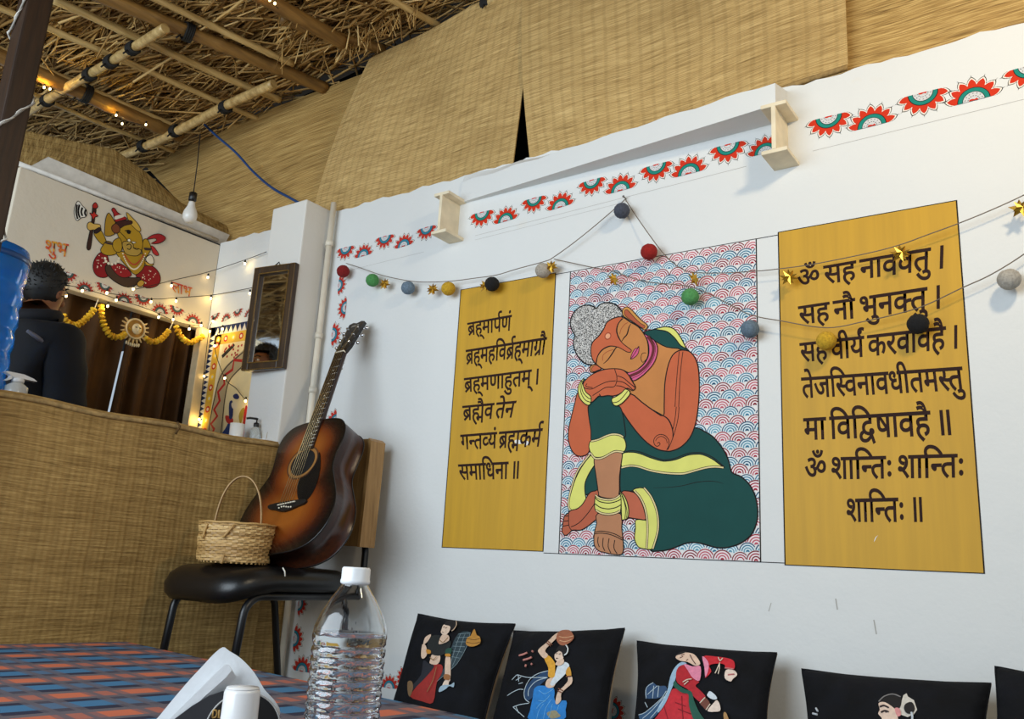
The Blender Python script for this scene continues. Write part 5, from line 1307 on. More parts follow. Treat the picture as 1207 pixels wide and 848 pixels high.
def glyph(g):
    adv, outlines = GLYPHS[g]
    cs = []
    for c in outlines:
        pts = [(c[i], c[i + 1], c[i + 2] == 1) for i in range(0, len(c), 3)]
        full = []
        for i, p in enumerate(pts):
            q = pts[(i + 1) % len(pts)]
            full.append(p)
            if not p[2] and not q[2]: full.append(((p[0] + q[0]) / 2, (p[1] + q[1]) / 2, True))
        k = next(i for i, p in enumerate(full) if p[2]); full = full[k:] + full[:k]
        out = []; i = 0
        while i < len(full):
            p = full[i]
            if p[2]: out.append((p[0], p[1])); i += 1
            else:
                a = out[-1]; c2 = full[(i + 1) % len(full)]
                for t in (0.33, 0.66): out.append(((1 - t) ** 2 * a[0] + 2 * t * (1 - t) * p[0] + t * t * c2[0], (1 - t) ** 2 * a[1] + 2 * t * (1 - t) * p[1] + t * t * c2[1]))
                i += 1
        cs.append(out)
    return adv, cs
def text_mesh(name, gids, quad, to3d, nrm, off, m, parent, bold=15.0, space=0.62):
    """quad: headline-left, headline-right, base-left, base-right pixels on the wall"""
    x = 0; placed = []
    lo, hi = 1e9, -1e9
    for g in gids:
        adv, cs = glyph(g)
        if g == 3: adv = adv * space
        if cs: placed.append([[(a + x, b2) for a, b2 in c] for c in cs])
        for c in cs:
            for a, b2 in c: lo = min(lo, a + x); hi = max(hi, a + x)
        x += adv
    H = 622.0
    hl, hr, bl, br = [to3d(p) for p in quad]
    bm = bmesh.new()
    for gi_, group in enumerate(placed):
        cu = bpy.data.curves.new(name, 'CURVE'); cu.dimensions = '2D'; cu.fill_mode = 'FRONT'
        for c in group:
            sp = cu.splines.new('POLY'); sp.points.add(len(c) - 1); sp.use_cyclic_u = True
            for p, (a, b2) in zip(sp.points, c): p.co = ((a - lo) / 1000, b2 / 1000, 0, 1)
        cu.offset = bold / 1000
        tmp = bpy.data.objects.new(name, cu); COL.objects.link(tmp)
        part_ = bpy.data.meshes.new_from_object(tmp.evaluated_get(bpy.context.evaluated_depsgraph_get()))
        for v in part_.vertices: v.co.z = 0.00006 * (gi_ % 5)
        bm.from_mesh(part_)
        bpy.data.objects.remove(tmp); bpy.data.curves.remove(cu); bpy.data.meshes.remove(part_)
    me = bpy.data.meshes.new(name); bm.to_mesh(me); bm.free()
    pw = parent_world(parent).inverted()
    for v in me.vertices:
        u = v.co.x * 1000 / (hi - lo); w = v.co.y * 1000 / H
        v.co = pw @ (bl.lerp(br, u).lerp(hl.lerp(hr, u), w) + nrm * (off + v.co.z))
    me.materials.clear(); me.materials.append(m)
    me.name = name
    o = bpy.data.objects.new(name, me); COL.objects.link(o); o.parent = parent
    return o

# ================================================================== painted verse panels
NW = Vector((0, -1, 0))
def ochre(name, rgb):
    t = NT(name); o = t.coord()
    st = t.noise(t.mapping(o, (30, 30, 1.6)), 1.0, 4.0, 0.6)
    c = t.ramp(st, [(0.3, tuple(x * 0.84 for x in lin(rgb)[:3]) + (1,)), (0.65, lin(rgb))])
    c = t.mix(t.math('MULTIPLY', t.noise(o, 2.5, 4.0), 0.25), c, lin((170, 128, 38)))
    t.put(t.b.inputs['Base Color'], c); t.b.inputs['Roughness'].default_value = 0.6
    t.bump(st, 0.08, 0.003)
    return t.mat
OCHRE = ochre('ochre_paint', (207, 158, 28))
def panel(label, corners, lines, chips=()):
    q = [wy(p) for p in corners]
    x0 = (q[0].x + q[3].x) / 2; x1 = (q[1].x + q[2].x) / 2; z1 = (q[0].z + q[1].z) / 2; z0 = (q[2].z + q[3].z) / 2
    root = thing('verse_panel', label, 'wall panel', ((x0 + x1) / 2, 0, z0))
    b = MB(); b.box(((x0 + x1) / 2, -0.0004, (z0 + z1) / 2), (x1 - x0, 0.0008, z1 - z0)); b.build('painted_ground', OCHRE, root)
    b = MB(); e = 0.0022
    for (a, c, f, g) in ((x0 - e, x1 + e, z1, z1 + e), (x0 - e, x1 + e, z0 - e, z0), (x0 - e, x0 + e * .4, z0, z1), (x1 - e * .4, x1 + e, z0, z1)):
        b.quad((a, -0.0012, f), (c, -0.0012, f), (c, -0.0012, g), (a, -0.0012, g))
    b.build('border_line', LINE, root)
    for g, quad in lines: text_mesh('verse_line', g, quad, wy, NW, 0.0013, INK, root)
    if chips:
        p = WALLP(); p.k = 7; b = MB()
        for c in chips: p.fill(b, c)
        b.build('paint_chip', paint((232, 230, 226)), root)
cA = lambda *p: crop(515, 340, 7.067, p)
cB = lambda *p: crop(515, 450, 6.52, p)
panel('narrow ochre wall panel with six lines of black script, left of the mural', ((543.2, 341), (654, 324), (641, 650.5), (522, 644.5)), [
    ([276, 61, 81, 50, 66, 46, 181, 39, 6], cA((255, 292), (625, 224), (262, 392), (617, 350))),
    ([276, 61, 81, 50, 61, 67, 57, 276, 181, 61, 81, 50, 66, 256, 80], cA((243, 517), (918, 410), (245, 634), (900, 549))),
    ([276, 61, 81, 50, 39, 66, 403, 40, 50, 81, 3, 104], cA((228, 752), (848, 672), (232, 866), (840, 800))),
    ([276, 576, 76, 57, 3, 40, 75, 44], cB((198, 190), (612, 150), (205, 298), (585, 274))),
    ([27, 202, 40, 212, 51, 6, 3, 276, 576, 25, 50, 181], cB((182, 412), (815, 362), (190, 522), (795, 497))),
    ([60, 50, 66, 67, 43, 44, 66, 3, 105], cB((165, 640), (632, 614), (178, 755), (625, 745)))],
    chips=[cB((598, 455), (625, 448), (660, 462), (655, 478), (610, 478)), cB((672, 465), (700, 458), (705, 482), (682, 492))])
cC = lambda *p: crop(920, 230, 4.04, p)
cD = lambda *p: crop(920, 420, 3.856, p)
panel('wide ochre wall panel with seven lines of black script, right of the mural', ((918.5, 275.3), (1127, 236), (1160, 677), (925, 664.5)), [
    ([84, 3, 60, 61, 3, 44, 66, 57, 57, 40, 69, 3, 104], cC((80, 362), (775, 242), (88, 440), (772, 348))),
    ([60, 61, 3, 44, 80, 3, 49, 69, 44, 183, 40, 69, 3, 104], cC((85, 533), (757, 432), (92, 616), (757, 540))),
    ([60, 61, 3, 57, 68, 51, 181, 6, 3, 25, 52, 57, 66, 57, 61, 76, 3, 104], cC((92, 708), (840, 622), (98, 795), (840, 730))),
    ([40, 75, 32, 67, 215, 57, 44, 66, 57, 43, 68, 40, 50, 215, 40, 69], cD((95, 100), (825, 50), (100, 190), (838, 152))),
    ([50, 66, 3, 67, 57, 67, 529, 59, 66, 57, 61, 76, 3, 105], cD((105, 285), (765, 246), (108, 380), (775, 357))),
    ([84, 3, 58, 66, 67, 202, 40, 7, 3, 58, 66, 67, 202, 40, 7], cD((112, 466), (828, 446), (115, 560), (830, 550))),
    ([58, 66, 67, 202, 40, 7, 3, 105], cD((300, 652), (640, 643), (304, 752), (645, 752)))],
    chips=[cD((425, 845), (432, 825), (445, 815), (438, 822), (430, 838))])

# ================================================================== mural
W = WALLP()
mc = [wy(p) for p in ((672, 322), (892, 281), (895.5, 663.5), (660, 651.5))]
MX0 = (mc[0].x + mc[3].x) / 2; MX1 = (mc[1].x + mc[2].x) / 2; MZ1 = (mc[0].z + mc[1].z) / 2; MZ0 = (mc[2].z + mc[3].z) / 2
mural = thing('wall_mural', 'painted mural of a seated resting figure in green robes on a scalloped wave ground', 'mural', ((MX0 + MX1) / 2, 0, MZ0))
b = MB(); b.quad((MX0, -0.0005, MZ0), (MX1, -0.0005, MZ0), (MX1, -0.0005, MZ1), (MX0, -0.0005, MZ1)); b.build('pale_ground', paint((226, 224, 222)), mural)
b = MB(); e = 0.0022
for (a, c, f, g) in ((MX0 - e, MX1 + e, MZ1, MZ1 + e), (MX0 - e, MX1 + e, MZ0 - e, MZ0), (MX0 - e, MX0 + e * .4, MZ0, MZ1), (MX1 - e * .4, MX1 + e, MZ0, MZ1)):
    b.quad((a, -0.0012, f), (c, -0.0012, f), (c, -0.0012, g), (a, -0.0012, g))
# top line runs on to both verse panels
zt_, zb_ = MZ1 + e / 2, MZ0 - e / 2
xa = wy((654, 324)).x; xb = wy((641, 650)).x; xc = wy((918, 275)).x; xd = wy((925, 664)).x
for (x0, x1, z) in ((xa, MX0, zt_), (xb, MX0, zb_), (MX1, xc, zt_), (MX1, xd, zb_)): b.quad((x0, -0.0010, z - 0.001), (x1, -0.0010, z - 0.001), (x1, -0.0010, z + 0.001), (x0, -0.0010, z + 0.001))
b.build('border_line', LINE, mural)
# scalloped wave ground: every arc is cut where the scallops in front of it lie
CW = (MX1 - MX0) / 13.2; RP = 0.0236
rw = random.Random(11)
rows = []
nrow = int((MZ1 - MZ0) / RP) + 2
for r in range(nrow):
    z = MZ1 - 0.004 - r * RP
    row = []
    for k in range(-1, 15):
        row.append((MX0 + (k + (0.5 if r % 2 else 0.0)) * CW + rw.uniform(-0.003, 0.003), z - 0.020 + rw.uniform(-0.003, 0.003), CW * 0.54 * rw.uniform(0.94, 1.08)))
    rows.append(row)
REDS = [paint(c) for c in ((122, 18, 34), (160, 40, 58), (190, 84, 100))]
BLUES = [paint(c) for c in ((20, 76, 108), (52, 118, 148), (96, 154, 176))]
wb = MB()
wm = REDS + BLUES + [paint((234, 220, 221)), paint((214, 227, 231))]
for r, row in enumerate(rows):
    front = [c for rr in rows[r + 1:r + 4] for c in rr]
    for ci, (x, z, R) in enumerate(row):
        tone = rw.choice((0, 1, 1, 2)); base_ = 0 if r % 2 == 0 else 3
        near = [c for c in front if abs(c[0] - x) < 2 * CW and abs(c[1] - z) < 0.09] + row[ci + 1:ci + 2]
        for j in range(7):
            line = j % 2 == 0
            dk = rw.choice((0, 0, 1))
            ro = R * (1 - (j // 2) * 0.265 - (0.115 if j % 2 else 0)); ri = ro - R * (0.12 if line else 0.15)
            if j == 6: ri = 0.02 * R
            if ri <= 0: break
            N = 22; prev = None
            for i in range(N + 1):
                a = PI * (-0.08 + 1.16 * i / N)
                o_ = (x + ro * math.cos(a), z + ro * math.sin(a)); n_ = (x + ri * math.cos(a), z + ri * math.sin(a))
                ok = MX0 < n_[0] < MX1 and MZ0 < n_[1] and o_[1] < MZ1 and MX0 < o_[0] < MX1 and MZ0 < o_[1]
                if ok:
                    for (cx, cz, cr) in near:
                        if (o_[0] - cx) ** 2 + (o_[1] - cz) ** 2 < cr * cr: ok = False; break
                cur = (o_, n_) if ok else None
                if prev and cur:
                    m_ = (base_ + (min(2, tone + (-1 if j == 0 and tone else dk)))) if line else (6 if base_ == 0 else 7)
                    wb.face([wb.add((prev[0][0], -0.0009, prev[0][1])), wb.add((prev[1][0], -0.0009, prev[1][1])), wb.add((cur[1][0], -0.0009, cur[1][1])), wb.add((cur[0][0], -0.0009, cur[0][1]))], m_)
                prev = cur
wb.build('scalloped_waves', wm, mural)

OR1, OC, BR_, GR, YE, PK = (198, 100, 64), (198, 130, 72), (184, 128, 92), (22, 72, 68), (222, 220, 116), (212, 94, 136)
W.k = 4
LN = MB()                                # dark outlines of the figure
def body(name, col, pts, w=0.0032, line=True, m=None, mb=None):
    b = mb or MB(); W.fill(b, pts)
    o = None
    if mb is None: o = b.build(name, m or paint(col), mural)
    if line: W.stroke(LN, pts, w, closed=True, sub=3)
    return o
def ln(pts, w=0.0026, taper=False): W.stroke(LN, pts, w, taper=taper)
A_ = lambda *p: crop(650, 340, 7.707, p)
B_ = lambda *p: crop(650, 430, 7.707, p)
C_ = lambda *p: crop(650, 550, 7.707, p)
D_ = lambda *p: crop(770, 370, 7.707, p)
E_ = lambda *p: crop(770, 550, 7.707, p)
F_ = lambda *p: crop(730, 480, 7.707, p)
body('yellow_veil_edge', YE, [(766, 392), (770.7, 388.5), (779.8, 386.2), (786, 385.5), (794.7, 388.2), (802.4, 397.9), (808.9, 410.2), (812, 413.5), (800, 408), (785, 398)])
body('green_veil', GR, [(759.6, 391.9), (770.7, 388.7), (777, 389.3), (786.9, 391.4), (796, 399.2), (802.4, 407.6), (811.5, 412.8), (801, 412.6), (786.9, 410.2), (775.2, 405.5), (770, 402), (764.2, 397)])
body('green_robe_left', GR, [(702, 549), (705, 565), (706.5, 578), (702, 580), (695, 582), (691, 583.5), (688.5, 580), (689, 566), (693, 556), (698, 549)])
body('green_robe', GR, [(733, 486), (776, 500), (819.5, 504.7), (828.6, 507.9), (840.3, 515), (849.4, 525.4), (855.9, 535.8), (859.8, 546.2), (862.2, 556), (867, 559.5), (873.8, 562.3), (882.9, 570.8), (889.4, 582.4), (892.6, 595.4), (893.3, 608.4), (891.3, 618.8), (886.8, 629.2), (879, 637), (868.6, 642.8), (854.3, 646.2), (842.7, 645.4), (831, 642.1), (819.3, 639.8), (808.9, 640.8), (798.5, 644.7), (786.9, 648.6), (775.2, 650), (766, 648), (763.5, 627.9), (760, 605), (748.6, 581), (740, 580.5), (733, 581), (731, 573), (732, 545), (734, 515)], 0.004)
body('torso', OC, [(764, 396), (772, 402), (786, 409.5), (803, 412.5), (800, 425), (792, 450), (788, 478), (786, 492), (776, 489), (758, 478), (742, 466), (738, 458), (742, 450), (756, 440), (766, 425), (768, 410)])
body('yellow_sash', YE, F_((30, 430), (110, 412), (190, 425), (280, 460), (380, 490), (440, 492), (520, 478), (620, 440), (700, 430), (760, 435), (840, 470), (910, 520), (950, 552), (880, 540), (800, 545), (700, 570), (600, 598), (520, 602), (400, 592), (280, 570), (180, 538), (100, 528), (25, 548)), 0.003)
BEAD = MB()
def beads(pts, m=0): W.stroke(LN, pts, 0.0075); W.stroke(BEAD, pts, 0.0040)
beads(F_((22, 552), (100, 536), (180, 545), (280, 577), (400, 599), (520, 608), (600, 604), (700, 576), (800, 551), (880, 545), (948, 552)))
ln(F_((60, 405), (120, 398), (200, 412), (290, 448), (385, 477), (440, 479), (520, 463), (620, 424), (700, 416), (770, 422), (860, 465), (960, 550)))
ln(E_((0, 195), (130, 192), (260, 178), (400, 145), (520, 135), (600, 145), (640, 160)), 0.0018, True)
body('upper_arm', OR1, [(805, 413), (814.1, 415.4), (820.6, 424.5), (823.8, 437.5), (824.6, 460.8), (822.8, 483.9), (819.5, 502), (813, 517), (802.7, 527.4), (792.3, 531.8), (785.8, 532.2), (775.4, 530), (763.7, 522.8), (752, 511), (741.7, 497.5), (735.6, 488.4), (729.8, 479.3), (733, 472), (744, 464.8), (756.4, 474.1), (770.7, 484.5), (782, 490.5), (783.2, 478), (783.8, 454.3), (786.9, 434.9), (791.4, 421.9), (797.2, 415.3)], 0.0038)
ln(D_((238, 345), (230, 430), (215, 600), (205, 750), (200, 848)), 0.0022); ln(D_((272, 345), (258, 450), (245, 600), (238, 750), (233, 848)), 0.0022)
ln(F_((545, 0), (535, 110), (505, 230), (470, 330), (440, 392)), 0.0022); ln(F_((520, 0), (508, 110), (490, 200)), 0.0022)
ln(F_((270, 5), (380, 68), (445, 112), (482, 190), (490, 260), (480, 310)), 0.004, True)
ln(F_((432, 392), (452, 350), (450, 300), (420, 262), (375, 250), (335, 268), (315, 305), (325, 345), (350, 358), (372, 340), (362, 322), (348, 332)), 0.0022)
ln(F_((438, 330), (425, 290), (385, 268), (348, 283), (332, 310)), 0.0018)
body('forearm', OR1, B_((245, 250), (215, 350), (185, 470), (160, 580), (155, 670), (170, 740), (200, 800), (240, 830), (290, 832), (340, 800), (365, 700), (362, 600), (345, 490), (335, 390), (350, 350), (310, 300)), 0.0036)
body('robe_edge_left', YE, [(697, 537), (690, 545), (683, 556), (676.8, 570), (671.3, 590), (671, 598), (676, 603.5), (681, 604.6), (687, 601), (691.5, 592), (690, 582), (690, 570), (695, 558), (703, 545), (701, 538)])
beads([(695.5, 536), (686, 548), (679, 560), (673.5, 577), (670.8, 590), (671, 599), (675.5, 604)])
body('robe_knee', GR, B_((340, 385), (380, 330), (440, 285), (550, 280), (570, 370), (620, 382), (648, 440), (668, 560), (672, 660), (600, 640), (500, 655), (430, 690), (368, 700), (362, 600), (345, 490)))
body('shin', BR_, [(702, 540), (716, 536), (733, 533), (732, 550), (730.5, 563), (729.8, 584), (722, 588), (712, 587), (705.8, 584), (705, 576), (702.5, 558), (701, 548)])
body('knee_band', YE, B_((348, 715), (368, 692), (430, 675), (500, 648), (560, 634), (620, 640), (660, 670), (680, 720), (676, 770), (655, 792), (590, 782), (540, 800), (490, 830), (440, 845), (390, 838), (362, 805), (345, 760)))
beads(B_((365, 698), (430, 682), (500, 650), (560, 634), (620, 640), (655, 660))); beads(B_((360, 805), (395, 850), (440, 855), (490, 838), (540, 808), (590, 790), (655, 798)))
body('far_foot', (186, 98, 70), C_((430, 235), (400, 225), (360, 235), (330, 270), (290, 340), (240, 385), (185, 400), (155, 425), (125, 450), (112, 490), (105, 540), (100, 590), (115, 620), (135, 628), (165, 610), (195, 580), (270, 580), (340, 540), (400, 490), (430, 460)))
ln(C_((395, 340), (340, 420), (270, 500), (220, 535), (180, 550))); ln(C_((160, 400), (160, 460), (160, 520), (170, 560), (190, 585)))
for q in (((130, 455), (160, 450)), ((115, 500), (158, 495)), ((108, 545), (160, 535))): ln(C_(*q))
body('calf', (190, 102, 74), C_((630, 240), (750, 237), (800, 290), (840, 370), (862, 480), (790, 480), (700, 465), (640, 450)))
body('robe_cuff', YE, C_((745, 215), (840, 198), (900, 275), (945, 372), (968, 480), (963, 600), (943, 700), (920, 752), (860, 752), (800, 738), (772, 700), (758, 650), (767, 560), (772, 487), (860, 490), (862, 470), (838, 370), (798, 282)), 0.003)
beads(C_((760, 225), (810, 285), (850, 370), (872, 480), (876, 600), (868, 745))); beads(C_((845, 195), (905, 270), (950, 370), (973, 480), (968, 600), (925, 750)))
body('near_foot', BR_, C_((425, 430), (415, 520), (395, 600), (390, 690), (405, 740), (440, 772), (470, 780), (500, 787), (540, 797), (590, 803), (640, 800), (657, 760), (655, 680), (642, 560), (630, 430)), 0.003)
for q in (((430, 640), (425, 690), (440, 735)), ((475, 650), (470, 720), (490, 770)), ((528, 655), (520, 730), (545, 790)), ((580, 670), (572, 740), (600, 795))): ln(C_(*q), 0.0028)
ln(C_((393, 600), (450, 590), (520, 598), (590, 620), (650, 655))); ln(C_((393, 615), (450, 608), (520, 616), (590, 640), (650, 672)))
body('anklet', YE, C_((625, 232), (660, 262), (690, 320), (706, 400), (697, 470), (650, 488), (642, 470), (636, 300)))
ln(C_((645, 270), (668, 330), (678, 400), (672, 478))); ln(C_((632, 240), (662, 300), (690, 400), (688, 470)))
body('anklet', YE, C_((405, 258), (430, 285), (500, 305), (560, 300), (615, 268), (635, 272), (636, 380), (620, 415), (560, 440), (480, 440), (430, 420), (398, 380)), 0.003)
for q in (((403, 285), (440, 320), (520, 335), (590, 322), (635, 300)), ((400, 340), (450, 375), (520, 388), (590, 375), (636, 350))): ln(C_(*q), 0.003)
beads(C_((405, 262), (440, 290), (520, 306), (580, 295), (625, 265))); beads(C_((410, 400), (460, 428), (530, 436), (590, 425), (628, 405)))
# head
spk = NT('speckled_hair'); vo = spk.noise(spk.coord(), 420.0, 2.0, 0.7)
spk.put(spk.b.inputs['Base Color'], spk.ramp(vo, [(0.46, lin((30, 28, 28))), (0.54, lin((224, 220, 214)))])); spk.b.inputs['Roughness'].default_value = 0.8
body('hair', None, A_((400, 690), (320, 690), (260, 640), (215, 560), (205, 480), (218, 430), (185, 370), (178, 290), (215, 215), (270, 170), (330, 155), (385, 168), (412, 185), (450, 148), (520, 132), (590, 155), (640, 205), (650, 265), (580, 300), (510, 360), (450, 450), (400, 520), (380, 590)), 0.0045, m=spk.mat)
body('far_ear', OC, A_((415, 695), (370, 703), (352, 735), (372, 768), (420, 752), (455, 735)))
body('far_ear', OR1, A_((415, 702), (385, 712), (370, 735), (385, 760), (430, 745), (455, 732)), 0.0018)
body('face', OC, A_((650, 265), (720, 310), (790, 350), (840, 410), (875, 480), (885, 560), (880, 620), (850, 680), (790, 738), (720, 772), (650, 745), (580, 738), (480, 738), (410, 690), (375, 640), (362, 560), (380, 490), (440, 430), (480, 370), (510, 310), (580, 270)), 0.0034)
body('brow_and_nose', OR1, A_((650, 267), (610, 325), (598, 380), (605, 430), (625, 470), (660, 510), (700, 540), (730, 565), (722, 583), (690, 580), (640, 552), (600, 535), (540, 528), (480, 552), (432, 605), (412, 660), (408, 685), (375, 640), (364, 560), (382, 492), (442, 432), (482, 372), (512, 312), (582, 272)), 0.0026)
ln(A_((660, 275), (615, 320), (598, 380), (608, 430), (640, 488)), 0.0048, True); ln(A_((415, 690), (425, 620), (470, 560), (540, 528), (610, 540)), 0.0048, True)
ln(A_((640, 492), (662, 455), (692, 420), (710, 355), (728, 325)), 0.0045, True); ln(A_((475, 690), (515, 655), (558, 595), (590, 545), (608, 538)), 0.0045, True)
EL = MB()
W.stroke(EL, A_((625, 420), (640, 370), (672, 330), (700, 315)), 0.002); W.stroke(EL, A_((470, 660), (475, 610), (520, 575), (570, 560)), 0.002)
W.dot(EL, A_((518, 437))[0], 0.0125); EL.build('eyelid_line', paint((160, 72, 44)), mural)
EL = MB(); W.dot(EL, A_((518, 437))[0], 0.0088); EL.build('brow_mark', paint((226, 158, 120)), mural)
body('lips', (214, 92, 132), A_((800, 530), (785, 548), (765, 552), (740, 592), (725, 645), (762, 630), (795, 590)), 0.0022)
ln(A_((722, 650), (755, 605), (800, 530)), 0.0022)
ln(A_((865, 590), (830, 595), (818, 640), (835, 675), (865, 650)), 0.0018)
body('near_ear', (206, 146, 74), A_((650, 232), (655, 192), (690, 172), (730, 195), (780, 250), (830, 300), (870, 330), (877, 358), (850, 382), (810, 357), (750, 317), (690, 277), (662, 258)), 0.0026)
body('near_ear', (176, 88, 58), A_((668, 235), (672, 205), (695, 200), (730, 235), (775, 285), (820, 325), (855, 345), (842, 368), (800, 345), (745, 305), (690, 265)), 0.0018)
body('choker', PK, A_((850, 420), (905, 452), (945, 485), (968, 545), (960, 620), (930, 690), (880, 750), (820, 805), (750, 843), (722, 800), (690, 775), (760, 755), (830, 710), (880, 640), (893, 560), (880, 480)), 0.0026)
CH = MB(); W.stroke(CH, A_((880, 440), (915, 490), (932, 550), (915, 630), (870, 705), (800, 765), (718, 800)), 0.0095); CH.build('choker_band', paint((104, 40, 44)), mural)
ln(A_((900, 445), (938, 500), (950, 555), (935, 630), (890, 710), (820, 780), (730, 825)), 0.0018)
# hands and bangles
body('hands', OR1, B_((300, 165), (350, 110), (420, 70), (500, 45), (580, 40), (650, 50), (700, 90), (730, 140), (768, 208), (742, 237), (700, 218), (680, 228), (620, 272), (560, 287), (520, 283), (460, 292), (432, 290), (372, 345), (362, 290), (312, 250), (295, 205)), 0.0032)
ln(B_((580, 45), (600, 110), (595, 170), (570, 205), (500, 210), (440, 245), (380, 285))); ln(B_((305, 215), (370, 225), (440, 190), (510, 160), (590, 150))); ln(B_((330, 175), (320, 200), (380, 212)))
ln(B_((600, 155), (650, 160), (700, 190), (745, 232))); ln(B_((605, 105), (660, 125), (720, 175), (765, 210))); ln(B_((595, 195), (640, 200), (690, 222))); ln(B_((440, 270), (455, 288)))
for pts, k in ((((302, 128), (262, 170), (247, 230), (262, 300), (300, 350), (340, 372), (363, 352), (365, 296), (322, 255), (302, 215), (292, 170)), 3), (((680, 225), (722, 262), (662, 340), (602, 377), (567, 362), (555, 315), (600, 290), (645, 258)), 2)):
    body('bangle', YE, B_(*pts), 0.003)
ln(B_((285, 150), (268, 200), (280, 270), (315, 325), (362, 345))); ln(B_((292, 150), (282, 210), (300, 265), (340, 305), (365, 315)))
ln(B_((700, 243), (650, 305), (610, 340), (562, 350)))
LN.build('outline', LINE, mural)
BEAD.build('beaded_trim', paint((226, 206, 150)), mural)

# ================================================================== deity painting on the left wall
XP = XL + 0.0
PX = Painter(lambda p: wx(p, XP), (1, 0, 0))
gan = thing('deity_painting', 'wall painting of a seated elephant-headed figure with an axe, between two red-yellow words', 'wall painting', tuple(wx((150, 338), XP)))
G_ = lambda *p: crop(80, 230, 7.067, p)
GLN = MB()
def gp(name, col, pts, w=0.003, line=True):
    b = MB(); PX.fill(b, pts); b.build(name, paint(col), gan)
    if line: PX.stroke(GLN, pts, w, closed=True, sub=3)
SKN = (176, 138, 34)
gp('axe_blade', (226, 222, 212), G_((85, 50), (60, 90), (50, 140), (58, 190), (78, 215), (110, 190), (150, 180), (155, 130), (120, 90)))
for q in (((75, 80), (68, 140), (80, 200)), ((95, 80), (85, 140), (98, 190)), ((120, 105), (110, 140), (120, 175)), ((150, 120), (140, 150), (150, 175))): PX.stroke(GLN, G_(*q), 0.008)
gp('axe_handle', (58, 34, 26), G_((205, 100), (235, 105), (222, 200), (205, 320), (185, 450), (155, 440), (178, 320), (198, 200)))
gp('axe_knob', (170, 40, 32), G_((228, 62), (205, 85), (208, 108), (235, 112), (248, 92))); gp('axe_bow', (186, 44, 34), G_((180, 150), (205, 155), (215, 135), (228, 155), (250, 175), (225, 185), (210, 205), (198, 180)))
gp('raised_arm', SKN, G_((215, 320), (265, 290), (300, 340), (320, 400), (290, 415), (250, 380)))
gp('raised_hand', (206, 168, 84), G_((162, 240), (185, 225), (215, 240), (262, 245), (270, 270), (240, 300), (215, 290), (180, 295), (160, 275)))
gp('bracelet', (44, 28, 30), G_((215, 300), (262, 270), (275, 292), (232, 322)))
gp('thigh_cloth', (134, 24, 28), G_((270, 480), (230, 520), (208, 580), (215, 640), (250, 680), (310, 688), (350, 650), (340, 560), (320, 490)))
gp('thigh_cloth', (140, 26, 30), G_((560, 660), (610, 600), (690, 590), (745, 630), (770, 690), (755, 745), (700, 772), (630, 765)))
gp('robe_fold', (72, 52, 38), G_((310, 600), (340, 580), (420, 660), (520, 690), (600, 690), (580, 740), (500, 768), (420, 740), (350, 690), (318, 650)), 0.004)
gp('lap_cloth', (150, 30, 34), G_((355, 590), (420, 570), (480, 600), (530, 665), (470, 690), (410, 665)))
gp('belly', SKN, G_((400, 480), (450, 470), (540, 500), (620, 490), (640, 560), (620, 620), (560, 665), (500, 610), (440, 540)))
gp('near_arm', SKN, G_((320, 385), (370, 400), (390, 450), (400, 490), (340, 505), (290, 490), (270, 460), (290, 420)))
gp('far_arm', SKN, G_((625, 380), (660, 370), (690, 440), (670, 490), (640, 520), (615, 470)))
gp('far_hand', (200, 158, 60), G_((640, 550), (680, 575), (712, 570), (700, 590), (650, 585)))
gp('sweet', (224, 216, 196), G_((648, 545), (655, 515), (690, 500), (712, 535), (712, 570), (680, 575)))
gp('red_scarf', (172, 40, 44), G_((655, 370), (700, 335), (760, 325), (808, 350), (800, 380), (750, 405), (690, 405), (735, 380), (720, 362)))
gp('scarf_tail', (186, 48, 48), G_((690, 425), (720, 440), (755, 495), (735, 505), (705, 480)))
gp('ear', (168, 128, 36), G_((340, 150), (315, 190), (305, 270), (310, 340), (380, 330), (410, 260), (380, 210)))
gp('head', SKN, G_((400, 280), (440, 250), (520, 240), (570, 280), (610, 340), (620, 420), (600, 480), (560, 490), (520, 470), (470, 440), (440, 400), (415, 340)))
gp('cheek', SKN, G_((380, 380), (430, 360), (450, 420), (440, 470), (400, 475), (370, 430)))
gp('far_ear', (206, 168, 72), G_((485, 145), (530, 185), (580, 240), (605, 290), (590, 305), (550, 275), (505, 220)))
gp('crown', (160, 34, 36), G_((375, 108), (362, 125), (375, 150), (385, 190), (395, 225), (440, 215), (490, 200), (450, 170), (410, 145), (390, 115)))
gp('crown_band', (222, 214, 198), G_((388, 180), (440, 165), (470, 178), (430, 195), (392, 205)), line=False)
gp('headband', (64, 34, 28), G_((390, 235), (450, 215), (525, 215), (530, 240), (470, 255), (430, 280), (400, 270)))
gp('earring', (120, 66, 36), G_((365, 260), (400, 240), (430, 270), (425, 310), (390, 320), (365, 295)))
gp('trunk', (178, 146, 66), G_((450, 400), (500, 385), (540, 410), (545, 440), (590, 450), (610, 470), (580, 505), (520, 505), (470, 480)))
gp('tusk', (238, 232, 214), G_((492, 375), (510, 365), (520, 385), (505, 390)), 0.002); gp('tusk', (238, 232, 214), G_((528, 388), (565, 395), (545, 405)), 0.002)
for q, w in ((((470, 300), (500, 295), (525, 305)), 0.004), (((430, 310), (470, 350), (500, 390)), 0.003), (((485, 420), (510, 410), (525, 430), (510, 455), (490, 445)), 0.004), (((540, 440), (570, 455), (590, 445)), 0.003)): PX.stroke(GLN, G_(*q), w)
PX.dot(GLN, G_((503, 308))[0], 0.010)
gp('armlet', (60, 44, 46), G_((308, 390), (360, 400), (372, 418), (310, 405)), line=False); gp('armlet', (60, 44, 46), G_((630, 440), (690, 445), (680, 462), (640, 460)), line=False)
bd_ = MB(); bd2 = MB()
PX.k += 1
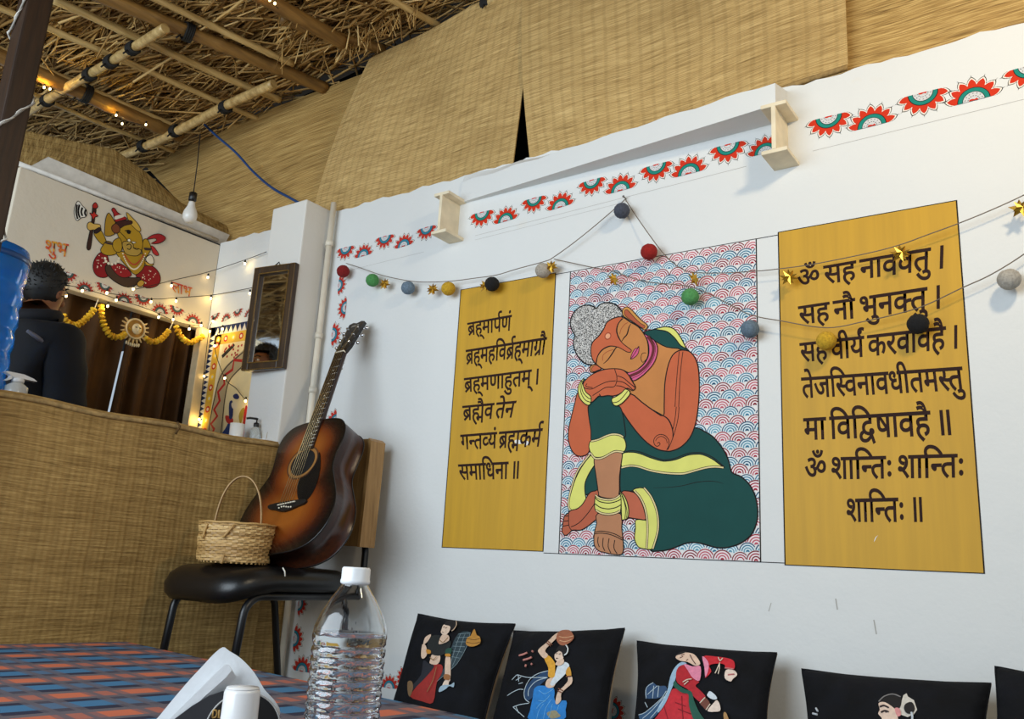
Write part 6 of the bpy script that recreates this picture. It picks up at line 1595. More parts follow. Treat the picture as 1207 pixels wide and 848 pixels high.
for k in range(26):
    t = k / 25; p = (455 + 185 * t, 490 + 130 * math.sin(PI * t) ** 0.8)
    PX.dot(bd_, G_(p)[0], 0.0036, 0, 8)
    p2 = (470 + 155 * t, 500 + 80 * math.sin(PI * t)); PX.dot(bd2, G_(p2)[0], 0.003, 0, 8)
bd_.build('necklace', paint((232, 222, 198)), gan); bd2.build('necklace', paint((190, 60, 50)), gan); bd_ = MB()
for k in range(7):
    a = PI * k / 6; PX.dot(bd_, G_((362 + 58 * math.cos(a), 530 + 48 * math.sin(a)))[0], 0.006, 0, 10)
rr = random.Random(2)
for (cx, cy_, rx, ry, n) in ((262, 585, 40, 80, 12), (680, 690, 65, 60, 18), (430, 625, 55, 35, 8)):
    for k in range(n):
        a = rr.uniform(0, 6.28); q = math.sqrt(rr.random()); PX.dot(bd_, G_((cx + rx * q * math.cos(a), cy_ + ry * q * math.sin(a)))[0], 0.0024, 0, 7)
    bd_.build('cloth_dots', paint((232, 222, 198)), gan); bd_ = MB()
gp('foot', (196, 152, 60), G_((570, 740), (600, 710), (630, 725), (620, 755), (585, 765)))
GLN.build('outline', LINE, gan)
WORD = NT('red_yellow_word'); o = WORD.coord(); s = WORD.node('ShaderNodeSeparateXYZ', {0: o})
WORD.put(WORD.b.inputs['Base Color'], WORD.ramp(WORD.noise(o, 55.0, 2.0), [(0.42, lin((198, 62, 42))), (0.60, lin((222, 160, 40)))]))
NXP = Vector((1, 0, 0))
text_mesh('painted_word', [58, 69, 49], [(53, 283), (80.5, 288.5), (53.5, 297.5), (78, 303)], lambda p: wx(p, XP), NXP, 0.003, WORD.mat, gan, 14)
text_mesh('painted_word', [54, 66, 49], [(201.3, 332), (226, 339.6), (203, 344), (224, 350)], lambda p: wx(p, XP), NXP, 0.003, WORD.mat, gan, 14)

# ================================================================== half-lotus motifs
def motif_mesh(name, reds, teal, npet):
    """unit motif in the xz plane: chord from -1 to 1, petals upward"""
    mb = MB()
    def poly(pts, d, m):
        i = [mb.add((x, -d, z)) for x, z in pts]
        for t in tessellate_polygon([[Vector((x, z, 0)) for x, z in pts]]): mb.face([i[k] for k in t], m)
    def star(rin, rout, n, w=0.0):
        pts = []
        for k in range(n):
            a0 = PI * k / n; a1 = PI * (k + 0.5) / n
            for f_, r_ in ((0.0, rin), (0.13, rin + (rout - rin) * 0.40), (0.30, rin + (rout - rin) * 0.72), (0.5, rout), (0.70, rin + (rout - rin) * 0.72), (0.87, rin + (rout - rin) * 0.40)):
                a1 = PI * (k + f_) / n; pts.append((r_ * math.cos(a1), r_ * math.sin(a1)))
        return pts + [(-rin, 0.0)]
    ou = star(0.80, 1.075, npet); inn = star(0.765, 1.035, npet)
    poly(ou, 0.0003, 0); poly(inn, 0.0006, 1)
    pet = star(0.69, 0.965, npet); poly(pet, 0.0009, 2)
    # line ticks at the petal tips
    for k in range(npet):
        a1 = PI * (k + 0.5) / npet; c, s = math.cos(a1), math.sin(a1)
        poly([(1.03 * c + 0.012 * s, 1.03 * s - 0.012 * c), (1.16 * c, 1.16 * s), (1.03 * c - 0.012 * s, 1.03 * s + 0.012 * c)], 0.0009, 0)
    half = lambda r, n=20: [(r * math.cos(PI * k / n), r * math.sin(PI * k / n)) for k in range(n + 1)]
    poly(half(0.585), 0.0012, 0); poly(half(0.555), 0.0015, 3); poly(half(0.405), 0.0018, 0); poly(half(0.38), 0.0021, 4)
    for k in range(7):
        a = PI * (k + 0.5) / 7
        for r in (0.20, 0.31):
            c, s = r * math.cos(a), r * math.sin(a)
            poly([(c - 0.03, s), (c, s + 0.022), (c + 0.035, s + 0.01), (c + 0.01, s - 0.012)], 0.0024, 0)
    poly([(-0.17, 0.0), (-0.14, 0.07), (-0.05, 0.08), (0.03, 0.05), (0.12, 0.08), (0.17, 0.0)], 0.0027, 2)
    o = mb.build(name, [LINE, paint((232, 226, 214)), paint(reds), paint(teal), paint((206, 206, 206))])
    return o
RED1, TEAL1 = (204, 48, 18), (22, 130, 116)
proto = motif_mesh('half_lotus_motif', RED1, TEAL1, 7)
proto2 = motif_mesh('half_lotus_motif', (190, 52, 40), (44, 128, 150), 7)
proto3 = motif_mesh('half_lotus_motif', (160, 58, 48), (66, 90, 92), 8)
used_ = set()
def motif(p0, p1, flip, src, to3d, nrm, label, group):
    a, c = to3d(p0), to3d(p1)
    mid_ = (a + c) / 2; xd = (c - a); R = xd.length / 2 / 1.0
    xd.normalize(); zd = Vector(nrm).cross(xd)
    # unit motif faces -y with z up: x right, z up
    zd = xd.cross(-Vector(nrm)) * -1
    if flip: zd = -zd
    yd = -Vector(nrm)
    o = src if id(src) not in used_ else src.copy()
    if id(src) in used_: COL.objects.link(o)
    used_.add(id(src))
    o.matrix_basis = Matrix(((xd.x * R, yd.x, zd.x * R, mid_.x), (xd.y * R, yd.y, zd.y * R, mid_.y), (xd.z * R, yd.z, zd.z * R, mid_.z), (0, 0, 0, 1)))
    tag(o, label, 'wall motif', group)
ORD = 'first second third fourth fifth sixth seventh eighth ninth tenth'.split()
def up_sign(p0, p1, to3d, nrm):
    a, c = to3d(p0), to3d(p1); xd = (c - a).normalized()
    return (xd.cross(-Vector(nrm)) * -1).z > 0
row = [((397, 294.5), (419, 289), 0), ((417, 305.5), (439.5, 299), 1), ((442.5, 281.5), (466, 275.5), 0), ((464, 294.5), (488, 287), 1), ((491, 271.5), (515.5, 264.5), 0), ((514, 281), (536, 274), 1),
       ((553.7, 253.8), (583.5, 246.5), 0), ((580.7, 265.6), (611.4, 256.8), 1), ((614.7, 237.5), (645.5, 229.5), 0), ((643.7, 250), (677.6, 239.5), 1), ((681, 217), (715, 207.5), 0), ((712.3, 230.5), (751, 220), 1), ((753.7, 199.5), (794, 188.5), 0), ((790, 211), (834.5, 199.5), 1), ((835.5, 176), (881.5, 164.5), 0), ((880, 186.5), (925, 175), 1),
       ((950.5, 144), (1004, 130.5), 0), ((999, 156.5), (1057.5, 141.5), 1), ((1057.5, 117), (1119, 101.5), 0), ((1115, 127.5), (1182, 110), 1), ((1181, 86), (1245, 69), 0)]
LAB = ['rounded-side-down half-lotus just right of the pipe, start of the wall-top row', 'petals-up half-lotus second from the pipe in the wall-top row', 'rounded-side-down half-lotus third from the pipe in the wall-top row', 'petals-up half-lotus fourth from the pipe in the wall-top row', 'rounded-side-down half-lotus just left of the left beam end', 'petals-up half-lotus mostly hidden behind the left beam end',
       'rounded-side-down half-lotus just right of the left beam end', 'petals-up half-lotus right of the left beam end, below its rounded-down neighbour', 'rounded-side-down half-lotus above the pale grey felt ball', 'petals-up half-lotus above the cord rising to the dark grey ball', 'rounded-side-down half-lotus up and left of the dark grey felt ball', 'petals-up half-lotus directly above the dark grey felt ball', 'rounded-side-down half-lotus first to the right above the dark grey ball', 'petals-up half-lotus up and right of the dark red felt ball', 'rounded-side-down half-lotus under the ledge, left of the right beam end', 'shaded petals-up half-lotus partly hidden by the right beam end',
       'rounded-side-down half-lotus just right of the right beam end', 'petals-up half-lotus second to the right of the right beam end', 'rounded-side-down half-lotus third to the right of the right beam end', 'large petals-up half-lotus above the right verse panel corner', 'half-lotus cut by the right edge, under the last woven mat']
GRP = 'half-lotus motifs painted on the white wall'
for (p0, p1, up), lb in zip(row, LAB):
    fl = up_sign(p0, p1, wy, NW) != bool(up)
    motif(p0, p1, fl, proto2 if p0[0] < 540 else proto, wy, NW, lb, GRP)
def vmotif(x, y, h, right, lb, lean=-0.10):
    p0 = (x - lean * h / 2 * -1, y - h / 2); p1 = (x + lean * h / 2, y + h / 2)
    p0 = (x - lean * h / 2, y - h / 2)
    a, c = wy(p0), wy(p1); xd = (c - a).normalized(); zd = xd.cross(Vector((0, 1, 0))) * -1
    fl = (zd.x > 0) != right
    motif(p0, p1, fl, proto2, wy, NW, lb, GRP)
vmotif(399, 337, 24, True, 'half-lotus on its side right under the red felt ball by the pipe')
vmotif(408, 363, 27, False, 'half-lotus on its side, second down the column beside the pipe')
vmotif(391.5, 395, 29, True, 'half-lotus on its side left of the guitar headstock')
vmotif(394, 430, 30, True, 'half-lotus on its side behind the guitar neck near the nut', -0.1)
vmotif(384, 463, 26, True, 'half-lotus on its side showing right of the middle of the guitar neck')
vmotif(396, 497, 30, False, 'half-lotus on its side just above the guitar body')
vmotif(352, 712, 30, True, 'dark half-lotus under the chair seat, top of the low column')
vmotif(346.5, 753, 34, True, 'half-lotus on its side under the chair, middle of the low column')
motif((344, 790), (368, 794), not up_sign((344, 790), (368, 794), wy, NW), proto2, wy, NW, 'petals-up half-lotus low on the wall left of the water bottle', GRP)
vmotif(375, 775, 28, False, 'half-lotus partly hidden by the left side of the water bottle')
motif((448, 810), (470, 813), not up_sign((448, 810), (470, 813), wy, NW), proto2, wy, NW, 'half-lotus low on the wall just right of the water bottle', GRP)
vmotif(478, 800, 30, False, 'half-lotus partly hidden by the left edge of the leftmost cushion')
vmotif(722, 838, 34, True, 'half-lotus showing in the gap right of the blue-skirt cushion')
nx = (1, 0, 0)
lrow = [((67, 318), (92, 324), 0), ((88, 340.5), (111, 345), 1), ((113, 331.5), (134, 340), 0), ((134, 354), (157, 358.5), 1), ((158, 345.5), (179, 354), 0), ((178, 366), (199, 371.5), 1), ((199, 358.5), (218, 366), 0), ((217, 378), (237, 383), 1)]
LL = ['half-lotus on the left wall partly behind the person\'s hair', 'petals-up half-lotus on the left wall nearest the person', 'rounded-side-down half-lotus under the knees of the painted deity, left one', 'petals-up half-lotus on the left wall above the sun medallion\'s left side', 'rounded-side-down half-lotus on the left wall above the sun medallion', 'petals-up half-lotus on the left wall right of the sun medallion', 'rounded-side-down half-lotus under the right painted word', 'petals-up half-lotus on the left wall closest to the corner post']
WXP = lambda p: wx(p, XP)
for (p0, p1, up), lb in zip(lrow, LL):
    motif(p0, p1, up_sign(p0, p1, WXP, nx) != bool(up), proto3, WXP, nx, lb, 'half-lotus motifs painted on the left wall')
for (p0, p1, up), lb in zip([((248.5, 373), (259.5, 368), 0), ((260.5, 380.5), (272.5, 375), 1), ((274.5, 368), (286.5, 363), 0), ((287.5, 375), (300, 370), 1)],
        ['rounded-side-down half-lotus above the painted arch, at the corner', 'petals-up half-lotus above the painted arch, second from the corner', 'rounded-side-down half-lotus above the painted arch, third from the corner', 'petals-up half-lotus above the painted arch, beside the mirror']):
    motif(p0, p1, up_sign(p0, p1, wy, NW) != bool(up), proto3, wy, NW, lb, 'half-lotus motifs above the painted arch')

# ================================================================== painted arch panel in the recess
AW = WALLP(); AW.k = 2
arch = thing('painted_arch', 'folk-painted arch panel with zigzag borders, in the recess left of the mirror', 'wall painting', tuple(wy((265, 450))))
H_ = lambda *p: crop(230, 370, 5.3, p)
xw0 = wy((241, 440)).x; ztop = wy((275, 382)).z; xw1 = -2.85
def arect(name, x0, x1, z0, z1, col, d):
    b = MB(); b.quad((x0, -d, z0), (x1, -d, z0), (x1, -d, z1), (x0, -d, z1)); return b.build(name, paint(col), arch)
zbot = 0.80
arect('cream_ground', xw0, xw1, zbot, ztop, (228, 208, 160), 0.0006)
bw_ = 0.040
arect('navy_border', xw0, xw0 + bw_, zbot, ztop, (24, 40, 84), 0.0010); arect('navy_border', xw0, xw1, ztop - bw_, ztop, (24, 40, 84), 0.0010)
b = MB()
n = 30
for k in range(n):
    z0 = ztop - bw_ - (ztop - zbot) * k / n; h = (ztop - zbot) / n
    b.face([b.add(p) for p in ((xw0 + bw_, -0.0014, z0), (xw0 + 0.006, -0.0014, z0 - h / 2), (xw0 + bw_, -0.0014, z0 - h))])
m_ = 17
for k in range(m_):
    x0 = xw0 + bw_ + (xw1 - xw0) * k / m_; h = (xw1 - xw0) / m_
    b.face([b.add(p) for p in ((x0, -0.0014, ztop - bw_), (x0 + h, -0.0014, ztop - bw_), (x0 + h / 2, -0.0014, ztop - 0.006))])
b.build('triangle_teeth', paint((222, 214, 196)), arch)
arect('yellow_band', xw0 + bw_, xw0 + bw_ + 0.05, zbot, ztop - bw_, (214, 168, 60), 0.0012)
arect('yellow_band', xw0 + bw_, xw1, ztop - bw_ - 0.05, ztop - bw_, (214, 168, 60), 0.0012)
arect('plain_band', xw0 + bw_ + 0.05, xw0 + bw_ + 0.072, zbot, ztop - bw_ - 0.05, (236, 222, 186), 0.0013)
rr = random.Random(9); pn = Painter(lambda p: Vector((p[0], 0, p[1])), (0, -1, 0)); pn.k = 5
FLW = [paint((196, 52, 36)), paint((232, 190, 40)), paint((226, 214, 180))]
for k in range(13):
    z = ztop - bw_ - 0.05 - k * 0.05; c = (xw0 + bw_ + 0.025, z); b = MB(); pn.k = 5; pn.dot(b, c, 0.016, k % 2, 8); pn.k = 7; pn.dot(b, c, 0.008, 2, 8); b.build('painted_flower', FLW, arch)
for k in range(9):
    c = (xw0 + bw_ + 0.03 + k * 0.055, ztop - bw_ - 0.025); b = MB(); pn.k = 5; pn.dot(b, c, 0.016, (k + 1) % 2, 8); pn.k = 7; pn.dot(b, c, 0.008, 2, 8); b.build('painted_flower', FLW, arch)
# arch band: grey with a red ribbon
b = MB(); AW.k = 8
AW.fill(b, H_((75, 770), (95, 640), (120, 520), (150, 400), (200, 320), (280, 250), (345, 180), (420, 130), (420, 250), (350, 290), (270, 360), (215, 430), (190, 540), (180, 640), (165, 770))); b.build('arch_band', paint((176, 158, 124)), arch)
b = MB()
for s_ in (0.0, 1.0):
    AW.stroke(b, [(p[0] + s_ * 0, p[1]) for p in H_(*(((82, 770), (100, 640), (125, 520), (155, 405), (205, 325), (285, 255), (420, 140)) if s_ == 0 else ((160, 770), (175, 640), (186, 540), (210, 430), (265, 360), (345, 290), (420, 245))))], 0.007)
b.build('arch_edge', paint((74, 60, 46)), arch)
b = MB(); AW.stroke(b, H_((100, 770), (120, 720), (100, 690), (140, 640), (120, 600), (155, 545), (145, 490), (185, 440), (180, 390), (235, 350), (245, 290), (300, 295), (320, 225), (360, 240), (400, 170)), 0.016, smooth=False); b.build('red_ribbon', paint((176, 34, 34)), arch)
b = MB()
for q in (((170, 270), (235, 205)), ((230, 215), (245, 190))): AW.stroke(b, H_(*q), 0.018, smooth=False)
for k in range(16): AW.dot(b, H_((185 + rr.uniform(0, 120), 190 + rr.uniform(0, 90)))[0], 0.006, 1, 7)
b.build('corner_pattern', [DARK, paint((170, 44, 40))], arch)
def ap(name, col, pts):
    b = MB(); AW.fill(b, pts); b.build(name, paint(col), arch)
ap('robe', (30, 52, 110), H_((160, 770), (190, 720), (215, 680), (250, 700), (240, 740), (230, 770)))
ap('robe', (176, 42, 38), H_((190, 640), (215, 640), (240, 660), (232, 690), (200, 680)))
ap('figure', (40, 50, 92), H_((215, 560), (235, 545), (240, 600), (235, 650), (215, 655)))
ap('figure', (226, 206, 170), H_((230, 560), (255, 550), (270, 570), (255, 595), (235, 590)))
ap('figure', (34, 44, 92), H_((240, 510), (262, 500), (278, 520), (268, 535), (245, 530)))
ap('figure', (170, 140, 48), H_((275, 640), (290, 600), (310, 590), (300, 650), (285, 690)))
ap('red_pillar', (180, 40, 36), H_((310, 600), (330, 590), (320, 780), (295, 780)))
# ================================================================== felt ball garlands
NAIL = mat('steel_nail', (120, 116, 110), 0.4, metal=0.8)
def star_mesh(mb, c, nrm, r, m=0, tilt=0.0):
    n = Vector(nrm).normalized(); a = n.cross(Vector((0, 0, 1))).normalized(); u = a.cross(n) * 1
    if u.z < 0: u = -u
    ring = []
    for k in range(10):
        ang_ = PI / 2 + k * PI / 5 + tilt; q = r if k % 2 == 0 else r * 0.45
        ring.append(mb.add(c + a * (q * math.cos(ang_)) + u * (q * math.sin(ang_))))
    f = mb.add(c + n * r * 0.28); bk = mb.add(c - n * r * 0.28)
    for k in range(10):
        mb.face((ring[k], ring[(k + 1) % 10], f), m); mb.face((ring[(k + 1) % 10], ring[k], bk), m)
FELT = lambda nm, c: mat('felt_' + nm, c, 0.95, 0.22, 160, bump=0.5)
def garland_wall(label, path, items, depth):
    P = [wy(p, -d) for p, d in path]
    root = thing('felt_ball_garland', label, 'garland', tuple(P[0]))
    b = MB(); b.tube([Vector(p) for p in cat_rom([tuple(p) for p in P], False, 6)], 0.0015, 6); b.build('cord', CORD, root)
    for kind, p, nm, col in items:
        d = depth
        c = wy(p, -d)
        if kind == 'ball':
            mb = MB(); mb.sphere(c, 0.0262, 0, 24, (1, 1, 0.97), 0.025); mb.build('felt_ball', FELT(nm, col), root)
        else:
            nrm = {'star': (0.1, -1, 0.1), 'edge': (0.78, -0.25, 0.12)}[kind]
            mb = MB(); star_mesh(mb, c, nrm, 0.026); star_mesh(mb, c + Vector((0.004, -0.002, 0)), (nrm[0] + 0.5, nrm[1], nrm[2]), 0.024, 0, 0.5)
            mb.build('star', GOLD, root)
    return root
d0_ = 0.030
garland_wall('felt ball garland sagging from the pipe corner up to the dark grey ball',
    [((408, 310.5), 0.004), ((425, 316), d0_), ((451.6, 325), d0_), ((484, 331.5), d0_), ((510, 332.6), d0_), ((537, 331), d0_), ((560, 328), d0_), ((585, 324.4), d0_), ((610, 317), d0_), ((643, 308), d0_), ((653, 303), d0_), ((676, 286.5), d0_), ((701, 266.5), d0_), ((726, 245), 0.02), ((737, 235), 0.006)],
    [('ball', (404.5, 320), 'dark_red', (128, 20, 18)), ('ball', (439, 330.5), 'green', (74, 140, 76)), ('star', (453, 335), '', None), ('ball', (481, 339.5), 'slate', (104, 122, 138)), ('star', (509.5, 341.5), '', None), ('ball', (528.5, 340.5), 'mustard', (196, 154, 36)), ('ball', (580, 335), 'black', (18, 17, 18)), ('star', (572, 337), '', None), ('ball', (640, 319), 'oatmeal', (170, 160, 146)), ('star', (649, 315), '', None), ('ball', (733, 248.5), 'charcoal', (70, 74, 86))], 0.040)
garland_wall('upper right garland cord running from the dark grey ball over the right verse panel',
    [((737, 235), 0.010), ((748, 252), 0.02), ((765, 276.5), d0_), ((783, 300), d0_), ((800, 315), d0_), ((816, 321), d0_), ((850, 322), d0_), ((893, 319.6), d0_), ((919, 317), d0_), ((959, 311.5), d0_), ((1019, 299.5), d0_), ((1058.6, 289.4), d0_), ((1093, 277), d0_), ((1130, 263.4), d0_), ((1170, 247), d0_), ((1215, 226), d0_), ((1290, 186), d0_), ((1350, 148), 0.006)],
    [('ball', (765, 297), 'red', (150, 26, 20)), ('edge', (818, 329), '', None), ('ball', (813.5, 350), 'leaf_green', (80, 146, 84)), ('star', (929, 327), '', None), ('star', (1060.5, 299), '', None), ('star', (1202, 246), '', None)], 0.040)
garland_wall('lower right garland cord carrying the mustard and black balls over the right verse panel',
    [((653, 305.5), 0.012), ((701, 316), d0_), ((723, 320), d0_), ((760, 332), d0_), ((813, 338), d0_), ((850, 354), d0_), ((884, 371), d0_), ((921.6, 378.6), d0_), ((974.5, 386.5), d0_), ((1019, 379), d0_), ((1058.6, 370), d0_), ((1090.8, 360), d0_), ((1133, 340), d0_), ((1170, 322.8), d0_), ((1215, 294), d0_), ((1290, 236), d0_), ((1350, 180), 0.006)],
    [('edge', (723, 329.5), '', None), ('ball', (884, 388), 'blue_grey', (98, 116, 132)), ('ball', (974, 402), 'mustard', (196, 154, 36)), ('ball', (1082, 382), 'black', (18, 17, 18)), ('ball', (1189.5, 329.5), 'stone', (168, 162, 152))], 0.040)
c = wy((737, 234), -0.006); b = MB(); b.tube([c + Vector((0, 0.006, 0)), c + Vector((0, -0.012, 0.002))], 0.002, 8); b.tube([c + Vector((0, -0.012, 0.002)), c + Vector((0, -0.014, 0.002))], 0.004, 8)
tag(recentre(b.build('nail', NAIL)), 'small nail holding the garland cords above the dark grey felt ball', 'nail')

# ================================================================== cushions along the wall
def cloth_mat():
    t = NT('black_cushion_satin'); o = t.coord()
    t.put(t.b.inputs['Base Color'], t.ramp(t.noise(o, 18.0, 3.0), [(0.3, lin((7, 8, 12))), (0.7, lin((14, 16, 23)))]))
    t.b.inputs['Roughness'].default_value = 0.85; t.b.inputs['Specular IOR Level'].default_value = 0.25
    t.bump(t.math('ADD', t.noise(t.mapping(o, (5, 5, 9)), 1.4, 3.0), t.math('MULTIPLY', t.noise(o, 40.0, 2.0), 0.15)), 0.5, 0.03)
    return t.mat
SATIN = cloth_mat()
PIPE_M = mat('cream_piping', (176, 152, 124), 0.8)
class Cushion:
    """pillow between four corners on a leaning plane; (u, v) in 0..1, v up"""
    def __init__(self, label, tl, tr, bl, br, T=0.065, ytop=-0.085, ybot=-0.235, seed=0):
        f = lambda p, zt: None
        self.tl, self.tr = wy(tl, ytop), wy(tr, ytop)
        self.bl, self.br = wy(bl, ybot), wy(br, ybot)
        # bottom corners may lie outside the frame: keep the side length and stand on the floor
        self.n = (self.tr - self.tl).cross(self.tl - self.bl).normalized()
        if self.n.y > 0: self.n = -self.n
        self.T = T; self.s = seed
        mid = (self.bl + self.br) / 2
        self.root = thing('cushion', label, 'cushion', (mid.x, mid.y, min(self.bl.z, self.br.z)), 'black printed cushions along the wall')
        mb = MB()
        for side in (1, -1):
            mb.grid((lambda u, v: self.pt(u, v, side)) if side > 0 else (lambda u, v: self.pt(1 - u, v, side)), 40, 40)
        mb.build('cover', SATIN, self.root)
        sm_ = MB()
        e = [(i / 24, 0.0) for i in range(24)] + [(1.0, i / 24) for i in range(24)] + [(1 - i / 24, 1.0) for i in range(24)] + [(0.0, 1 - i / 24) for i in range(24)]
        sm_.tube([self.pt(u, v, 0) for u, v in e], 0.0022, 6, closed=True); sm_.build('seam', SATIN, self.root)
        zb = MB()
        zb.grid(lambda u, v: self.pt(0.985 + 0.018 * u, v, -1) - self.n * (0.001 + 0.003 * u), 2, 30)
        zb.build('cream_backing_edge', PIPE_M, self.root)
    def flat(self, u, v):
        cu = 0.035 * math.sin(PI * v); cv = 0.030 * math.sin(PI * u)
        uu = u + (0.5 - u) * 2 * cu * abs(2 * u - 1); vv = v + (0.5 - v) * 2 * cv * abs(2 * v - 1)
        return self.bl.lerp(self.br, uu).lerp(self.tl.lerp(self.tr, uu), vv)
    def pt(self, u, v, side, off=0.0):
        e = max(0.0, (1 - (2 * u - 1) ** 2)) * max(0.0, (1 - (2 * v - 1) ** 2))
        h = self.T * (e ** 0.42) + 0.004 * math.sin(u * 11 + self.s) * math.sin(v * 8 + self.s * 2) * min(1, e * 4)
        return self.flat(u, v) + self.n * (side * h + off)
    def uv(self, p):
        u = v = 0.5
        for it in range(14):      # find the surface point on this ray
            def err(a, c):
                w = self.pt(a, c, 1) - CAM_POS; d = w.dot(C_F)
                return (603.5 + F_PX * w.dot(C_R) / d - p[0], 424 - F_PX * w.dot(C_U) / d - p[1])
            e0 = err(u, v); h = 1e-3; eu = err(u + h, v); ev = err(u, v + h)
            a, b_, c, d_ = (eu[0] - e0[0]) / h, (ev[0] - e0[0]) / h, (eu[1] - e0[1]) / h, (ev[1] - e0[1]) / h
            det = a * d_ - b_ * c
            if abs(det) < 1e-9: break
            u -= 0.8 * (d_ * e0[0] - b_ * e0[1]) / det; v -= 0.8 * (-c * e0[0] + a * e0[1]) / det
            u = min(0.985, max(0.015, u)); v = min(0.985, max(0.015, v))
        return (u, v)
    k = 1
    def patch(self, name, col, pts, smooth=True, lift=None):
        q = [self.uv(p) for p in pts]
        if smooth: q = cat_rom(q, True, 3)
        bm = bmesh.new()
        vs = [bm.verts.new((a, b_, 0)) for a, b_ in q]
        for t in tessellate_polygon([[Vector((a, b_, 0)) for a, b_ in q]]):
            try: bm.faces.new([vs[i] for i in t])
            except ValueError: pass
        for it in range(3):
            ed = [e for e in bm.edges if e.calc_length() > 0.05]
            if not ed: break
            bmesh.ops.subdivide_edges(bm, edges=ed, cuts=1); bmesh.ops.triangulate(bm, faces=bm.faces[:])
        self.k += 1
        for v in bm.verts: v.co = self.pt(v.co.x, v.co.y, 1, 0.0012 + 0.0004 * self.k)
        mb = MB(); mb.bm(bm); return mb.build(name, print_(col), self.root)
    def line(self, name, col, paths, w=0.0016):
        mb = MB(); self.k += 1
        for pts in paths:
            q = cat_rom([self.uv(p) for p in pts], False, 5)
            P = [self.pt(a, b_, 1, 0.0012 + 0.0004 * self.k) for a, b_ in q]
            mb.tube(P, w / 2, 5)
        mb.build(name, print_(col), self.root)
def print_(rgb): return mat('print_%02x%02x%02x' % tuple(rgb), rgb, 0.75, 0.12, 120)
SK, RD, BK2 = (214, 184, 160), (150, 30, 22), (20, 18, 22)
# leftmost: woman with net, fish and pot
c1 = Cushion('black cushion printed with a woman in red with net and fish, leftmost', (493, 724), (607, 736), (452, 868), (566, 872), seed=1)
K = lambda *p: crop(470, 720, 7.067, p)
c1.patch('net_print', (40, 58, 66), K((500, 195), (600, 185), (570, 310), (500, 430), (440, 500), (360, 560), (310, 600), (380, 480), (430, 340)))
c1.line('net_lines', (140, 160, 166), [K((500, 200), (600, 190)), K((490, 230), (590, 225)), K((475, 265), (575, 265)), K((455, 300), (555, 305)), K((440, 340), (535, 350)), K((430, 385), (510, 400)), K((520, 195), (470, 330), (435, 450)), K((560, 190), (510, 330), (450, 470)), K((600, 185), (570, 300), (500, 430), (430, 500), (320, 595))], 0.0012)
c1.patch('skirt_print', RD, K((270, 460), (360, 455), (365, 520), (320, 610), (290, 770), (200, 760), (100, 720), (150, 640), (220, 540)))
c1.patch('drape_print', (24, 26, 36), K((210, 420), (260, 450), (300, 470), (220, 570), (140, 650), (90, 700), (110, 640), (190, 540)))
c1.patch('hem_print', (120, 92, 60), K((80, 600), (115, 595), (125, 650), (100, 720), (82, 690)))
c1.patch('torso_print', SK, K((285, 370), (345, 370), (350, 420), (320, 455), (265, 445), (270, 410)))
c1.patch('blouse_print', (26, 30, 30), K((260, 230), (340, 210), (440, 260), (420, 330), (360, 380), (280, 370), (245, 320)))
c1.patch('arm_print', SK, K((400, 390), (435, 390), (440, 470), (435, 590), (395, 590), (392, 480)))
c1.patch('hand_print', (224, 200, 180), K((390, 590), (425, 590), (418, 640), (395, 655), (370, 640)))
c1.patch('fish_print', (150, 172, 186), K((340, 680), (355, 640), (395, 625), (440, 625), (470, 605), (465, 645), (430, 635), (400, 660), (360, 682)))
c1.patch('arm_print', SK, K((205, 290), (235, 300), (245, 370), (215, 408), (195, 385)))
c1.patch('hand_print', SK, K((215, 290), (225, 240), (250, 215), (278, 205), (270, 235), (245, 270)))
c1.patch('sleeve_print', (190, 128, 40), K((240, 330), (275, 340), (275, 365), (245, 365)))
c1.patch('sleeve_print', (26, 70, 56), K((405, 330), (450, 320), (445, 365), (400, 370)))
c1.patch('bangle_print', (150, 96, 50), K((390, 540), (435, 545), (430, 585), (390, 580))); c1.patch('bangle_print', (190, 128, 40), K((400, 370), (440, 370), (440, 392), (402, 390)))
c1.patch('neck_print', SK, K((375, 210), (425, 215), (430, 260), (360, 290), (345, 275)))
c1.patch('face_print', (224, 198, 176), K((385, 130), (420, 115), (445, 140), (430, 190), (395, 215), (365, 195), (370, 165)))
c1.patch('hair_print', BK2, K((390, 125), (430, 90), (480, 95), (490, 140), (450, 180), (440, 140)))
c1.line('flower_string_print', (206, 178, 150), [K((492, 98), (495, 130), (475, 165), (455, 182))], 0.003)
c1.line('necklace_print', (150, 116, 70), [K((355, 255), (385, 275), (425, 235)), K((275, 400), (300, 420), (330, 395)), K((330, 480), (300, 590), (250, 690))], 0.002)
c1.patch('pot_print', (176, 124, 48), K((575, 290), (585, 240), (615, 220), (645, 165), (665, 215), (690, 230), (695, 280), (650, 308), (605, 310)))
c1.line('pot_lines', (104, 70, 28), [K((585, 245), (640, 255), (692, 245)), K((580, 275), (640, 285), (694, 275))], 0.0016)
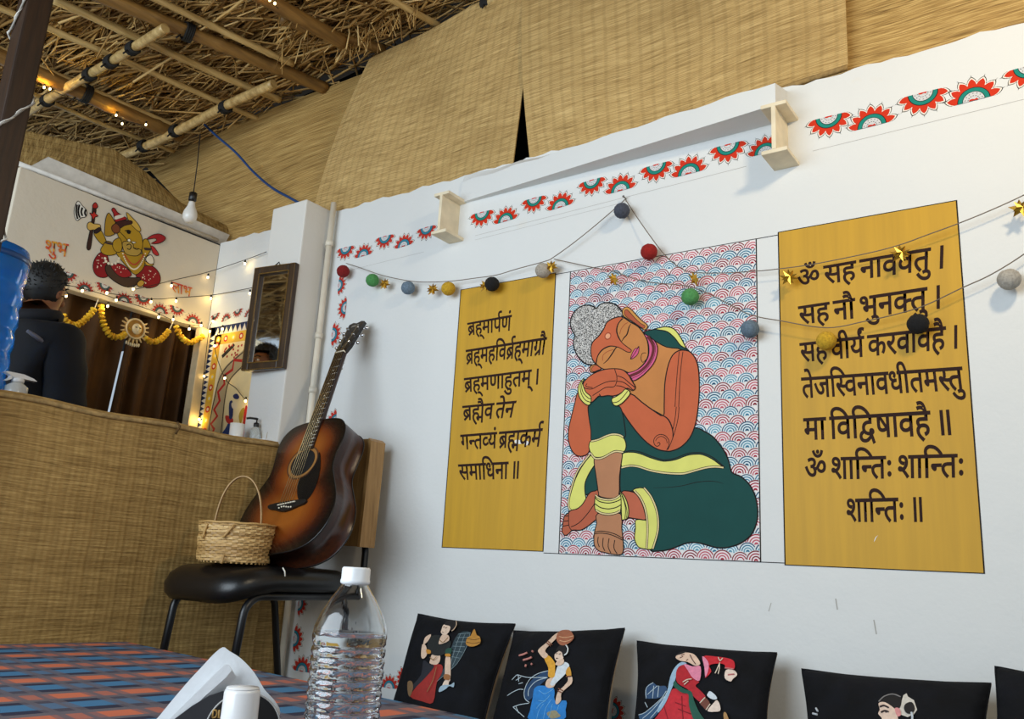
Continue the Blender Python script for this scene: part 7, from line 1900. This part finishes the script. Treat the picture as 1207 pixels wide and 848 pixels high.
# second: woman with pot on head, blue skirt
c1.line('face_lines', (60, 34, 30), [K((388, 150), (400, 146)), K((405, 160), (420, 152)), K((378, 190), (390, 194))], 0.0016)
c2 = Cushion('black cushion printed with a woman in a blue skirt balancing a pot, second from left', (606, 744), (736, 741), (575, 872), (712, 882), seed=2)
K2 = lambda *p: crop(580, 735, 7.506, p)
c2.patch('shawl_print', (26, 60, 96), K2((500, 420), (430, 450), (360, 500), (300, 570), (285, 640), (310, 690), (360, 660), (420, 560), (490, 490)))
c2.line('fringe_print', (196, 212, 220), [K2((500, 425), (400, 455), (330, 510), (290, 600), (295, 670), (335, 705)), K2((495, 485), (390, 520), (330, 590), (325, 650)), K2((230, 460), (300, 480), (370, 485), (490, 485)), K2((180, 505), (230, 460), (240, 520)), K2((215, 510), (260, 480)), K2((240, 540), (275, 530)), K2((140, 645), (185, 615), (240, 590), (280, 590)), K2((190, 745), (250, 725), (330, 712)), K2((190, 745), (250, 800), (290, 835)), K2((215, 740), (240, 800))], 0.0022)
c2.patch('skirt_print', (30, 122, 196), K2((410, 560), (480, 560), (555, 590), (560, 690), (660, 690), (655, 770), (630, 860), (340, 860), (340, 780), (365, 660), (375, 590)))
c2.line('skirt_folds', (110, 180, 226), [K2((420, 600), (470, 630), (530, 600), (550, 575)), K2((415, 690), (470, 690), (520, 640)), K2((400, 760), (430, 720), (480, 690)), K2((460, 860), (480, 760), (530, 680)), K2((400, 860), (420, 780), (460, 720)), K2((540, 720), (520, 800), (500, 850)), K2((600, 720), (580, 780))], 0.0018)
c2.patch('border_print', (150, 142, 112), K2((490, 800), (560, 775), (590, 800), (610, 830), (530, 850)))
c2.patch('waist_print', SK, K2((500, 500), (570, 490), (560, 560), (510, 580), (478, 555)))
c2.patch('blouse_print', (206, 214, 220), K2((590, 380), (650, 350), (690, 380), (660, 450), (590, 520), (545, 560), (520, 540), (560, 470)))
c2.patch('sleeve_print', (216, 158, 48), K2((470, 320), (505, 290), (560, 350), (565, 400), (560, 480), (505, 480), (505, 400))); c2.patch('sleeve_print', (206, 148, 48), K2((670, 410), (695, 395), (710, 470), (680, 480), (660, 450)))
c2.patch('arm_print', SK, K2((470, 320), (425, 275), (420, 240), (490, 180), (560, 110), (605, 85), (600, 110), (560, 160), (490, 230), (480, 260), (505, 290)))
c2.patch('arm_print', SK, K2((680, 480), (715, 480), (715, 540), (650, 600), (620, 640), (620, 690), (590, 725), (570, 710), (590, 620), (640, 570), (680, 520)))
c2.patch('face_print', (224, 198, 178), K2((580, 270), (610, 255), (640, 290), (635, 330), (600, 350), (568, 330), (563, 290))); c2.patch('neck_print', SK, K2((590, 345), (640, 325), (645, 360), (610, 385), (570, 375)))
c2.patch('hair_print', BK2, K2((580, 240), (620, 200), (660, 215), (665, 270), (640, 310), (630, 270), (605, 255), (580, 270)))
c2.line('flower_string_print', (220, 224, 224), [K2((665, 205), (682, 235), (675, 275), (650, 295))], 0.004)
c2.patch('pot_print', (160, 98, 70), K2((600, 90), (650, 70), (700, 75), (735, 125), (720, 165), (660, 205), (610, 200), (580, 150)))
c2.line('pot_lines', (214, 170, 130), [K2((605, 130), (660, 140), (735, 125)), K2((610, 165), (660, 175), (715, 158))], 0.0022)
c2.line('bangle_print', (130, 76, 50), [K2((505, 170), (545, 205)), K2((495, 185), (530, 215)), K2((600, 590), (640, 610)), K2((595, 610), (632, 628)), K2((668, 485), (712, 480))], 0.003)
c2.line('flower_print', (196, 130, 120), [K2((255, 300), (290, 290), (325, 275)), K2((290, 340), (330, 330), (365, 315)), K2((310, 400), (315, 380)), K2((360, 380), (370, 370)), K2((368, 260), (378, 265))], 0.006)
# third: woman in red
c2.line('face_lines', (60, 34, 30), [K2((578, 285), (592, 280)), K2((605, 288), (622, 282)), K2((580, 325), (596, 322))], 0.0018)
c3 = Cushion('wide black cushion printed with a bending woman in red, in front of the mural', (751, 756), (915.5, 770), (742, 892), (904, 908), seed=3)
K3 = lambda *p: crop(740, 750, 6.7056, p)
c3.patch('skirt_print', (196, 36, 48), K3((360, 420), (440, 440), (490, 470), (500, 560), (560, 690), (220, 690), (260, 600), (310, 500)))
c3.line('skirt_folds', (140, 20, 34), [K3((380, 530), (460, 560)), K3((400, 580), (500, 620)), K3((290, 560), (330, 690)), K3((430, 480), (440, 660))], 0.0024)
c3.patch('tassel_print', (44, 74, 110), K3((150, 410), (200, 375), (240, 400), (300, 400), (310, 440), (260, 490), (200, 500), (145, 490)))
c3.patch('tassel_print', (52, 86, 120), K3((90, 640), (150, 605), (200, 560), (260, 520), (300, 480), (270, 570), (220, 640), (140, 690)))
c3.line('tassel_lines', (190, 208, 218), [K3((150, 500), (150, 420), (205, 375)), K3((160, 470), (240, 400)), K3((200, 500), (210, 400)), K3((240, 490), (250, 400)), K3((140, 530), (160, 570)), K3((90, 630), (150, 605), (260, 510), (310, 440)), K3((120, 660), (200, 590), (300, 480)), K3((180, 660), (260, 560), (320, 440))], 0.002)
c3.patch('shawl_print', (150, 180, 204), K3((310, 460), (340, 330), (380, 250), (430, 212), (470, 225), (420, 245), (390, 290), (380, 350), (340, 450), (300, 540), (250, 610), (240, 580)))
c3.patch('bodice_print', (176, 28, 40), K3((400, 260), (450, 235), (490, 290), (530, 350), (570, 370), (540, 400), (580, 440), (620, 490), (580, 530), (520, 480), (480, 430), (400, 380), (385, 320)))
c3.patch('sleeve_print', (200, 34, 48), K3((600, 170), (700, 170), (800, 185), (845, 210), (845, 270), (780, 265), (770, 235), (720, 225), (650, 240), (665, 290), (615, 340), (640, 270)))
c3.patch('sash_print', (24, 84, 68), K3((380, 360), (400, 390), (460, 430), (510, 450), (530, 520), (570, 610), (620, 690), (540, 690), (490, 560), (485, 470), (430, 455), (365, 400)))
c3.patch('bib_print', (222, 132, 160), K3((450, 228), (520, 250), (582, 250), (575, 360), (520, 340), (480, 280)))
c3.patch('bib_print', (226, 140, 168), K3((595, 170), (640, 210), (645, 270), (620, 335), (612, 260)))
c3.patch('face_print', (222, 190, 168), K3((385, 180), (410, 150), (460, 140), (520, 150), (555, 180), (580, 230), (540, 245), (480, 215), (420, 205)))
c3.patch('hair_print', BK2, K3((380, 170), (420, 138), (480, 130), (440, 150), (405, 160)))
c3.line('face_lines', (90, 50, 44), [K3((420, 185), (445, 172)), K3((430, 165), (455, 155)), K3((500, 160), (520, 200), (545, 235)), K3((470, 205), (485, 195))], 0.002)
c3.patch('hand_print', (226, 206, 192), K3((785, 280), (850, 285), (872, 320), (840, 350), (820, 372), (775, 345)))
c3.line('hand_lines', (190, 110, 110), [K3((800, 320), (850, 315)), K3((775, 265), (845, 275))], 0.004)
c3.patch('hand_print', (226, 206, 192), K3((640, 600), (690, 540), (715, 520), (738, 560), (738, 605), (690, 612), (660, 612))); c3.patch('bird_print', (206, 216, 224), K3((640, 470), (660, 450), (700, 480), (715, 510), (680, 515), (640, 490)))
c3.patch('cuff_print', (110, 60, 46), K3((580, 540), (620, 500), (660, 550), (635, 600), (605, 575)))
c3.line('cuff_lines', (224, 210, 190), [K3((580, 545), (622, 500)), K3((628, 600), (662, 552)), K3((445, 380), (480, 360), (515, 355)), K3((455, 400), (490, 370)), K3((725, 185), (740, 210), (760, 190)), K3((738, 225), (715, 280), (700, 310)), K3((735, 230), (735, 270), (725, 315))], 0.0028)
c3.patch('flower_print', (170, 130, 80), K3((768, 625), (785, 620), (800, 650), (810, 690), (775, 690)))
# fourth: only the head shows
c4 = Cushion('black cushion printed with a woman\'s head and lotus hairpiece, lower right', (945, 789), (1168, 806), (950, 955), (1166, 975), seed=4)
K4 = lambda *p: crop(905, 690, 4.0, p)
c4.patch('hairpiece_print', (206, 200, 190), K4((615, 560), (620, 545), (632, 550), (640, 522), (655, 512), (662, 528), (690, 545), (705, 590), (690, 612), (660, 625), (625, 612)), smooth=False)
c4.patch('hair_print', (16, 15, 18), K4((528, 555), (560, 522), (610, 515), (632, 540), (625, 580), (600, 590), (560, 560)))
c4.line('hair_line', (130, 126, 124), [K4((525, 552), (550, 528), (590, 517), (628, 530))], 0.003)
c4.patch('face_print', (222, 196, 178), K4((524, 560), (555, 556), (598, 585), (612, 612), (610, 660), (535, 660), (540, 632), (522, 610), (530, 590)))
c4.patch('ear_print', (210, 140, 140), K4((600, 585), (622, 585), (630, 615), (612, 622)))
c4.patch('bun_print', (22, 20, 24), K4((650, 565), (680, 555), (695, 585), (685, 605), (660, 610), (645, 590)))
c4.line('face_lines', (44, 30, 30), [K4((530, 578), (550, 572), (572, 582)), K4((536, 604), (555, 596), (572, 602)), K4((555, 596), (562, 604))], 0.004)
c4.line('earring_print', (196, 204, 212), [K4((680, 605), (684, 625), (682, 650)), K4((230, 585), (238, 600)), K4((215, 610), (235, 615))], 0.005)
c5 = Cushion('black cushion cut off by the right edge of the photo', (1173, 786), (1380, 812), (1166, 965), (1372, 1010), seed=5)
